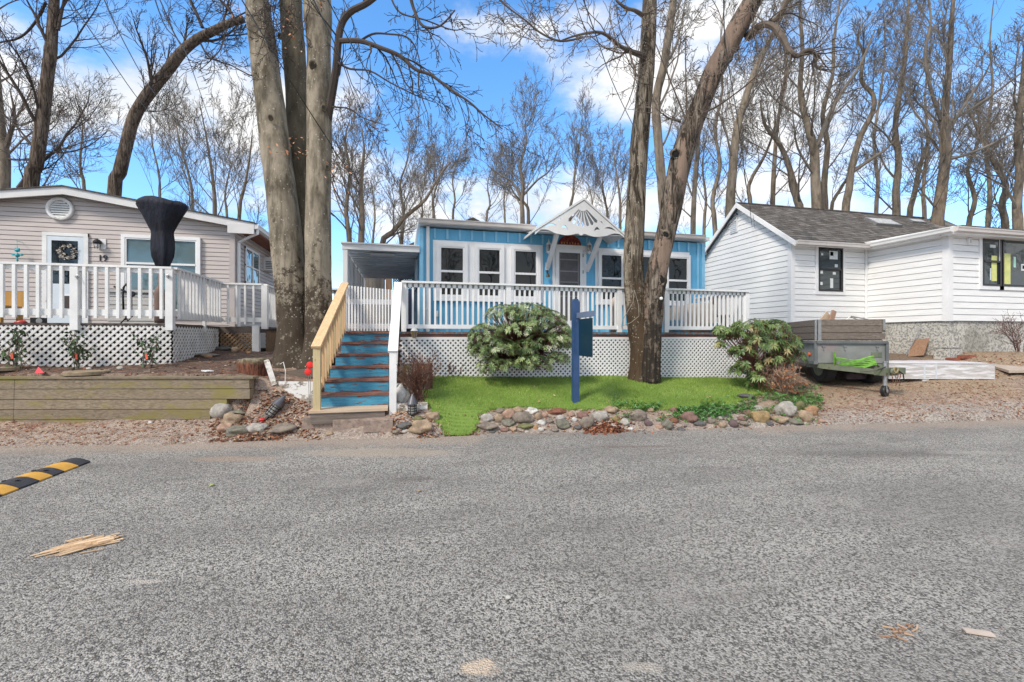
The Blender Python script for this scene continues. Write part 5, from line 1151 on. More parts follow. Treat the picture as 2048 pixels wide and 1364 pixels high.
for u in (.04, .36, .84):
    m = MB(); v = Vector(T(wT * u + .05, -.035, zA + .33)); m.bar(v, v + Vector((0, 0, -.08)), .02, .012); m.bar(v + fx * .03, v - fx * .03, .02, .012); build('latch', m, G['grey_metal'], tr_)
def wheel(a, b, zc_, r_, wd2, par=None):
    c_ = Vector(T(a, b, zc_)); ax2 = fx
    m = MB(); m.lathe(c_ - ax2 * wd2 / 2, [(r_ * .62, 0), (r_ * .9, .0), (r_, wd2 * .12), (r_, wd2 * .88), (r_ * .9, wd2), (r_ * .62, wd2)], 30, ax=ax2); w_ = build('wheel', m, mat('black_rubber_%d' % random.randint(0, 9999), (.02, .02, .022), .8, .2), par or tr_, smooth=False)
    m = MB(); m.lathe(c_ - ax2 * wd2 * .52, [(r_ * .60, 0), (r_ * .5, .02), (r_ * .25, .05), (r_ * .2, 0), (r_ * .2, -.02)], 20, ax=ax2); build('rim', m, G['olive'], w_)
gw = gz(*Vector(T(.2, .9, 0))[:2]) 
for a in (.26, wT - .1): wheel(a, .42, gw + .33, .35, .20)
m = MB(); m.bar(T(.26, .42, gw + .33), T(wT - .1, .42, gw + .33), .06, .06); build('axle', m, G['olive'], tr_)
# A-frame tongue towards the camera right
hit = PD(1776, 740, 8.35); zt4 = tz(737)
m = MB(); m.bar(T(.05, -.02, zA - .06), (hit.x - .05, hit.y + .05, zt4 - .03), .05, .10); m.bar(T(wT - .12, -.02, zA - .06), (hit.x + .05, hit.y + .1, zt4 - .03), .05, .10); m.bar(T(-.02, .5, zA - .06), T(.05, -.02, zA - .06), .05, .1); m.bar(T(0, -.02, zA - .055), T(wT, -.02, zA - .055), .05, .09); build('tongue', m, G['olive'], tr_)
m = MB(); m.box((hit.x - .16, hit.y - .05, zt4 - .08), (hit.x + .16, hit.y + .13, zt4 + .06)); m.bar((hit.x + .1, hit.y, zt4 + .0), (hit.x + .32, hit.y - .02, zt4 - .0), .11, .12); m.lathe((hit.x - .0, hit.y - .07, zt4 + .0), [(.05, 0), (.065, .02), (.05, .05), (.03, .05)], 14, ax=(0, -1, 0)); build('hitch', m, G['olive'], tr_)
m = MB(); 
for k in range(16): a = k / 16 * 2 * math.pi; b = (k + 1) / 16 * 2 * math.pi; m.bar((hit.x + .02 + .045 * math.cos(a), hit.y - .12, zt4 + .03 + .045 * math.sin(a)), (hit.x + .02 + .045 * math.cos(b), hit.y - .12, zt4 + .03 + .045 * math.sin(b)), .02, .02)
build('tow_ring', m, mat('yellowed_ring', (.45, .36, .18), .4, .2), tr_)
jz = gz(hit.x, hit.y); m = MB(); jx = PD(1768, 700, 8.35).x; m.tube([(jx, hit.y, jz + .12), (jx, hit.y, zt4 + .16)], .035, 10); m.tube([(jx, hit.y, zt4 + .16), (jx, hit.y, zt4 + .18)], .045, 10); build('jack', m, G['grey_metal'], tr_)
m = MB(); m.lathe((jx - .01 + .0, hit.y + .03, jz + .095), [(.03, 0), (.10, .0), (.105, .01), (.105, .05), (.10, .06), (.03, .06)], 22, ax=(.25, -1, 0)); jw = build('jack_wheel', m, G['black'], tr_); m = MB(); m.lathe((jx - .0, hit.y - .035, jz + .095), [(.03, 0), (.035, .01), (.02, .015)], 12, ax=(.25, -1, 0)); m.bar((jx + .0, hit.y - .035, jz + .09), (jx, hit.y - .01, jz + .22), .03, .012); build('fork', m, G['grey_metal'], jw)
m = MB(); rn = random.Random(6)
for j, ox in enumerate((-.02, .05, .1, .14)):
    pts = [(hit.x + ox + rn.gauss(0, .012), hit.y - .1, zt4 - .03 - k * .045) for k in range(5 + j % 2)]
    for a, b in zip(pts, pts[1:]): m.tube([a, ((a[0] + b[0]) / 2 + .012, a[1], (a[2] + b[2]) / 2), b, ((a[0] + b[0]) / 2 - .012, a[1] - .01, (a[2] + b[2]) / 2), a], .006, 4)
build('chain', m, mat('rusty_chain', (.16, .07, .045), .7, .3, 20), tr_)
m = MB(); m.tube([(hit.x + .1, hit.y - .05, zt4 + .05), (hit.x + .22, hit.y - .1, zt4 - .05), (hit.x + .24, hit.y - .1, zt4 - .16), (hit.x + .14, hit.y - .1, zt4 - .2)], .01, 6); m.tube([(hit.x - .12, hit.y - .05, zt4 + .08), (hit.x - .25, hit.y, zt4 + .02), (hit.x - .4, hit.y + .2, zt4 - .02)], .01, 6); pieces('cable', m, G['black'], tr_)
# green ratchet straps looped over the tongue
G['lime'] = mat('lime_strap', (.15, .34, .05), .7, .3, 14)
m = MB()
for k in range(7):
    a, b = Vector(T(.30, -.10 - .01 * k, tz(716 + 2.0 * k, 8.9))), Vector(T(wT * .80, -.12 - .02 * k, tz(713 + 2.6 * k, 8.8))); pts = []
    for j in range(9): s = j / 8; q_ = a.lerp(b, s); q_.z -= .055 * math.sin(math.pi * s) * (1 + .3 * k / 6) - .012 * math.sin(9 * s + k); pts.append(q_)
    for p_, q_ in zip(pts, pts[1:]): m.bar(p_, q_, .035, .004, up=(0, -.5, 1))
a = Vector(T(.29, -.06, tz(704, 8.95))); m.bar(a, a + Vector((0, 0, -.25)), .035, .008, up=(0, 1, 0)); m.bar(a, a + fx * .05 + Vector((0, 0, -.27)), .03, .008, up=(0, 1, 0)); solo('ratchet_strap', m, G['lime'], 'lime green ratchet straps looped over the trailer tongue', 'strap')
m = MB(); h_ = Vector(T(.33, -.14, tz(735, 8.8))); m.tube([h_ + Vector((0, 0, .06)), h_, h_ + Vector((.03, 0, -.04)), h_ + Vector((.0, 0, -.06)), h_ + Vector((-.03, 0, -.03))], .012, 6); m.box(h_ + Vector((-.03, -.02, .05)), h_ + Vector((.03, .02, .11))); build('hook', m, G['grey_metal'], tr_)
# load in the trailer
def piece(name, lab, cat, a, b, z0, a2, b2, z1, w_, t_, mt): m = MB(); m.bar(T(a, b, z0), T(a2, b2, z1), w_, t_, up=(0, -1, .0)); return solo(name, m, mt, lab, cat)
piece('board_offcut', 'pale board offcut sticking out of the trailer, lower piece', 'board', wT * .05, .22, zD - .2, wT * .27, .3, zD + .12, .20, .02, G['tan_wood'])
piece('board_offcut', 'upright brown board sticking up out of the trailer', 'board', wT * .22, .2, zD - .25, wT * .33, .26, zD + .20, .10, .035, mat('raw_brown_board', (.36, .22, .15), .7, .15, 4))
m = MB(); m.tube([T(wT * .52, .3, zD), T(wT * .60, .3, zD + .09), T(wT * .86, .3, zD + .02)], .012, 5); m.tube([T(wT * .6, .3, zD + .07), T(wT * .8, .35, zD - .02)], .01, 5); solo('bent_metal_frame', m, G['grey_metal'], 'thin bent metal frame lying on top of the trailer load', 'rod')  # bent metal frame, drawn as two thin tubes
m = MB(); rn = random.Random(13)
for k in range(26): a, b = rn.uniform(.1, wT - .1), rn.uniform(.15, 1.6); m.bar(T(a, b, zD - rn.uniform(.02, .12)), T(min(wT - .06, max(.06, a + rn.uniform(-.3, .3))), b + rn.uniform(-.1, .2), zD - rn.uniform(.0, .1)), rn.uniform(.05, .16), .02, c=rn.random())
m.prism([T(.03, .03, zC_), T(wT - .03, .03, zC_), T(wT - .03, LT - .05, zC_), T(.03, LT - .05, zC_)], (0, 0, zD - zC_ - .08)); tag(build('scrap_wood', m, mat('mixed_scrap', (.36, .28, .22), .8, .3, 6)), 'jumble of wood scraps filling the trailer bed', 'scrap', None, 'stuff')

# ------------------------------------------------------------------ wrapped lumber stack
a, b = PG(1800, 767), PG(1990, 759); a.z = b.z = (gz(a.x, a.y) + gz(b.x, b.y)) / 2
top = .34; dx = (b - a); dx.z = 0; LL = dx.length; dx.normalize(); dp = Vector((-dx.y, dx.x, 0)); 
ls = thing('lumber_stack', 'long stack of boards wrapped in white film on blocks before the foundation', 'lumber stack', tuple(a + dx * LL / 2))
zb4 = (gz(*a[:2]) + gz(*(a + dx * LL)[:2])) / 2 + .05; a2 = a - dx * .22
LL2 = LL + .22
m = MB(); 
def Q(s, d_, z): v = a2 + dx * s + dp * d_; return (v.x, v.y, z)
m.prism([Q(0, 0, zb4), Q(LL2, 0, zb4), Q(LL2, 1.05, zb4), Q(0, 1.05, zb4)], (0, 0, top - .035)); 
N = NT('white_film_over_boards'); v = N.vec((1, 1, 14), (0, 0, 0)); nn = N.noise(2.4, 5, .6, v, .4); c = N.mix(N.rng(nn, .42, .60), (.46, .44, .42), (.72, .72, .74)); c = N.mix(N.rng(N.noise(1.2, 4), .5, .7, 0, .4), c, (.50, .42, .38)); N.col(c); N.rough(.35); N.bump(N.noise(5, 4, .6, N.vec((1, 1, 3))), .5, .03)
build('boards', m, N.m, ls)
m = MB(); n1, n2 = 26, 7; base = len(m.v)
for i in range(n1 + 1):
    for j in range(n2 + 1):
        s, t = i / n1, j / n2; ed = min(1, min(s, 1 - s) * 12, min(t, 1 - t) * 5)
        m.v.append(Q(-.01 + (LL2 + .02) * s, -.012 + 1.075 * t, zb4 + top - .032 + .02 * ed + .018 * noise.noise((s * 9, t * 4, 1)) * ed))
for i in range(n1):
    for j in range(n2): k = base + i * (n2 + 1) + j; m.face([k, k + n2 + 1, k + n2 + 2, k + 1])
build('film', m, mat('crumpled_white_film', (.74, .73, .78), .25, .06, 5, .4, 9), ls, smooth=True)
m = MB()
for s in (LL2 * .33, LL2 * .44): m.prism([Q(s, -.004, zb4), Q(s + .035, -.004, zb4), Q(s + .035, -.001, zb4), Q(s, -.001, zb4)], (0, 0, top - .03))
pieces('strap', m, G['grey_frame'], ls)
for s in (LL2 * .33, LL2 * .80):
    m = MB(); v0 = Q(s, .02, 0); zg = min(gz(v0[0], v0[1]), zb4 - .05) - .05; m.prism([Q(s, .02, zg), Q(s + .12, .02, zg), Q(s + .12, 1.0, zg), Q(s, 1.0, zg)], (0, 0, zb4 - zg)); build('bearer', m, G['white_worn'], ls)
m = MB()
for k in range(3): m.prism([Q(-.75, .1 + .3 * k, zb4 - .02), Q(.0, .1 + .3 * k, zb4 - .02), Q(.0, .19 + .3 * k, zb4 - .02), Q(-.75, .19 + .3 * k, zb4 - .02)], (0, 0, .10))
for k in range(5): m.prism([Q(-.75 + .16 * k, .05, zb4 + .08), Q(-.64 + .16 * k, .05, zb4 + .08), Q(-.64 + .16 * k, .9, zb4 + .08), Q(-.75 + .16 * k, .9, zb4 + .08)], (0, 0, .02))
solo('pallet', m, mat('dark_purple_brown_pallet', (.08, .05, .055), .8, .3, 6), 'dark wooden pallet under the trailer at the left end of the lumber stack', 'pallet')
# ------------------------------------------------------------------ bits against the foundation
p = PG(1842, 720); 
def yFoot(X): return WY1 - .12
m = MB(); c0 = PX(1830, 720, 12.45); gzz = gz(c0.x, c0.y)
m.bar((c0.x - .12, c0.y - .1, gzz), (c0.x + .18, c0.y - .02, gzz + .42), .02, .34, up=(0, 1, 0)); solo('leaning_plank', m, G['plank'], 'short brown plank leaning on the speckled foundation', 'plank')
m = MB(); c1 = PX(1815, 715, 12.4); m.tube([(c1.x - .05, c1.y, gz(c1.x, c1.y)), PX(1843, 652, 12.66)], .011, 6); solo('metal_rod', m, G['grey_metal'], 'thin grey rod leaning against the speckled foundation', 'rod')
for (px, py, w2, h2, lab) in ((1790, 722, .22, .08, 'dark red brick by the trailer end of the lumber stack'), (1812, 721, .2, .07, 'dark red brick beside the foot of the leaning rod'), (1905, 712, .3, .07, 'red brick block at the corner of the foundation'), (1932, 713, .4, .08, 'long red-brown brick block right of the foundation corner')):
    q_ = PD(px, py, 10.55); zz2 = gz(q_.x, q_.y); m = MB(); m.bar((q_.x - w2 / 2, q_.y, zz2 + h2 / 2 - .01), (q_.x + w2 / 2, q_.y - .03, zz2 + h2 / 2 - .01), .11, h2); solo('brick', m, mat('red_brick_%d' % px, (.25, .08, .05), .85, .3, 10, .4, 60), lab, 'brick', 'bricks by the foundation')
m = MB(); q_ = PD(1904, 712, 10.72); zz2 = gz(q_.x, q_.y); m.box((q_.x - .20, q_.y - .05, zz2 - .05), (q_.x + .20, q_.y + .25, zz2 + .26)); m.box((q_.x - .22, q_.y - .07, zz2 + .26), (q_.x + .22, q_.y + .26, zz2 + .30)); solo('window_well', m, G['stucco'], 'low stucco block with a red edge at the foundation corner', 'block')
p0, p1 = PG(2005, 750), PG(2047, 745); m = MB(); m.prism([(p0.x, p0.y - .1, p0.z + .05), (p0.x + 1.6, p0.y - .5, p0.z + .06), (p0.x + 2.0, p0.y + .5, p0.z + .16), (p0.x + .65, p0.y + .75, p0.z + .17)], (0, 0, .05)); solo('concrete_slab', m, mat('tan_concrete_slab', (.40, .33, .27), .85, .12, 5, .3, 40), 'flat tan slab lying on the soil right of the lumber stack', 'slab')
# ================================================================== TREES
def bark(name, a, b, moss=None, mz=(0, 1), spots=None, furrow=0, peel=None, sc=1.0):
    N = NT(name); v = N.vec((1, 1, .35))
    n1 = N.noise(7 * sc, 6, .68, v); c = N.mix(N.rng(n1, .35, .65), a, b)
    n2 = N.noise(1.3, 4, .6); c = N.mix(N.rng(n2, .4, .65, 0, .6), c, mul(b, 1.15)); n3 = N.noise(3.2, 5, .7, N.vec((2.2, 2.2, .25))); c = N.mix(N.rng(n3, .48, .64, 0, .5), c, mul(a, .6))
    h = n1
    if furrow:
        f = N.noise(16 * sc, 5, .7, N.vec((1, 1, .12)), 1.2); fr = N.rng(f, .40, .58); c = N.mix(fr, mul(a, .38), c); h = N.math('ADD', N.math('MULTIPLY', f, 1.6), n1)
    z = N.n('ShaderNodeSeparateXYZ', {0: N.tc.outputs['Object']}).outputs[2]
    if peel:
        pm = N.rng(N.noise(2.2, 6, .66, N.vec((1.2, 1.2, .3))), .515, .55); c = N.mix(pm, c, peel)
        h = N.math('ADD', h, N.math('MULTIPLY', pm, -1.2))
    if moss:
        hz = N.rng(z, mz[0], mz[1], 1, 0); m_ = N.rng(N.math('ADD', N.math('ADD', N.math('MULTIPLY', N.noise(4.5, 5, .7), .55), N.math('MULTIPLY', N.noise(17, 6, .75), .45)), N.math('MULTIPLY', N.math('SUBTRACT', hz, .5), .26)), .50, .57)
        c = N.mix(N.math('MULTIPLY', m_, .88), c, moss)
    if spots:
        vo = N.n('ShaderNodeTexVoronoi', {'Vector': N.vec((1, 1, .8)), 'Scale': 17.0}).outputs['Distance']
        sp = N.math('MULTIPLY', N.rng(vo, .13, .19, 1, 0), N.rng(N.noise(2.3, 3), .40, .52)); c = N.mix(N.math('MULTIPLY', sp, .8), c, spots)
    N.col(c); N.rough(.9); N.b.inputs['Specular IOR Level'].default_value = .2; N.bump(h, .9, .03 if furrow else .018); return N.m
G['beech'] = bark('smooth_beech_bark', (.105, .088, .062), (.32, .275, .21), (.045, .032, .022), (-.2, 3.4), (.50, .48, .42))
G['beech_mid'] = bark('greenish_beech_bark', (.085, .072, .05), (.17, .145, .105), (.03, .022, .016), (-.2, 3.4), (.4, .38, .32))
G['oak'] = bark('furrowed_bark', (.13, .095, .07), (.22, .175, .14), furrow=1)
G['maple'] = bark('mossy_brown_bark', (.10, .078, .055), (.34, .29, .225), (.075, .048, .028), (.2, 4.0), (.40, .37, .32), furrow=1, sc=.8)
G['peeled'] = bark('peeling_bark', (.085, .065, .05), (.30, .25, .20), (.03, .024, .02), (-1, 4.0), None, furrow=1, peel=(.24, .175, .135), sc=.8)
G['bgbark'] = bark('grey_tree_bark', (.11, .09, .067), (.24, .20, .155), sc=1.2)
G['bgbark2'] = bark('brown_tree_bark', (.12, .09, .065), (.23, .185, .14), sc=1.2)
def twigmat(n, a, b): return mat(n, a, .9, .3, 2)
G['twig'] = twigmat('dark_twigs', (.06, .045, .037), 0); G['twig_l'] = twigmat('grey_twigs', (.165, .143, .12), 0); G['twig_b'] = twigmat('brown_twigs', (.135, .105, .083), 0)
def rv(rng): a = rng.random() * 6.2832; z = rng.uniform(-1, 1); s = math.sqrt(1 - z * z); return Vector((s * math.cos(a), s * math.sin(a), z))
def path(p, d, L, n, rng, wander, up):
    pts = [tuple(p)]; d = d.normalized(); st = L / n
    for _ in range(n):
        d = (d + rv(rng) * wander + Vector((0, 0, up))).normalized(); p = p + d * st; pts.append(tuple(p))
    return pts, d
def grow(mb, p, d, r, L, lvl, rng, K):
    n = (7, 6, 4, 3, 3)[min(lvl, 4)]; pts, _ = path(p, d, L, n, rng, K['w'] * (1 + .25 * lvl), K['up'] * (.5 if lvl > 2 else 1))
    rs = [max(K['rmin'], r * (1 - .72 * i / n)) for i in range(n + 1)]
    mb.tube(pts, rs, 5 if r > .03 else (4 if r > .012 else 3), rng.random(), cap=False)
    if lvl >= K['lv']: return
    nc = K['n'][lvl]
    for k in range(nc):
        s = .18 + .8 * (k + rng.random() * .8) / nc; i = min(n - 1, int(s * n)); a = Vector(pts[i]); b = Vector(pts[i + 1]); q = a.lerp(b, s * n - i) if s * n - i <= 1 else b
        t = (b - a).normalized(); side = t.cross(rv(rng)).normalized(); dd = t * math.cos(K['ang']) + side * math.sin(K['ang'] * rng.uniform(.75, 1.3))
        grow(mb, q, dd, max(K['rmin'], rs[i] * rng.uniform(.42, .6)), L * rng.uniform(.36, .62) * (1.15 - .5 * s), lvl + 1, rng, K)
def smooth_path(P, sub=4):
    out = []; n = len(P)
    for i in range(n - 1):
        p0, p1, p2, p3 = P[max(0, i - 1)], P[i], P[i + 1], P[min(n - 1, i + 2)]
        for k in range(sub):
            t = k / sub; out.append(tuple(.5 * ((2 * p1[j]) + (-p0[j] + p2[j]) * t + (2 * p0[j] - 5 * p1[j] + 4 * p2[j] - p3[j]) * t * t + (-p0[j] + 3 * p1[j] - 3 * p2[j] + p3[j]) * t ** 3) for j in range(3)))
    out.append(tuple(P[-1])); return out
def lerpr(rad, n): return [float(np.interp(i / (n - 1), np.linspace(0, 1, len(rad)), rad)) for i in range(n)]
def knotty(seed, amp=.10, flare=0, z0=0):
    def f(i, k, p, co, si):
        g = 1 + amp * noise.noise((p[0] * 1.3 + co * 1.2, p[1] * 1.3 + si * 1.2, p[2] * 1.1 + seed)) + amp * .5 * noise.noise((co * 2.5 + seed, si * 2.5, p[2] * 3.5))
        if flare: h = max(0, p[2] - z0); g *= 1 + flare * math.exp(-h / .28) * (1 + .45 * math.sin(math.atan2(si, co) * 5 + seed))
        return g
    return f
KB = dict(w=.17, up=.10, rmin=.006, lv=4, n=(8, 6, 5, 3), ang=math.radians(38))
def limb(mb, pix, rad, rng, K, n_sub=10, L=1.2, tt=None, lvl=2, down=0.0, frac=(.15, 1)):
    """a limb through picture points at their own distances, with smaller branches along it"""
    P = [tuple(PD(*q)) for q in pix]; pts = smooth_path(P, 4); rs = lerpr(rad, len(pts)); mb.tube(pts, rs, 7 if max(rad) > .03 else 5, rng.random())
    for k in range(n_sub):
        s = frac[0] + (frac[1] - frac[0]) * (k + rng.random()) / n_sub; i = min(len(pts) - 2, int(s * (len(pts) - 1))); a, b = Vector(pts[i]), Vector(pts[i + 1]); t = (b - a).normalized()
        side = (t.cross(rv(rng))).normalized(); dd = t * .75 + side * .7 - Vector((0, 0, down)); grow(mb, a, dd, max(K['rmin'], min(rs[i] * .5, .02)), L * rng.uniform(.5, 1.1) * (1.2 - .6 * s), lvl, rng, K)
    return pts
# ---- big triple beech left of the steps
rng = random.Random(21)
bb = PG(600, 732); bt_ = thing('beech_tree', 'massive grey beech with three trunks beside the blue steps', 'tree', tuple(bb)); z0 = bb.z
def trunk_part(par, name, pix, rad, mt, seed, n=26, amp=.09, flare=.45, sub=8, base=None):
    P = [tuple(PD(*q)) for q in pix]; pts = smooth_path(P, sub); m = MB(); m.tube(pts, lerpr(rad, len(pts)), n, wob=knotty(seed, amp, flare, base if base is not None else z0)); return build(name, m, mt, par, smooth=True)
trunk_part(bt_, 'trunk', [(592, 745, 8.25), (590, 690, 8.25), (584, 600, 8.25), (574, 500, 8.25), (564, 400, 8.25), (552, 300, 8.3), (537, 180, 8.35), (524, 80, 8.4), (512, -20, 8.5), (495, -250, 8.9)], [.31, .285, .27, .262, .255, .25, .235, .215, .20, .16], G['beech'], 1.0)
trunk_part(bt_, 'trunk', [(614, 735, 8.75), (610, 600, 8.75), (607, 450, 8.8), (602, 320, 8.8), (594, 180, 8.9), (585, 60, 9.0), (580, -20, 9.1), (570, -250, 9.5)], [.24, .22, .20, .215, .21, .205, .20, .15], G['beech_mid'], 5.0)
trunk_part(bt_, 'trunk', [(638, 745, 8.15), (638, 690, 8.15), (638, 600, 8.15), (636, 500, 8.15), (637, 400, 8.15), (639, 300, 8.2), (638, 200, 8.2), (638, 100, 8.25), (636, 40, 8.3), (634, -20, 8.35), (628, -250, 8.7)], [.25, .235, .225, .218, .212, .21, .205, .205, .235, .22, .15], G['beech'], 9.0)
m = MB()
for px, py, r_ in ((557, 445, .10), (648, 216, .06), (560, 72, .05), (625, 130, .07), (541, 235, .05), (655, 335, .05)):      # knots and scars
    tt_ = 8.02 if px < 600 else 7.98; p = PD(px, py, tt_ if py > 100 else 8.1); d = Vector(ray(px, py)).normalized()
    m.lathe(p + d * .04, [(r_, 0), (r_ * .95, .03), (r_ * .6, .04), (r_ * .35, .02)], 14, ax=-d, wob=lambda i, t: 1 + .15 * math.sin(2 * t))
pieces('knot', m, G['beech_mid'], bt_, smooth=True)
cr = MB(); K1 = dict(w=.22, up=.0, rmin=.0045, lv=4, n=(7, 5, 4, 3), ang=math.radians(38))
limb(cr, [(655, 240, 8.2), (664, 190, 8.1), (672, 140, 8.0), (680, 60, 7.9), (700, 25, 7.8), (738, 4, 7.7), (790, -40, 7.6)], [.075, .07, .065, .06, .055, .05, .04], rng, K1, 5, 1.2)
limb(cr, [(676, 82, 7.95), (720, 82, 7.7), (760, 95, 7.5), (800, 112, 7.4), (830, 138, 7.3), (862, 150, 7.2), (900, 178, 7.1), (940, 205, 7.0), (968, 230, 7.0), (1005, 258, 7.0)], [.045, .04, .036, .033, .028, .024, .02, .015, .012, .008], rng, K1, 15, 1.15, down=.35)
limb(cr, [(720, 82, 7.7), (745, 68, 7.6), (775, 68, 7.5), (815, 75, 7.4), (835, 105, 7.4), (842, 145, 7.4)], [.02, .018, .015, .013, .01, .008], rng, K1, 6, .9, down=.2)
limb(cr, [(676, 125, 7.95), (700, 138, 7.8), (740, 142, 7.6), (780, 165, 7.5), (830, 190, 7.4), (870, 205, 7.3)], [.022, .018, .015, .012, .01, .006], rng, K1, 8, .9, down=.2)
limb(cr, [(665, 214, 8.1), (700, 218, 7.9), (725, 235, 7.8), (770, 250, 7.7)], [.016, .013, .010, .006], rng, K1, 5, .7, down=.3)
limb(cr, [(780, -10, 7.4), (800, 25, 7.3), (850, 40, 7.2), (905, 60, 7.1), (930, 55, 7.0)], [.016, .014, .012, .009, .006], rng, K1, 6, .9, down=.3)
limb(cr, [(820, -10, 7.2), (828, 20, 7.2), (846, 52, 7.1), (880, 52, 7.0), (910, 20, 6.9)], [.03, .026, .022, .015, .01], rng, K1, 6, .8, down=.3)
limb(cr, [(500, 20, 8.4), (460, 45, 8.2), (440, 100, 8.0), (400, 140, 7.9)], [.016, .012, .009, .006], rng, K1, 7, .9, down=.2)
limb(cr, [(660, 290, 8.2), (690, 330, 8.3), (720, 350, 8.4)], [.010, .008, .005], rng, K1, 4, .6, down=.2)
limb(cr, [(545, 160, 8.3), (500, 150, 8.2), (460, 130, 8.1), (430, 120, 8.0)], [.012, .01, .008, .005], rng, K1, 6, .8, down=.1)
for k in range(9): px = rng.uniform(480, 700); limb(cr, [(px, -30, 8.2), (px + rng.uniform(-40, 40), 20, 8.0), (px + rng.uniform(-60, 80), rng.uniform(50, 120), 7.9)], [.01, .008, .005], rng, K1, 4, .7, down=.4)
build('crown', cr, G['twig'], bt_)
lf = MB(); rn = random.Random(44)
for px, py, n in ((575, 40, 10), (590, 60, 8), (470, 15, 8), (575, 290, 9), (555, 300, 8), (600, 305, 8), (585, 90, 5), (675, 340, 8), (690, 350, 8), (730, 235, 4), (640, 8, 6), (595, 310, 6), (680, 380, 6)):
    for _ in range(n):
        p = PD(px + rn.gauss(0, 12), py + rn.gauss(0, 9), 7.8 + rn.gauss(0, .1)); s = rn.uniform(.02, .04); d = rv(rn) * s; e = rv(rn) * s * .5; q = len(lf.v); lf.v += [tuple(p), tuple(p + d + e), tuple(p + d * 2), tuple(p + d - e)]; lf.face([q, q + 1, q + 2, q + 3], rn.random())
build('withered_leaves', lf, leafmat('orange_withered_leaves', (.45, .16, .06), (.75, .40, .24)), bt_)
# ---- forked pair through the deck
b2 = PG(1285, 756); t2 = thing('twin_tree', 'tall forked tree growing through the deck, one stem leaning right', 'tree', tuple(b2)); z0 = b2.z
trunk_part(t2, 'trunk', [(1284, 765, 9.15), (1283, 700, 9.15), (1274, 640, 9.15), (1267, 560, 9.15), (1268, 480, 9.15), (1272, 400, 9.15), (1278, 300, 9.2), (1287, 200, 9.2), (1296, 90, 9.3), (1300, -20, 9.4), (1306, -260, 9.8)], [.245, .215, .20, .20, .195, .185, .175, .165, .150, .14, .10], G['maple'], 3.0, flare=.12)
trunk_part(t2, 'trunk', [(1298, 765, 9.05), (1300, 700, 9.05), (1303, 640, 9.05), (1311, 560, 9.0), (1324, 500, 9.0), (1337, 440, 9.0), (1348, 380, 9.0), (1368, 300, 8.95), (1392, 235, 8.9), (1425, 150, 8.8), (1462, 80, 8.7), (1512, -10, 8.6), (1620, -200, 8.5)], [.20, .20, .20, .205, .19, .19, .20, .205, .19, .185, .18, .17, .13], G['peeled'], 7.0, amp=.14, flare=.12)
for px, py, r_ in ((1323, 560, .115), (1352, 308, .11), (1467, 96, .10), (1455, 117, .09), (1271, 470, .09), (1332, 470, .10)):
    p = PD(px, py, 8.80 if px != 1271 else 8.97); d = Vector(ray(px, py)).normalized(); m = MB(); m.lathe(p + d * .10, [(r_, 0), (r_ * 1.0, .07), (r_ * .8, .10), (r_ * .55, .09), (r_ * .45, .04)], 16, ax=-d, wob=lambda i, t: 1 + .12 * math.sin(2 * t + 1))
    kn = build('knot', m, G['peeled'] if px > 1300 else G['maple'], t2, smooth=True); m = MB(); m.lathe(p + d * .03, [(r_ * .47, 0), (r_ * .47, .028), (r_ * .05, .03)], 14, ax=-d); build('hollow', m, G['darkin'], kn)
m = MB(); m.tube([PD(1269, 580, 8.93), PD(1266, 605, 8.9), PD(1245, 640, 8.9), PD(1243, 655, 8.92)], .006, 5); m.tube([PD(1269, 580, 8.93), PD(1277, 610, 8.9), PD(1278, 632, 8.9), PD(1262, 645, 8.9), PD(1245, 652, 8.9)], .006, 5); solo('rope_loop', m, mat('weathered_cord', (.28, .24, .19), .8, .1), 'thin pale cord hooked on the left stem of the forked tree', 'cord')
p = PD(1321, 597, 8.78); m = MB(); m.lathe(p, [(.02, 0), (.028, .01), (.028, .05), (.012, .055)], 12, ax=(-.2, -1, 0)); solo('white_camera', m, G['white'], 'tiny white round fixture on the leaning stem above the deck rail', 'fixture')
cr = MB(); K2 = dict(w=.24, up=.02, rmin=.0045, lv=4, n=(7, 5, 4, 3), ang=math.radians(40))
limb(cr, [(1290, 112, 9.2), (1268, 105, 8.9), (1240, 92, 8.6), (1205, 66, 8.3), (1165, 68, 8.0), (1125, 80, 7.8)], [.07, .05, .035, .028, .02, .012], rng, K2, 12, 1.2, down=.2)
limb(cr, [(1165, 75, 8.0), (1120, 82, 7.7), (1080, 65, 7.5), (1050, 40, 7.4), (1010, 10, 7.3), (980, -20, 7.2)], [.018, .018, .016, .014, .012, .01], rng, K2, 11, 1.0, down=.2)
limb(cr, [(1255, 90, 8.8), (1262, 115, 8.7), (1270, 150, 8.6), (1262, 190, 8.5), (1240, 240, 8.3)], [.02, .018, .014, .01, .007], rng, K2, 8, .9, down=.1)
limb(cr, [(1232, 0, 8.5), (1250, 15, 8.6), (1272, 22, 8.9), (1285, 30, 9.1)], [.02, .03, .035, .04], rng, K2, 5, .8)
limb(cr, [(1495, 75, 8.7), (1512, 58, 8.5), (1532, 48, 8.3), (1552, 58, 8.2), (1568, 82, 8.1), (1580, 104, 8.0), (1595, 112, 8.0), (1615, 100, 7.9), (1630, 108, 7.9), (1633, 135, 7.9), (1665, 140, 7.8)], [.085, .07, .06, .058, .052, .048, .042, .036, .03, .022, .01], rng, K2, 12, 1.0, frac=(.5, 1))
limb(cr, [(1530, 48, 8.3), (1555, 35, 8.2), (1575, 0, 8.1), (1590, -30, 8.0)], [.035, .045, .05, .05], rng, K2, 6, 1.0)
limb(cr, [(1372, 245, 8.9), (1373, 200, 8.85), (1371, 120, 8.8), (1372, 60, 8.8)], [.018, .015, .011, .006], rng, K2, 5, .8)
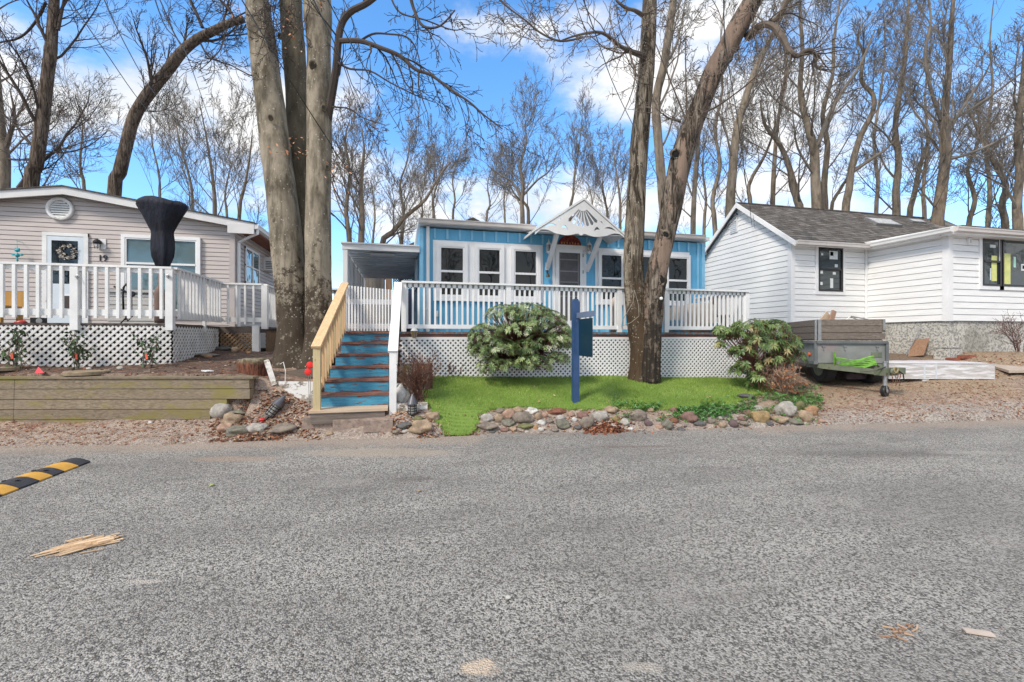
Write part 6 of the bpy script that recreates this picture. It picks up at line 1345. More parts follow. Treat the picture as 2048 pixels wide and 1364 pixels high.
limb(cr, [(1374, 245, 8.9), (1340, 160, 8.8), (1312, 90, 8.7), (1290, 40, 8.6)], [.018, .014, .010, .006], rng, K2, 6, .9)
limb(cr, [(1360, 242, 8.9), (1335, 235, 8.7), (1310, 215, 8.6)], [.03, .014, .006], rng, K2, 6, .6)
limb(cr, [(1376, 238, 8.85), (1430, 215, 8.6), (1480, 180, 8.4), (1540, 130, 8.2), (1600, 90, 8.0)], [.02, .018, .014, .010, .006], rng, K2, 9, 1.1)
limb(cr, [(1440, 130, 8.8), (1410, 160, 8.6), (1395, 220, 8.4)], [.03, .02, .01], rng, K2, 5, .9)
for k in range(12): px = rng.uniform(1020, 1640); limb(cr, [(px, -30, 8.6), (px + rng.uniform(-40, 40), 20, 8.4), (px + rng.uniform(-70, 70), rng.uniform(50, 130), 8.2)], [.01, .008, .005], rng, K2, 4, .8, down=.3)
build('crown', cr, G['twig_b'], t2)
# ---- background trees: (label, category group), each one its own
def bgtree(name, lab, pix, t, rad, seed, mt='bgbark', tw='twig_l', nl=9, L=4.0, K=None, z0=.9, zone=(.15, .95), limbs=(), cut=False, up=.10, rootz=None):
    rng = random.Random(seed); P = [PD(px, py, t) for px, py in pix]; b = P[0]; base = Vector((b.x, b.y, z0)); 
    if P[0].z > z0: P = [base] + P
    o = thing(name, lab, 'tree', tuple(base), 'bare trees behind the houses'); pts = smooth_path([tuple(p) for p in P], 3); rs = [r_ * .76 for r_ in lerpr(rad, len(pts))]; m = MB(); m.tube(pts, rs, 10, wob=knotty(seed, .12)); build('trunk', m, G[mt], o, smooth=True)
    K = K or dict(w=.20, up=up, rmin=.0062 if t > 15 else .005, lv=3, n=(6, 5, 5), ang=math.radians(33)); m = MB(); nl = max(5, int(nl * .85))
    for k in range(nl):
        s = zone[0] + (zone[1] - zone[0]) * (k + rng.random() * .7) / nl; i = min(len(pts) - 2, int(s * (len(pts) - 1))); a, b_ = Vector(pts[i]), Vector(pts[i + 1]); tg = (b_ - a).normalized(); side = tg.cross(rv(rng)).normalized()
        grow(m, a, tg * .85 + side * .65, min(.055, rs[i] * rng.uniform(.24, .40)), L * rng.uniform(.6, 1.1) * (1.15 - .5 * s), 0, rng, K)
    for lp, lr_ in limbs:
        PP = [tuple(PD(px, py, t + .01 * j)) for j, (px, py) in enumerate(lp)]; q = smooth_path(PP, 4); r2 = [r_ * .8 for r_ in lerpr(lr_, len(q))]; m.tube(q, r2, 7)
        for k in range(7):
            i = int((.25 + .7 * (k + rng.random()) / 8) * (len(q) - 2)); a, b_ = Vector(q[i]), Vector(q[i + 1]); tg = (b_ - a).normalized(); grow(m, a, tg * .6 + tg.cross(rv(rng)).normalized() * .8, max(.008, min(.025, r2[i] * .35)), L * .42, 1, rng, K)
    build('crown', m, G[tw], o); return o
BT = 'bare_tree'
bgtree(BT, 'stout grey trunk at the left edge, behind the taupe roof', [(8, 372), (10, 320), (4, 270), (-2, 200), (-10, 80), (-20, -80)], 17, [.26, .24, .2, .15, .12, .05], 1, limbs=[([(10, 300), (22, 262), (30, 235), (20, 180)], [.12, .09, .06, .02]), ([(12, 318), (60, 318), (120, 300), (180, 280), (230, 270)], [.05, .045, .035, .02, .01])], tw='twig_b')
bgtree(BT, 'dark furrowed trunk leaning slightly right at the far left, behind the roof peak', [(62, 378), (72, 330), (82, 260), (92, 180), (102, 100), (106, 40), (110, -20), (118, -200)], 13.6, [.24, .23, .22, .21, .20, .18, .16, .10], 2, 'oak', 'twig', nl=10, L=3.2, limbs=[([(92, 5), (70, 45), (40, 75), (0, 85), (-40, 100)], [.05, .045, .035, .03, .02]), ([(116, 60), (122, 30), (130, -10)], [.06, .05, .04]), ([(68, 295), (30, 250), (0, 225)], [.035, .03, .02]), ([(78, 300), (130, 305), (180, 290), (215, 262)], [.03, .025, .02, .01]), ([(40, 378), (58, 350), (70, 320)], [.12, .1, .08])])
bgtree(BT, 'dark furrowed trunk curving strongly right to a sawn end above the taupe roof', [(229, 392), (240, 345), (252, 290), (268, 235), (295, 190), (330, 148), (362, 105), (395, 78), (430, 60), (462, 45), (487, 38)], 13.4, [.23, .22, .21, .21, .20, .20, .19, .17, .155, .13, .12], 3, 'oak', 'twig', nl=9, L=2.2, zone=(.4, .95), limbs=[([(405, 55), (390, 20), (370, -20)], [.06, .05, .04]), ([(470, 38), (455, 15), (430, -10)], [.06, .045, .04]), ([(400, 85), (420, 115), (460, 130), (500, 150)], [.035, .03, .02, .01]), ([(365, 95), (345, 60), (320, 0), (305, -20)], [.03, .025, .02, .02]), ([(290, 222), (320, 222), (350, 210)], [.02, .016, .008])])
GN = 'grey_tree'
S = [ # label, points, t, radii, seed, options
 ('slim many-stemmed tree fanning up behind the sloping end of the taupe roof', [(430, 440), (428, 380), (420, 320), (410, 260), (400, 210)], 21, [.15, .12, .08, .05, .02], 10, dict(nl=12, L=4.6, zone=(.1, .8), up=.14)),
 ('slim tree behind the taupe roof just right of the covered heater', [(385, 430), (380, 360), (360, 290), (350, 230)], 23, [.12, .09, .06, .02], 11, dict(nl=11, L=4.4, zone=(.1, .9), up=.14)),
 ('bushy thin tree between the curved trunk and the heater cover', [(320, 420), (318, 350), (305, 290), (300, 240)], 25, [.10, .08, .05, .02], 12, dict(nl=10, L=4.2, zone=(.1, .9))),
 ('twiggy tree whose crown touches the left side of the beech', [(478, 440), (490, 370), (500, 310), (505, 260)], 20, [.12, .09, .06, .02], 13, dict(nl=11, L=3.4, zone=(.1, .9))),
 ('broad twiggy tree low behind the two dark trunks at the far left', [(170, 400), (160, 330), (165, 250), (150, 190)], 24, [.12, .1, .06, .02], 14, dict(nl=12, L=4.8, zone=(.15, .9))),
 ('small tree rising close to the right side of the beech', [(700, 500), (692, 420), (700, 350), (690, 280), (700, 240)], 19, [.16, .14, .10, .06, .02], 15, dict(nl=12, L=3.3, zone=(.2, .9), tw='twig_b', mt='bgbark2')),
 ('brown trunk standing behind the left end of the porch roof', [(722, 500), (724, 430), (722, 370), (728, 300), (722, 250)], 17, [.17, .15, .12, .07, .02], 16, dict(nl=12, L=2.8, zone=(.25, .95), mt='bgbark2')),
 ('slanting limbed tree above the middle of the porch roof', [(762, 500), (785, 465), (815, 430), (850, 400), (880, 350), (905, 320)], 18, [.16, .15, .12, .09, .05, .02], 17, dict(nl=11, L=2.7, zone=(.15, .95), mt='bgbark2')),
 ('upright twiggy tree at the porch side of the blue roof corner', [(802, 500), (808, 430), (800, 370), (815, 320), (820, 270)], 21, [.14, .12, .08, .05, .02], 18, dict(nl=12, L=3.3)),
 ('thin tree just right of the blue roof left corner', [(868, 450), (866, 400), (880, 350), (890, 310)], 24, [.12, .10, .06, .02], 19, dict(nl=12, L=3.6)),
 ('slender tree left of the small distant gable', [(905, 450), (910, 400), (905, 360), (915, 320)], 27, [.12, .09, .06, .02], 20, dict(nl=11, L=3.6)),
 ('small spreading tree behind the distant gable', [(972, 450), (980, 410), (975, 370), (985, 330)], 30, [.13, .1, .06, .02], 21, dict(nl=11, L=4.2)),
 ('round-crowned tree above the blue roof left of the canopy', [(1045, 450), (1044, 410), (1046, 370), (1040, 330), (1052, 290), (1050, 240)], 21, [.16, .14, .12, .09, .05, .02], 22, dict(nl=15, L=4.0, zone=(.25, .95), up=.09, limbs=[([(1043, 400), (1025, 365), (1000, 350), (975, 330)], [.07, .06, .045, .02]), ([(1047, 390), (1075, 360), (1100, 340), (1115, 300)], [.07, .055, .04, .02])])),
 ('pale double stem rising left of the canopy peak', [(1057, 450), (1052, 410), (1030, 390), (1010, 350)], 22, [.12, .1, .06, .02], 23, dict(nl=9, L=3.0)),
 ('narrow upright tree behind the canopy peak', [(1140, 440), (1146, 390), (1150, 340), (1160, 280), (1165, 230)], 24, [.13, .10, .07, .04, .015], 24, dict(nl=13, L=3.4, up=.15)),
 ('low twiggy tree right of the canopy peak', [(1215, 450), (1212, 410), (1205, 370), (1210, 330)], 25, [.12, .09, .06, .02], 25, dict(nl=12, L=3.6)),
 ('thin tree close to the left side of the forked tree', [(1240, 450), (1240, 400), (1232, 340), (1225, 280)], 22, [.11, .09, .06, .02], 26, dict(nl=12, L=3.0)),
 ('straight trunk seen between the two stems of the forked tree', [(1333, 480), (1326, 400), (1318, 300), (1312, 200), (1328, 130), (1338, 60), (1350, -20), (1360, -150)], 13.5, [.20, .19, .18, .17, .16, .15, .13, .08], 27, dict(nl=10, L=2.8, zone=(.35, .95), mt='bgbark')),
 ('slim trunk just right of the leaning stem above the blue roof end', [(1386, 475), (1388, 400), (1392, 330), (1400, 250), (1410, 180)], 16, [.13, .12, .11, .08, .03], 28, dict(nl=10, L=2.6, zone=(.3, .95))),
 ('tall trunk left of the white gable peak, bending right', [(1460, 430), (1465, 350), (1472, 270), (1490, 200), (1515, 130), (1550, 60), (1580, -10), (1620, -120)], 17, [.24, .23, .20, .18, .15, .12, .1, .05], 29, dict(nl=13, L=3.8, zone=(.3, .95))),
 ('thin curving tree just behind the white gable peak', [(1502, 430), (1498, 370), (1530, 310), (1550, 250), (1545, 200)], 20, [.13, .12, .09, .06, .02], 30, dict(nl=11, L=3.2)),
 ('sinuous trunk first to the right of the white gable peak', [(1600, 440), (1594, 400), (1580, 340), (1560, 290), (1530, 250), (1520, 200)], 19, [.21, .20, .17, .13, .09, .03], 31, dict(nl=12, L=3.4)),
 ('tall trunk with thick forks above the middle of the shingle roof', [(1634, 440), (1632, 380), (1628, 300), (1612, 240), (1600, 180), (1605, 100), (1600, 20), (1602, -80)], 17.5, [.25, .24, .22, .17, .14, .10, .07, .03], 32, dict(nl=14, L=3.6, zone=(.3, .95), limbs=[([(1630, 310), (1650, 250), (1680, 190), (1720, 130), (1750, 60)], [.12, .1, .08, .06, .03])])),
 ('twin trunk close beside the tall forked trunk', [(1650, 440), (1648, 370), (1655, 290), (1645, 230), (1665, 150), (1668, 80), (1680, 0), (1690, -60)], 19, [.18, .17, .15, .12, .1, .08, .05, .02], 33, dict(nl=13, L=3.6, zone=(.3, .95))),
 ('wavy bare trunk with a reddish foot over the right half of the shingle roof', [(1690, 440), (1698, 380), (1704, 330), (1722, 270), (1745, 225), (1746, 190), (1722, 160), (1728, 110), (1715, 70), (1745, 20)], 18, [.20, .18, .16, .15, .13, .11, .09, .07, .05, .02], 34, dict(nl=9, L=2.6, zone=(.45, .95), limbs=[([(1704, 345), (1740, 320), (1770, 300), (1790, 280)], [.09, .08, .06, .02])])),
 ('low branch-like tree leaning right from behind the skylight', [(1660, 440), (1680, 380), (1700, 350), (1715, 320)], 21, [.12, .1, .08, .03], 35, dict(nl=7, L=2.4)),
 ('slender S-shaped trunk above the right end of the shingle roof', [(1793, 440), (1792, 380), (1798, 320), (1790, 260), (1800, 180), (1810, 110), (1815, 40), (1822, -60)], 18.5, [.19, .18, .16, .14, .12, .1, .07, .03], 36, dict(nl=13, L=3.0, zone=(.3, .95))),
 ('forked tree where the shingle roof meets the white wing roof', [(1818, 450), (1828, 390), (1838, 340), (1850, 300), (1870, 240), (1880, 180)], 20, [.16, .15, .12, .1, .06, .02], 37, dict(nl=12, L=3.4)),
 ('thick trunk with many rising limbs above the white wing corner', [(1874, 470), (1878, 420), (1886, 360), (1892, 300), (1888, 240), (1895, 170), (1900, 100), (1905, 20), (1915, -100)], 15.5, [.25, .24, .22, .20, .18, .14, .11, .08, .03], 38, dict(nl=15, L=3.6, zone=(.3, .95), mt='bgbark2', limbs=[([(1890, 320), (1930, 310), (1980, 290), (2048, 255)], [.07, .06, .05, .03]), ([(1890, 250), (1930, 225), (1985, 190), (2050, 140)], [.07, .06, .045, .03]), ([(1882, 240), (1862, 180), (1850, 110), (1862, 40), (1850, -30)], [.08, .07, .06, .04, .03]), ([(1875, 420), (1850, 390), (1835, 370)], [.05, .035, .02])])),
 ('leaning thin tree between the thick limbed trunk and the right edge', [(1935, 470), (1950, 400), (1935, 340), (1960, 270), (1950, 200)], 20, [.14, .13, .1, .07, .02], 39, dict(nl=12, L=3.2)),
 ('crooked tree near the right edge above the white wing', [(2012, 470), (2004, 410), (2012, 370), (1985, 320), (1960, 270), (1930, 200)], 18, [.17, .15, .14, .11, .08, .03], 40, dict(nl=12, L=3.2)),
 ('straight trunk at the extreme right edge above the wing roof', [(2036, 470), (2034, 410), (2040, 340), (2036, 260), (2045, 180), (2050, 100), (2060, 0)], 16, [.19, .18, .16, .15, .12, .08, .03], 41, dict(nl=13, L=3.2, zone=(.25, .95))),
 ('spreading tree rising beyond the white gable eave', [(1430, 460), (1425, 400), (1440, 330), (1430, 260), (1445, 180), (1440, 100), (1450, 0)], 21, [.15, .14, .12, .10, .08, .05, .02], 42, dict(nl=14, L=3.8, zone=(.2, .95))),
 ('twig-filled tree high between the leaning stem and the tall forked trunk', [(1545, 440), (1548, 340), (1556, 240), (1572, 140), (1570, 60), (1590, -30)], 23, [.17, .15, .13, .1, .06, .02], 43, dict(nl=16, L=4.2, zone=(.25, .95))),
 ('fine-twigged tree filling the gap above the skylight', [(1752, 440), (1756, 360), (1748, 280), (1762, 180), (1770, 90), (1765, 0)], 24, [.14, .12, .1, .08, .05, .02], 44, dict(nl=14, L=4.0, zone=(.2, .95))),
 ('tree with upswept fine twigs behind the wing roof, left of the thick trunk', [(1850, 450), (1846, 380), (1856, 290), (1850, 190), (1862, 90), (1860, 0)], 25, [.14, .13, .11, .08, .05, .02], 45, dict(nl=14, L=4.0, zone=(.2, .95))),
 ('tall fine tree between the right edge trunk and the leaning thin tree', [(1975, 470), (1980, 380), (1972, 280), (1985, 180), (1980, 80), (1990, -20)], 23, [.15, .14, .11, .08, .05, .02], 46, dict(nl=15, L=4.0, zone=(.2, .95))),
 ('faint slender tree far behind the middle of the blue roof', [(1010, 450), (1008, 400), (1015, 360)], 36, [.12, .09, .04], 47, dict(nl=10, L=4.5)),
 ('faint low tree far behind the porch roof', [(745, 500), (750, 430), (742, 360)], 34, [.14, .1, .04], 48, dict(nl=12, L=5)),
 ('faint tree far behind, between canopy and forked tree', [(1180, 450), (1185, 410), (1178, 370)], 36, [.12, .09, .04], 49, dict(nl=10, L=4.8)),
 ('faint tree far behind the blue roof near its left corner', [(840, 480), (845, 420), (835, 370)], 33, [.14, .1, .04], 50, dict(nl=12, L=4.8)),
 ('faint tree far behind the left slope of the white gable', [(1408, 460), (1412, 400), (1405, 330), (1415, 260)], 28, [.14, .12, .08, .03], 51, dict(nl=13, L=4.4)),
 ('faint tree far behind the right end of the taupe roof', [(455, 450), (450, 390), (462, 330)], 32, [.14, .1, .04], 52, dict(nl=12, L=5)),
]
for lab, pix, t, rad, seed, op in S: bgtree(BT, lab, pix, t, rad, seed, **op)
# trees across the road behind the camera, which the windows mirror
TB = [o for o in bpy.data.objects if o.name.startswith('bare_tree') and o.get('label')]
for k, (x, y, sc_, r_, wh_) in enumerate(((-20.5, -9, .8, .4, 'taupe house door'), (-15, -9, .8, 1.9, 'taupe house window'), (3.2, -9, .75, 2.8, 'blue house window nearest the porch'), (6.0, -9.5, .8, 3.9, 'middle one of the three blue house windows'), (8.4, -8.5, .75, 5.1, 'blue house window nearest the door'), (14.9, -9, .8, .9, 'blue house window left of the forked tree'), (19.8, -9, .8, 2.2, 'blue house window right of the forked tree'), (33.6, -9, .9, 4.1, 'small black window'), (44, -9, .9, 3.1, 'wide black window'))):
    c_ = copy_tree(TB[(3, 4, 6, 15, 7, 3, 5, 4, 15)[k]]); c_.location = (x, y, 0); c_.rotation_euler = (0, 0, r_); c_.scale = (sc_,) * 3
    c_['label'] = 'bare tree across the road mirrored in the ' + wh_; c_['group'] = 'bare trees across the road'
# ================================================================== SHRUBS
def whorl(mb, p, d, n, L, w, rng, droop=.35, spread=1.1, c=None):
    d = Vector(d).normalized(); u = d.cross(Vector((.31, .2, .9))).normalized(); v = d.cross(u)
    for k in range(n):
        a = 6.283 * (k + rng.random() * .6) / n; o = (u * math.cos(a) + v * math.sin(a)); e = (o * spread + d * rng.uniform(.1, .7)).normalized(); s = e.cross(d).normalized() * w * rng.uniform(.7, 1.1) / 2; l = L * rng.uniform(.7, 1.1)
        m_ = p + e * l * .5 + Vector((0, 0, -.02 * l)); tp = p + e * l + Vector((0, 0, -droop * l)); q = len(mb.v)
        mb.v += [tuple(p + e * .005), tuple(m_ - s), tuple(tp), tuple(m_ + s), tuple(m_ + Vector((0, 0, -w * .22)))]
        cc = c if c is not None else rng.random(); mb.face([q, q + 1, q + 4], cc); mb.face([q + 1, q + 2, q + 4], cc); mb.face([q + 2, q + 3, q + 4], cc); mb.face([q + 3, q, q + 4], cc)
def bush(name, lab, cat, base, pts, leafm, stemm, nl, L, w, droop, rng, root_n=7, spread=1.1, col=(0, 1), stem_r=.02):
    o = thing(name, lab, cat, tuple(base)); st_ = MB(); lf = MB(); base = Vector(base)
    hubs = []
    for k in range(root_n):
        a = 6.283 * k / root_n + rng.random(); q = base + Vector((math.cos(a) * .22, math.sin(a) * .2, .35 + rng.random() * .25)); b0 = base + Vector((math.cos(a) * .07, math.sin(a) * .05, -.03)); st_.tube([tuple(b0), tuple(b0.lerp(q, .5) + Vector((rng.gauss(0, .03), 0, 0))), tuple(q)], [stem_r, stem_r * .8, stem_r * .7], 6); hubs.append(q)
    for p, d in pts:
        h = min(hubs, key=lambda q: (q - p).length + rng.random() * .2)
        if rng.random() < .5: m_ = h.lerp(p, .5) + Vector((rng.gauss(0, .05), rng.gauss(0, .05), rng.gauss(0, .04) - .03)); st_.tube([tuple(h), tuple(m_), tuple(p)], [stem_r * .5, stem_r * .3, .003], 4)
        else: st_.tube([tuple(p - Vector(d).normalized() * .10 + Vector((0, 0, -.02))), tuple(p)], [.004, .003], 3)
        whorl(lf, p, d, nl, L, w, rng, droop, spread, rng.uniform(*col) * .6 + .4 * rng.random())
    build('stems', st_, stemm, o); build('foliage', lf, leafm, o); return o
rng = random.Random(77)
G['redstem'] = mat('reddish_stem', (.16, .06, .045), .7, .25, 12)
base = PG(1045, 748); tb = 8.25; s = tb / 920
# layered cushions of foliage: (px, py, half width, half height)
pads = [(1010, 632, 38, 22), (1055, 625, 45, 18), (1090, 645, 42, 26), (1120, 675, 26, 30), (975, 672, 36, 26), (965, 705, 28, 26), (1000, 700, 34, 24), (1040, 662, 44, 22), (1048, 700, 26, 20), (1085, 690, 36, 22), (1115, 720, 22, 16), (985, 730, 30, 14), (1020, 733, 32, 14), (1062, 722, 28, 14), (1080, 735, 24, 10), (975, 742, 14, 10), (1135, 690, 12, 20), (950, 690, 12, 16)]
pts = []
for px, py, hw, hh_ in pads:
    for _ in range(int(hw * hh_ / 6.5)):
        a = rng.random() * 6.283; b = math.asin(rng.uniform(-.25, 1)); d = Vector((math.cos(b) * math.cos(a), math.cos(b) * math.sin(a), math.sin(b))); dep = rng.uniform(-.30, .30)
        c_ = PD(px, py, tb + dep * (1 - abs(px - 1045) / 160)); p = c_ + Vector((d.x * hw * s, d.y * hw * s * .8, d.z * hh_ * s)); pts.append((p, d + Vector((0, 0, .5))))
G['pieris'] = leafmat('pale_green_pieris_leaves', (.05, .125, .026), (.37, .46, .19), .42, .5, (.58, .60, .42))
bush('evergreen_shrub', 'rounded pale-green evergreen shrub before the white lattice left of the sign post', 'shrub', base, pts, G['pieris'], G['redstem'], 9, .078, .0165, .26, rng, 5, 1.15, col=(-.15, 1.15))
base = PG(1528, 786); tb = 8.85; s = tb / 920
pads = [(1500, 655, 34, 16), (1545, 660, 34, 20), (1470, 672, 30, 18), (1575, 690, 26, 22), (1525, 690, 40, 24), (1485, 705, 26, 14), (1590, 715, 18, 14), (1555, 722, 28, 16), (1500, 730, 26, 14), (1520, 752, 24, 12), (1480, 742, 18, 12), (1440, 660, 12, 8), (1440, 690, 8, 6), (1560, 700, 30, 20), (1510, 765, 14, 10)]
pts = []
for px, py, hw, hh_ in pads:
    for _ in range(int(hw * hh_ / 9.5) + 6):
        a = rng.random() * 6.283; b = math.asin(rng.uniform(-.2, 1)); d = Vector((math.cos(b) * math.cos(a), math.cos(b) * math.sin(a), math.sin(b))); dep = rng.uniform(-.30, .30)
        c_ = PD(px, py, tb + dep); p = c_ + Vector((d.x * hw * s, d.y * hw * s * .8, d.z * hh_ * s)); pts.append((p, d + Vector((0, 0, .4))))
G['rhodo'] = leafmat('olive_rhododendron_leaves', (.04, .095, .02), (.21, .29, .085), .4, .5, (.34, .28, .12))
bush('rhododendron', 'open rhododendron with drooping olive leaves at the right end of the lawn', 'shrub', base, pts, G['rhodo'], G['redstem'], 8, .105, .034, .36, rng, 6, 1.1, stem_r=.012)
def twigshrub(name, lab, base, h, wid, n, rng, mt, leaf=None, nleaf=0, lr=(.02, .04), K=None, lean=(0, 0)):
    o = thing(name, lab, 'shrub', tuple(base)); m = MB(); base = Vector(base); K = K or dict(w=.25, up=.08, rmin=.003, lv=3, n=(6, 5, 3), ang=math.radians(35)); tips = []
    for k in range(n):
        a = rng.random() * 6.283; r_ = rng.random() ** .5; d = Vector((math.cos(a) * r_ * wid / h * .9 + lean[0], math.sin(a) * r_ * wid / h * .6 + lean[1], 1)); grow(m, base + Vector((rng.gauss(0, .04), rng.gauss(0, .03), -.02)), d, rng.uniform(.006, .011), h * rng.uniform(.6, .95), 1, rng, K)
    build('twigs', m, mt, o)
    if leaf:
        lf = MB()
        for _ in range(nleaf):
            q = m.v[rng.randrange(len(m.v))]; p = Vector(q); s_ = rng.uniform(*lr); d = rv(rng) * s_; d.z -= s_ * .4; e = rv(rng) * s_ * .35; i = len(lf.v); lf.v += [tuple(p), tuple(p + d * .5 + e), tuple(p + d), tuple(p + d * .5 - e)]; lf.face([i, i + 1, i + 2, i + 3], rng.random())
        build('foliage', lf, leaf, o)
    return o
G['dryred'] = leafmat('russet_dry_leaves', (.26, .07, .035), (.52, .24, .10), .7, .2, (.55, .42, .22)); G['holly'] = leafmat('dark_holly_leaves', (.018, .05, .012), (.08, .14, .04), .4, .5)
twigshrub('dry_azalea', 'low tangled shrub with russet dry leaves at the foot of the rhododendron', PG(1572, 792), .62, .42, 34, rng, mat('tan_twigs', (.33, .24, .18), .8, .25, 8), G['dryred'], 900, (.02, .05))
twigshrub('dry_shrub', 'reddish bare twiggy shrub in front of the mottled planter by the steps', PG(832, 800), .78, .30, 34, rng, mat('red_brown_twigs', (.16, .075, .05), .8, .3, 8), G['dryred'], 160, (.012, .025))
twigshrub('bare_shrub', 'bare twiggy shrub against the foundation at the right edge', PD(2035, 703, 10.6), 1.0, .7, 12, rng, mat('dark_red_twigs', (.12, .06, .05), .8, .3, 8), lean=(-.15, 0))
for px, py, h, lab, nn_ in ((24, 739, .66, 'spindly holly with a red tag at the left end of the lattice deck', 150), (152, 739, .66, 'spindly leafy sapling with a red tag before the middle of the taupe house lattice', 170), (292, 737, .60, 'small holly sapling with a red tag near the lattice corner', 130)):
    b = PG(px, py); o = twigshrub('holly_sapling', lab, b, h, .14, 5, rng, G['twig_b'], G['holly'], nn_, (.045, .08), K=dict(w=.2, up=.15, rmin=.003, lv=2, n=(5, 4), ang=math.radians(40))); o['group'] = 'young saplings before the lattice'
    m = MB(); m.bar(b + Vector((.02, -.04, h * .38)), b + Vector((.035, -.05, h * .24)), .03, .004, up=(0, 1, 0)); build('tag', m, mat('orange_red_tag_%d' % px, (.70, .10, .05), .5, .15, 20), o)
twigshrub('dry_weed', 'dry thin weed against the lattice left of the round shrub', PG(905, 753), .30, .3, 5, rng, G['redstem'])
# trailing ground cover over the rocks
gcv = MB()
for _ in range(2600):
    u = rng.random(); px = 1225 + 420 * u; py = 826 - 22 * ss(.55, .85, u) + rng.gauss(0, 9 + 8 * ss(.5, .9, u))
    if noise.noise((px * .022, py * .05, 2)) < -.12 + (.1 if px < 1400 else -.15): continue
    p = PG(px, min(852, max(778, py))); whorl(gcv, p + Vector((0, 0, rng.uniform(.01, .09))), rv(rng) + Vector((0, 0, 1.2)), 5, .045, .02, rng, .25)
G['vinca'] = leafmat('dark_glossy_ground_cover', (.025, .10, .018), (.13, .30, .06), .4, .5)
tag(build('ground_cover', gcv, G['vinca']), 'trailing dark green ground cover spilling over the rock edging', 'ground cover', None, 'stuff')
# ================================================================== ROCKS
RC = {'pale grey': (.44, .41, .37), 'tan': (.38, .28, .19), 'pinkish': (.42, .27, .20), 'grey-brown': (.24, .20, .165), 'brick red': (.25, .10, .06), 'grey-green': (.20, .19, .15), 'reddish brown': (.24, .14, .115), 'dark grey': (.12, .115, .115), 'golden': (.33, .23, .11), 'orange-brown': (.38, .22, .12), 'mossy': (.18, .18, .08), 'white': (.62, .60, .56), 'dark purple': (.16, .11, .11)}
def rockmat(nm):
    c0 = RC[nm]; N = NT(nm.replace(' ', '_').replace('-', '_') + '_rock'); a = N.noise(6, 6, .7); c = N.mix(N.rng(a, .35, .65), mul(c0, .62), mul(c0, 1.22)); c = N.mix(N.math('MULTIPLY', N.rng(N.noise(13, 5, .7), .56, .64), .5), c, mul(c0, .35)); c = N.mix(N.math('MULTIPLY', N.rng(N.noise(3.2, 4, .6), .56, .7), .35), c, (.15, .15, .06)); N.col(c); N.rough(.85); N.bump(N.noise(22, 6, .75), .8, .02); return N.m
RM = {k: rockmat(k) for k in RC}
RK = [(975, 836, 24, 16, 'pale grey'), (998, 838, 20, 16, 'tan'), (1019, 829, 24, 18, 'pinkish'), (1049, 838, 38, 22, 'grey-brown'), (1076, 833, 14, 13, 'tan'), (1090, 830, 12, 11, 'pinkish'), (1116, 824, 32, 10, 'brick red'), (1121, 836, 18, 10, 'pale grey'), (1143, 829, 15, 9, 'pinkish'), (1129, 848, 28, 16, 'grey-green'), (1168, 832, 24, 13, 'reddish brown'), (1203, 833, 34, 19, 'pale grey'), (1176, 846, 28, 18, 'grey-brown'), (972, 853, 42, 12, 'grey-brown'), (1017, 846, 26, 12, 'grey-green'), (1084, 846, 18, 9, 'white'), (1072, 857, 11, 11, 'orange-brown'), (1083, 859, 14, 8, 'white'), (1027, 858, 15, 8, 'tan'), (1052, 853, 26, 9, 'mossy'), (1225, 819, 28, 12, 'tan'), (1252, 844, 20, 12, 'pale grey'), (1279, 833, 32, 22, 'grey-brown'), (1318, 855, 20, 11, 'pinkish'), (1337, 851, 21, 17, 'grey-green'), (1380, 835, 32, 20, 'reddish brown'), (1364, 859, 18, 8, 'dark grey'), (1469, 847, 18, 15, 'dark purple'), (1525, 836, 36, 25, 'golden'), (1580, 820, 40, 28, 'pale grey'), (1603, 813, 18, 18, 'mossy'), (1626, 822, 24, 18, 'orange-brown'), (1617, 834, 30, 20, 'tan'), (1564, 840, 28, 13, 'tan'), (1594, 844, 30, 10, 'grey-green'), (1495, 793, 34, 11, 'dark grey'), (1603, 788, 14, 9, 'brick red'), (1500, 827, 22, 10, 'reddish brown'), (1519, 816, 22, 8, 'pale grey'), (1001, 822, 20, 9, 'grey-brown'), (1036, 820, 20, 10, 'tan'), (1064, 822, 24, 11, 'white'), (1100, 842, 16, 9, 'grey-brown'), (1150, 840, 12, 9, 'white'), (1157, 855, 16, 8, 'dark grey'), (1232, 838, 14, 10, 'golden'), (1228, 852, 18, 8, 'pale grey'), (1262, 858, 14, 7, 'white'), (1299, 847, 18, 12, 'dark purple'), (1301, 820, 16, 9, 'tan'), (1350, 842, 16, 10, 'brick red'), (1402, 848, 22, 10, 'dark grey'), (1424, 842, 18, 12, 'grey-brown'), (1447, 850, 16, 9, 'tan'), (1442, 836, 14, 8, 'pale grey'), (1490, 846, 20, 9, 'grey-brown'), (1545, 822, 18, 10, 'pinkish'), (1488, 838, 18, 9, 'reddish brown'), (1352, 820, 18, 10, 'reddish brown'), (1645, 842, 14, 7, 'pinkish'), (1010, 860, 18, 7, 'reddish brown'), (1110, 860, 16, 7, 'grey-brown'), (1055, 864, 12, 6, 'pale grey'), (1140, 862, 12, 6, 'tan'), (985, 864, 14, 6, 'dark grey'), (1541, 848, 16, 8, 'dark grey')]
def where(px):
    for lim, s_ in ((1000, 'at the lawn mouth'), (1045, 'near the lawn mouth'), (1100, 'below the round shrub'), (1140, 'left of the sign post'), (1190, 'right of the sign post'), (1240, 'above the leaf pile'), (1300, 'below the forked tree'), (1360, 'right of the forked tree'), (1430, 'in the trailing greenery'), (1500, 'left of the rhododendron'), (1560, 'under the rhododendron'), (2000, 'at the drive end')):
        if px < lim: return s_
used_l = {}
rn = random.Random(31)
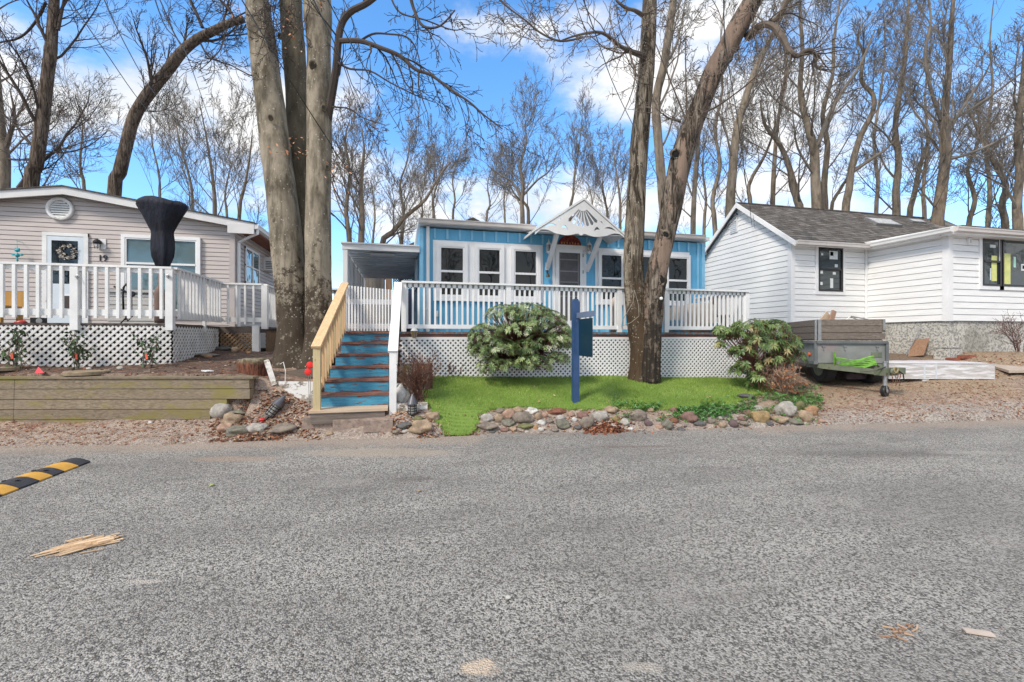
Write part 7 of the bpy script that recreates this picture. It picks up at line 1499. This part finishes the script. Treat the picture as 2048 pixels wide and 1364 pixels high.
def rock(px, py, w, h, cn, lab=None, grp='stones of the rock edging', name='rock', amp=.28, flat=.75):
    p = PG(px, py + h * .42); t = (Vector((p.x, p.y, 0)).dot(Vector((SA, CA, 0)))); s = t / 920
    m = MB(); m.blob((p.x, p.y + w * s * .22, p.z + h * s * .36), (w * s * .53, w * s * rn.uniform(.36, .5), h * s * .62), rn.uniform(0, 90), 3 if w > 20 else 2, amp, 0.5, flat, A * 0 - A)
    if lab is None:
        size = 'big' if w >= 30 else 'small' if w < 17 else 'medium'; shp = 'flat' if h / w < .5 else 'rounded' if h / w > .7 else 'low'; row = 'top' if py < 829 else 'foot' if py > 850 else 'middle'
        lab = '%s %s %s stone, %s of edging, %s' % (size, shp, cn, row, where(px))
        if lab in used_l: lab = lab.replace('stone', 'stone beside its twin'); 
        used_l[lab] = 1
    return solo(name, m, RM[cn], lab, 'rock', grp, True)
for r_ in RK: rock(*r_)
for px, py, w, h, cn, lab in [(441, 820, 46, 38, 'pale grey', 'big squarish grey block tilted against the end of the timber wall'), (459, 841, 36, 22, 'tan', 'rounded tan stone below the tilted block'), (448, 856, 28, 16, 'pinkish', 'pinkish stone at the left foot of the stone group by the timber wall'), (468, 864, 46, 17, 'grey-green', 'flat grey-green slab stone lowest in the group by the timber wall'), (512, 857, 36, 16, 'pale grey', 'flat pale stone between the grey-green slab and the fallen lantern'), (560, 859, 60, 13, 'grey-brown', 'long flat stone in front of the fallen lantern'), (474, 824, 36, 10, 'grey-green', 'low flat stone behind the rounded tan stone'), (658, 867, 16, 9, 'tan', 'small tan stone at the foot of the left paver'), (865, 832, 26, 17, 'tan', 'blocky tan stone at the left edge of the lawn'), (842, 855, 44, 21, 'tan', 'large angular tan stone between the pavers and the lawn'), (836, 838, 20, 10, 'mossy', 'small mossy stone right of the upright lantern'), (791, 863, 14, 8, 'grey-brown', 'small grey-brown stone against the right paver'), (810, 862, 18, 8, 'pale grey', 'small pale stone between right paver and the angular tan stone'), (806, 851, 34, 10, 'dark grey', 'flat dark stone beside the right paver')]:
    rock(px, py, w, h, cn, lab, 'stones beside the steps', amp=.34)
for px, py, w, h, cn, lab in [(468, 700, 14, 12, 'tan', 'rounded tan stone before the brown lattice'), (443, 697, 36, 8, 'dark grey', 'long flat grey stone at the foot of the brown lattice'), (407, 710, 46, 7, 'grey-brown', 'long low stone at the foot of the side lattice'), (415, 713, 16, 7, 'orange-brown', 'small orange-brown stone before the long low stone'), (239, 736, 12, 7, 'pale grey', 'single pale stone on the dark soil before the lattice'), (497, 705, 10, 6, 'orange-brown', 'little stone at the foot of the white deck post'), (176, 737, 10, 4, 'white', 'tiny white stone behind the round cover'), (2023, 741, 18, 8, 'white', 'white stone behind the tan slab'), (1640, 852, 10, 5, 'tan', 'tiny tan pebble at the drive mouth'), (300, 845, 9, 6, 'white', 'small white stone before the timber wall')]:
    rock(px, py, w, h, cn, lab, 'loose stones', amp=.2)
m = MB(); p = PG(799, 812); m.blob(p + Vector((0, .08, .16)), (.13, .12, .19), 5, 3, .35, rot=.3); solo('white_rock', m, RM['white'], 'upright white rock between the white handrail and the twiggy shrub', 'rock', None, True)
# ================================================================== timber wall, stump, planters
tw = thing('timber_wall', 'low retaining wall of mossy stacked timbers below the taupe house', 'retaining wall', tuple(PD(250, 840, 6.6)))
zt5 = PD(250, 757, 6.6).z; hB = (zt5 - PD(250, 838, 6.6).z) / 4
Lw = (WB - WA).length + 6
def wl(u, o): v = WA + wd * u - wn_ * o; return v
jn = (WA - PD(33, HY, 6.56)).length
cuts = [[(-.0, jn), (jn + .006, Lw)], [(-.01, jn), (jn + .006, Lw)], [(.32, jn + .01), (jn + .016, Lw)], [(.55, jn + .01), (jn + .016, Lw)], [(.7, jn), (jn + .006, Lw)]]
for r_, segs in enumerate(cuts):
    for a, b in segs:
        p, q = wl(a, .02 + .008 * (r_ % 2)), wl(b, .02 + .008 * (r_ % 2)); z1 = zt5 - r_ * hB - .004; z0_ = zt5 - (r_ + 1) * hB + .004; n_ = wn_ * .13
        m = MB(); m.prism([(p.x, p.y, z0_), (q.x, q.y, z0_), (q.x + n_.x, q.y + n_.y, z0_), (p.x + n_.x, p.y + n_.y, z0_)], (0, 0, z1 - z0_)); build('timber', m, G['timber'], tw)
p, q = wl(-.06, .04), wl(Lw, .04); m = MB(); n_ = wn_ * .17; m.prism([(p.x, p.y, zt5), (q.x, q.y, zt5), (q.x + n_.x, q.y + n_.y, zt5), (p.x + n_.x, p.y + n_.y, zt5)], (0, 0, .028)); build('cap_board', m, G['timber'], tw)
bs = PG(506, 772); bs = PD(506, 772, 7.05); m = MB(); zt6 = PD(506, 714, 7.2).z; zg = zt6 - .46
N = NT('rotten_wood'); a = N.noise(9, 6, .7, N.vec((2.5, 2.5, .35)), 1.0); c = N.mix(N.rng(a, .36, .62), (.03, .014, .010), (.24, .085, .045)); z_ = N.n('ShaderNodeSeparateXYZ', {0: N.tc.outputs['Object']}).outputs[2]
c = N.mix(N.rng(z_, .34, .44), c, N.mix(N.rng(N.noise(14, 5), .4, .6), (.10, .085, .05), (.27, .24, .16))); N.col(c); N.rough(.95); N.bump(a, 1, .04)
m.lathe((bs.x, bs.y + .1, zg), [(.235, 0), (.225, .15), (.22, .30), (.225, .38), (.20, .43), (.10, .45), (.02, .44)], 40, wob=lambda i, t: 1 + .10 * math.sin(3 * t + 1) + .05 * math.sin(9 * t + i) + .04 * math.sin(17 * t)); solo('tree_stump', m, N.m, 'crumbling red-brown tree stump at the end of the timber wall', 'stump', None, True)
G['peel0'] = mat('peeling_grey_white_plank', (.52, .50, .47), .8, .2, 12, .3, 50, col2=(.25, .21, .17), mk=(9, .5, .6))
def plankp(px0, py0, px1, py1, t0, t1, w_, th_, mt, name, lab, cat, up=(0, -1, .3)): m = MB(); m.bar(PD(px0, py0, t0), PD(px1, py1, t1), w_, th_, up=up); return solo(name, m, mt, lab, cat)
plankp(533, 720, 549, 770, 6.95, 6.8, .075, .02, G['peel0'], 'leaning_plank', 'peeling white plank leaning between stump and white planter', 'plank')
# peeling white planter box left of the steps
N = NT('peeling_white_board'); pl_ = N.rng(N.noise(5, 7, .7, N.vec((1, 1, 1.5))), .50, .56); c = N.mix(pl_, (.66, .65, .63), N.mix(N.rng(N.noise(9, 4), .4, .6), (.16, .13, .10), (.36, .32, .27))); N.col(c); N.rough(.85); N.bump(pl_, .5, .01); G['peel'] = N.m
a, b = PD(537, 778, 6.85), PD(628, 778, 6.80); zt7 = PD(580, 763, 6.83).z; zb7 = PD(580, 795, 6.83).z - .1; pb = thing('planter_box', 'low peeling white planter box between the stump and the pine rail', 'planter', ((a.x + b.x) / 2, a.y, zb7))
m = MB(); m.prism([(a.x, a.y, zb7), (b.x, b.y, zb7), (b.x, b.y + .03, zb7), (a.x, a.y + .03, zb7)], (0, 0, zt7 - zb7)); build('front_board', m, G['peel'], pb); m = MB(); m.box((a.x, a.y + .03, zb7), (a.x + .03, a.y + .6, zt7)); build('end_board', m, G['peel'], pb)
m = MB(); m.box((a.x + .03, a.y + .03, zb7), (b.x - .01, a.y + .75, zt7 - .06)); build('soil', m, mat('dark_planter_soil', (.10, .065, .045), .95, .35, 14, .8, 30), pb)
m = MB(); m.bar((a.x + .03, a.y + .62, zt7 + .02), (b.x, a.y + .62, zt7 + .10), .03, .15); build('back_board', m, G['old_plank'], pb)
m = MB(); v0 = PD(560, 728, 7.1); m.tube([tuple(v0), tuple(v0 + Vector((.06, -.05, .03))), tuple(v0 + Vector((.10, -.1, -.10))), tuple(v0 + Vector((.10, -.12, -.26)))], .006, 5); solo('garden_hose', m, G['white_worn'], 'thin pale tube curling out of the white planter box', 'tube')
for px, py, lab in ((620, 730, 'upper red disc marker beside the pine rail post'), (616.5, 743.5, 'lower red disc marker beside the pine rail post')):
    p = PD(px, py, 6.7); m = MB(); m.lathe(p, [(.048, 0), (.05, .006), (.04, .016), (.01, .02)], 16, ax=(0, -1, .1), wob=lambda i, t: 1 + .07 * math.sin(7 * t)); o = solo('red_disc', m, mat('bright_red_disc_%d' % px, (.75, .02, .015), .35, .1), lab, 'marker', 'red disc markers'); m = MB(); m.tube([(p.x, p.y + .012, p.z), (p.x + .01, p.y + .03, gz(p.x, p.y) + .0)], .004, 4); build('stake', m, G['grey_metal'], o)
# mottled planter right of the steps
a, b = PD(800, 740, 7.55), PD(862, 740, 7.6); zt8 = PD(830, 728, 7.57).z; zb8 = gz(a.x, a.y) - .15
pb = thing('stump_planter', 'mottled lichen-covered planter box beside the white handrail', 'planter', ((a.x + b.x) / 2, a.y, zb8))
N = NT('mottled_planter_board'); c = N.mix(N.rng(N.noise(7, 6, .7), .42, .58), (.14, .10, .07), (.50, .46, .40)); c = N.mix(N.rng(N.noise(4, 5), .5, .62), c, (.19, .17, .07)); N.col(c); N.rough(.9)
m = MB(); m.box((a.x, a.y, zb8), (b.x, a.y + .05, zt8)); build('front_board', m, N.m, pb); m = MB(); m.box((b.x - .02, a.y - .02, zb8), (b.x + .03, a.y + .5, zt8 + .015)); build('end_board', m, mat('dark_red_brown_board', (.09, .035, .025), .8, .3, 8), pb); m = MB(); m.box((a.x, a.y + .05, zb8), (b.x - .02, a.y + .5, zt8 - .05)); build('soil', m, mat('planter_soil_two', (.10, .065, .045), .95, .35, 14, .8, 30), pb); m = MB(); m.box((a.x - .02, a.y - .015, zt8), (b.x + .03, a.y + .06, zt8 + .02)); build('cap_board', m, G['peel'], pb)
a, b = PD(789, 820, 6.75), PD(855, 814, 6.85); m = MB(); z1 = PD(800, 808, 6.75).z; m.prism([(a.x, a.y, z1 - .3), (b.x, b.y, z1 - .3), (b.x, b.y + .09, z1 - .3), (a.x, a.y + .09, z1 - .3)], (0, 0, .3)); solo('edging_timber', m, G['peel'], 'short pale edging timber behind the upright lantern', 'timber')
# lanterns
def conelamp(base, lab, tilt=None, h=.30):
    o = thing('garden_lantern', lab, 'lantern', (0, 0, 0), 'cone-capped garden lanterns')
    m = MB(); m.lathe((0, 0, h * .55), [(.085, 0), (.082, .008), (.045, h * .28), (.006, h * .52)], 20); build('cap', m, mat('dull_slate_metal', (.10, .10, .115), .45, .15, 8, metal=.4), o)
    m = MB(); m.lathe((0, 0, h * .02), [(.055, 0), (.055, h * .50)], 16); build('lens', m, mat('smoky_lens', (.25, .24, .22), .3, .1), o)
    m = MB(); 
    for k in range(4): m.lathe((0, 0, h * (.04 + .13 * k)), [(.060, 0), (.064, .006), (.060, .012)], 18)
    for k in range(6): a = k * math.pi / 3; m.tube([(.062 * math.cos(a), .062 * math.sin(a), 0), (.062 * math.cos(a), .062 * math.sin(a), h * .55)], .004, 4)
    build('cage', m, G['blackmetal'], o); m = MB(); m.tube([(0, 0, 0), (0, 0, -.12)], .02, 8); build('stake', m, G['black'], o)
    o.location = base
    if tilt: o.rotation_euler = tilt
    return o
p = PG(825, 832); conelamp((p.x, p.y + .02, p.z + .02), 'upright cone-capped lantern in front of the edging timber', h=.28)
p = PD(826, 745, 7.75); conelamp((p.x, 7.75 * .9 + .75 if 0 else p.y, p.z - .04), 'cone-capped lantern standing in the mottled planter', h=.28)
p = PG(536, 840); conelamp((p.x, p.y + .02, p.z + .05), 'fallen cone-capped lantern lying in the leaves', (math.radians(-8), math.radians(36), 0), h=.34)
m = MB(); v0 = PG(530, 838); m.bar(v0 + Vector((-.02, .12, .0)), v0 + Vector((.05, .14, .26)), .10, .015, up=(0, -1, 0)); solo('black_panel', m, G['black'], 'small black panel propped behind the fallen lantern', 'panel')
m = MB(); v0 = PG(524, 842); m.blob(v0 + Vector((0, 0, .02)), (.045, .03, .02), 3, 2, .2); solo('loose_red_lid', m, mat('red_lid', (.6, .03, .04), .4, .1), 'small red plastic lid lying by the fallen lantern', 'disc', None, True)  # red lid, drawn as a small flattened blob
p = PY(828.5, 662, YD - .10); o = thing('hanging_lantern', 'small amber glass lantern with a white cap hanging on the lattice top', 'lantern', tuple(p - Vector((0, 0, .12))))
m = MB(); m.lathe((p.x, p.y, p.z + .0), [(.07, 0), (.06, .02), (.03, .06), (.01, .085)], 8); m.tube([(p.x, p.y, p.z + .08), (p.x, YD - .03, p.z + .1)], .006, 5); build('cap', m, G['white_worn'], o)
m = MB(); m.lathe((p.x, p.y, p.z - .11), [(.035, 0), (.058, .11)], 8); build('lantern_glass', m, glass('amber_glass', (.20, .13, .05), 1.6, .15), o); m = MB(); m.lathe((p.x, p.y, p.z - .13), [(.03, 0), (.04, .02)], 8); [m.bar((p.x + .036 * math.cos(a), p.y + .036 * math.sin(a), p.z - .11), (p.x + .06 * math.cos(a), p.y + .06 * math.sin(a), p.z), .007, .007) for a in (0, 1.57, 3.14, 4.71)]; build('frame', m, G['grey_metal'], o)
# ================================================================== sign post
pb_ = PG(1151, 804); tS = Vector((pb_.x, pb_.y, 0)).dot(Vector((SA, CA, 0))); zS = PD(1151, 598, tS).z
so = thing('sign_post', 'dark blue yard sign post with a hanging blank navy panel', 'sign', tuple(pb_)); G['navyp'] = mat('navy_painted_post', (.028, .07, .17), .45, .12, 5, .15, 40, col2=(.09, .14, .24), mk=(9, .62, .7))
m = MB(); n_ = .052; m.prism([(pb_.x - n_, pb_.y - .05, pb_.z - .05), (pb_.x + n_, pb_.y - .05, pb_.z - .05), (pb_.x + n_, pb_.y - .05, zS - .05), (pb_.x + n_ * .5, pb_.y - .05, zS), (pb_.x - n_ * .6, pb_.y - .05, zS), (pb_.x - n_, pb_.y - .05, zS - .03)], (0, .10, 0)); build('post', m, G['navyp'], so)
a, b = PD(1156, 631, tS - .05), PD(1183, 628, tS - .62); dd = (b - a).normalized(); b = a + dd * .66; b.z = a.z
m = MB(); m.bar(a - dd * .05, b, .045, .085); build('arm', m, mat('faded_blue_grey_arm', (.13, .17, .26), .5, .12), so)
a2, b2 = a + dd * .05, b - dd * .04; zT, zBm = PD(1156, 639, tS).z, PD(1156, 711, tS).z
N = NT('navy_panel'); N.col((.0035, .030, .058)); N.rough(.4)
m = MB(); m.bar((a2.x, a2.y, (zT + zBm) / 2), (b2.x, b2.y, (zT + zBm) / 2), .012, zT - zBm); pnl = build('panel', m, N.m, so); m = MB()
for s_ in (.12, .5, .88): v0 = a2.lerp(b2, s_); m.tube([(v0.x, v0.y, zT - .02), (v0.x, v0.y, a.z - .03)], .006, 5)
build('hook', m, G['grey_metal'], so)
# ================================================================== overhead wires
def wire(pts, lab, r=.0075, sag=.15):
    P = [Vector(PD(*q)) for q in pts]; m = MB(); a, b = P[0], P[-1]
    if len(P) == 2: q = [a.lerp(b, k / 16) + Vector((0, 0, -sag * 4 * (k / 16) * (1 - k / 16))) for k in range(17)]
    else: q = smooth_path([tuple(p) for p in P], 5)
    m.tube([tuple(v) for v in q], r, 5); return solo('overhead_wire', m, G['black'], lab, 'cable', 'overhead wires')
wire([(125, -20, 5.2), (205, 95, 7), (282, 205, 9.5), (352, 285, 12), (430, 372, 15)], 'leftmost black wire slanting down across the left clouds')
wire([(200, -20, 5.2), (250, 88, 7), (304, 180, 9.5), (372, 262, 12), (450, 345, 15)], 'second black wire from the left, crossing the curved trunk')
wire([(304, -20, 5.0), (332, 55, 6.5), (368, 98, 8), (402, 190, 11), (440, 300, 15)], 'black wire falling between curved trunk and beech')
wire([(475, -15, 4.6), (535, 85, 5.8), (608, 205, 7.0), (668, 298, 7.9)], 'black wire passing in front of the three beech trunks')
wire([(620, -15, 4.8), (680, 112, 7), (722, 225, 9.5), (790, 360, 14), (850, 470, 18)], 'black wire leaving the beech towards the porch roof')
wire([(648, -15, 4.8), (720, 120, 7), (800, 260, 10), (860, 350, 14), (930, 440, 18)], 'thin black wire ending above the blue roof left part')
wire([(1160, -20, 5), (1195, 80, 6.5), (1232, 180, 8.5), (1290, 300, 11.5), (1345, 420, 16)], 'black wire running down to the forked tree from the top')
wire([(1447, -20, 5), (1450, 80, 6.5), (1462, 160, 8), (1478, 260, 10), (1497, 405, 12.0)], 'black service wire dropping to the white gable peak')
# ================================================================== speed bump
n0, n1 = PZ(181, 924, .004), PZ(-60, 1016, .004); f0 = PZ(152, 916, .004)
ax2 = (n1 - n0); ax2.z = 0; ax2.normalize(); pr = Vector((-ax2.y, ax2.x, 0)); pr = pr if pr.y > 0 else -pr; WD = .30
sbp = thing('speed_bump', 'black and yellow rubber speed bump on the asphalt at the left edge', 'speed bump', tuple(n0 + ax2 * .8 + pr * .15))
def bumpseg(a, b, mt, name, lift=0):
    m = MB(); n = 10; prof = [(0, 0), (0, .012)] + [(WD * k / n, .012 + .045 * math.sin(math.pi * k / n)) for k in range(1, n)] + [(WD, .012), (WD, 0)]
    P = [n0 + ax2 * a + pr * x_ + Vector((0, 0, z_ + lift)) for x_, z_ in prof]; m.prism(P[::-1], ax2 * (b - a)); return build(name, m, mt, sbp)
G['rub'] = mat('black_rubber_grain', (.035, .036, .042), .75, .2, 20, .4, 90); G['ylw'] = mat('yellow_bump_strip', (.62, .33, .05), .6, .12, 9, .2, 60, col2=(.40, .24, .06), mk=(8, .6, .7))
def along(px, py): p = PZ(px, py, .004); return (p - n0).dot(ax2)
cutsb = [0, along(158, 933), along(127, 944), along(103, 953), along(76, 963), along(33, 979), along(0, 992), along(0, 992) + .25, along(0, 992) + .5]
for k, (a, b) in enumerate(zip(cutsb, cutsb[1:])): bumpseg(a + .003, b - .003, G['ylw'] if k in (1, 3, 5, 7) else G['rub'], 'yellow_segment' if k in (1, 3, 5, 7) else 'black_segment')
m = MB()
for a, x_ in ((cutsb[2] + .1, .10), (cutsb[2] + .1, .2), (cutsb[4] + .12, .10), (cutsb[4] + .12, .2)):
    v0 = n0 + ax2 * a + pr * x_ + Vector((0, 0, .052)); m.lathe(v0, [(.018, 0), (.018, .006)], 10)
build('bolt', m, G['black'], sbp)
# ================================================================== bits on the ground
def flatpiece(name, px, py, L, W_, th_, ang, mt, lab, cat, z=.004):
    p = PZ(px, py, z) if py > 880 else PG(px, py); d = Vector((math.cos(ang), math.sin(ang), 0)); m = MB(); c_ = p + Vector((0, 0, th_ / 2 + .002)); m.bar(c_ - d * L / 2, c_ + d * L / 2, W_, th_); return solo(name, m, mt, lab, cat)
m = MB(); rn = random.Random(3); c0 = PZ(160, 1091, .006)
a, b = PZ(88, 1106, .006), PZ(228, 1077, .006); d = (b - a); dl_ = d.length; d.normalize(); n_ = Vector((-d.y, d.x, 0))
for k in range(150): u = min(1.05, max(-.02, rn.gauss(.5, .24))) * dl_; w_ = rn.gauss(0, .065) * (1 - abs(u / dl_ - .5)); q = a + d * u + n_ * (w_); l = rn.uniform(.03, .15); m.bar(q - d * l / 2 + Vector((0, 0, .002)), q + d * l / 2 + n_ * rn.gauss(0, .01) + Vector((0, 0, rn.uniform(.003, .012))), rn.uniform(.004, .016), .004, c=rn.random())
m.bar(a + d * .14 + Vector((0, 0, .012)), b - d * .02 + Vector((0, 0, .012)), .03, .012, c=.9); m.bar(a + d * .26 - n_ * .05 + Vector((0, 0, .012)), b - d * .0 - n_ * .035 + Vector((0, 0, .012)), .035, .012, c=.8)
solo('splintered_wood', m, leafmat('splintered_wood', (.42, .27, .15), (.82, .60, .38)), 'flattened heap of splintered pale wood on the asphalt', 'wood scrap')
flatpiece('cardboard_strip', 1957, 1267, .11, .035, .008, -.55, G['tarp'], 'short tan strip lying on the asphalt at lower right', 'strip')
m = MB(); c0 = PZ(1816, 1262, .006)
for k in range(16): q = c0 + Vector((rn.gauss(-.03, .05), rn.gauss(0, .025), .003)); dd_ = rv(rn); dd_.z = 0; m.bar(q, q + dd_.normalized() * rn.uniform(.015, .06), .006, .005, c=rn.random())
tag(build('wood_chips', m, leafmat('wood_chips', (.25, .12, .06), (.65, .45, .30))), 'few broken wood chips on the asphalt left of the tan strip', 'wood chips', None, 'stuff')
for px, py, s_, cl_, lab in ((1016, 1198, .016, 'white', 'single white pebble in the middle of the asphalt'), (838, 983, .018, 'tan', 'single tan pebble on the asphalt below the steps'), (800, 944, .012, 'pale grey', 'pale pebble on the asphalt just left of the tan one')):
    p = PZ(px, py, .004); m = MB(); m.blob(p + Vector((0, 0, s_ * .5)), (s_, s_ * .8, s_ * .6), px, 2, .3); solo('pebble', m, RM[cl_], lab, 'pebble', None, True)
p = PZ(424, 972, .004); m = MB(); leafquad(m, (p.x, p.y, .007), .07, rn, .9, .1); solo('green_leaf', m, leafmat('yellow_green_leaf', (.42, .50, .15), (.55, .62, .22)), 'single yellow-green leaf lying on the asphalt', 'leaf')
flatpiece('white_board', 415, 743, .24, .10, .015, -.95, G['white_worn'], 'small white board lying on the soil above the timber wall', 'board')
for px, py, r_, lab in ((175, 746, .27, 'round stone-coloured cover flush with the soil above the timber wall'), (2, 738, .22, 'round stone cover in the soil at the left picture edge')):
    p = PG(px, py); m = MB(); m.lathe((p.x, p.y, p.z - .02), [(r_, 0), (r_, .045), (r_ * .96, .055), (r_ * .9, .05)], 32); solo('round_cover', m, mat('mossy_stone_cover_%d' % px, (.26, .20, .13), .9, .25, 9, .3, 40), lab, 'cover')
p = PG(77, 751); m = MB(); m.tube([(p.x, p.y, p.z), (p.x, p.y, p.z + .12)], .003, 4); m.poly([(p.x, p.y - .003, p.z + .13), (p.x + .08, p.y - .02, p.z + .04), (p.x - .035, p.y - .02, p.z + .035)]); solo('marker_flag', m, mat('pink_flag', (.85, .08, .10), .5, .1), 'little pink-red marker flag in the soil at the left', 'flag')
m = MB(); rn = random.Random(17)
K = dict(w=.2, up=0, rmin=.003, lv=3, n=(4, 3, 2), ang=.6)
for px0, py0, px1, py1 in ((20, 742, 130, 722), (60, 735, 10, 722), (135, 735, 100, 718), (205, 748, 235, 728), (300, 745, 270, 722), (480, 765, 500, 790), (545, 800, 600, 790), (590, 815, 640, 780)):
    a, b = PG(px0, py0), PG(px1, py1); grow(m, a + Vector((0, 0, .02)), (b - a) + Vector((0, 0, .05)), .007, (b - a).length + .2, 2, rn, K)
tag(build('dead_twigs', m, mat('bleached_twigs', (.30, .25, .21), .8, .25, 6)), 'dead bleached twigs lying on the soil and among the leaves', 'twigs', None, 'stuff')
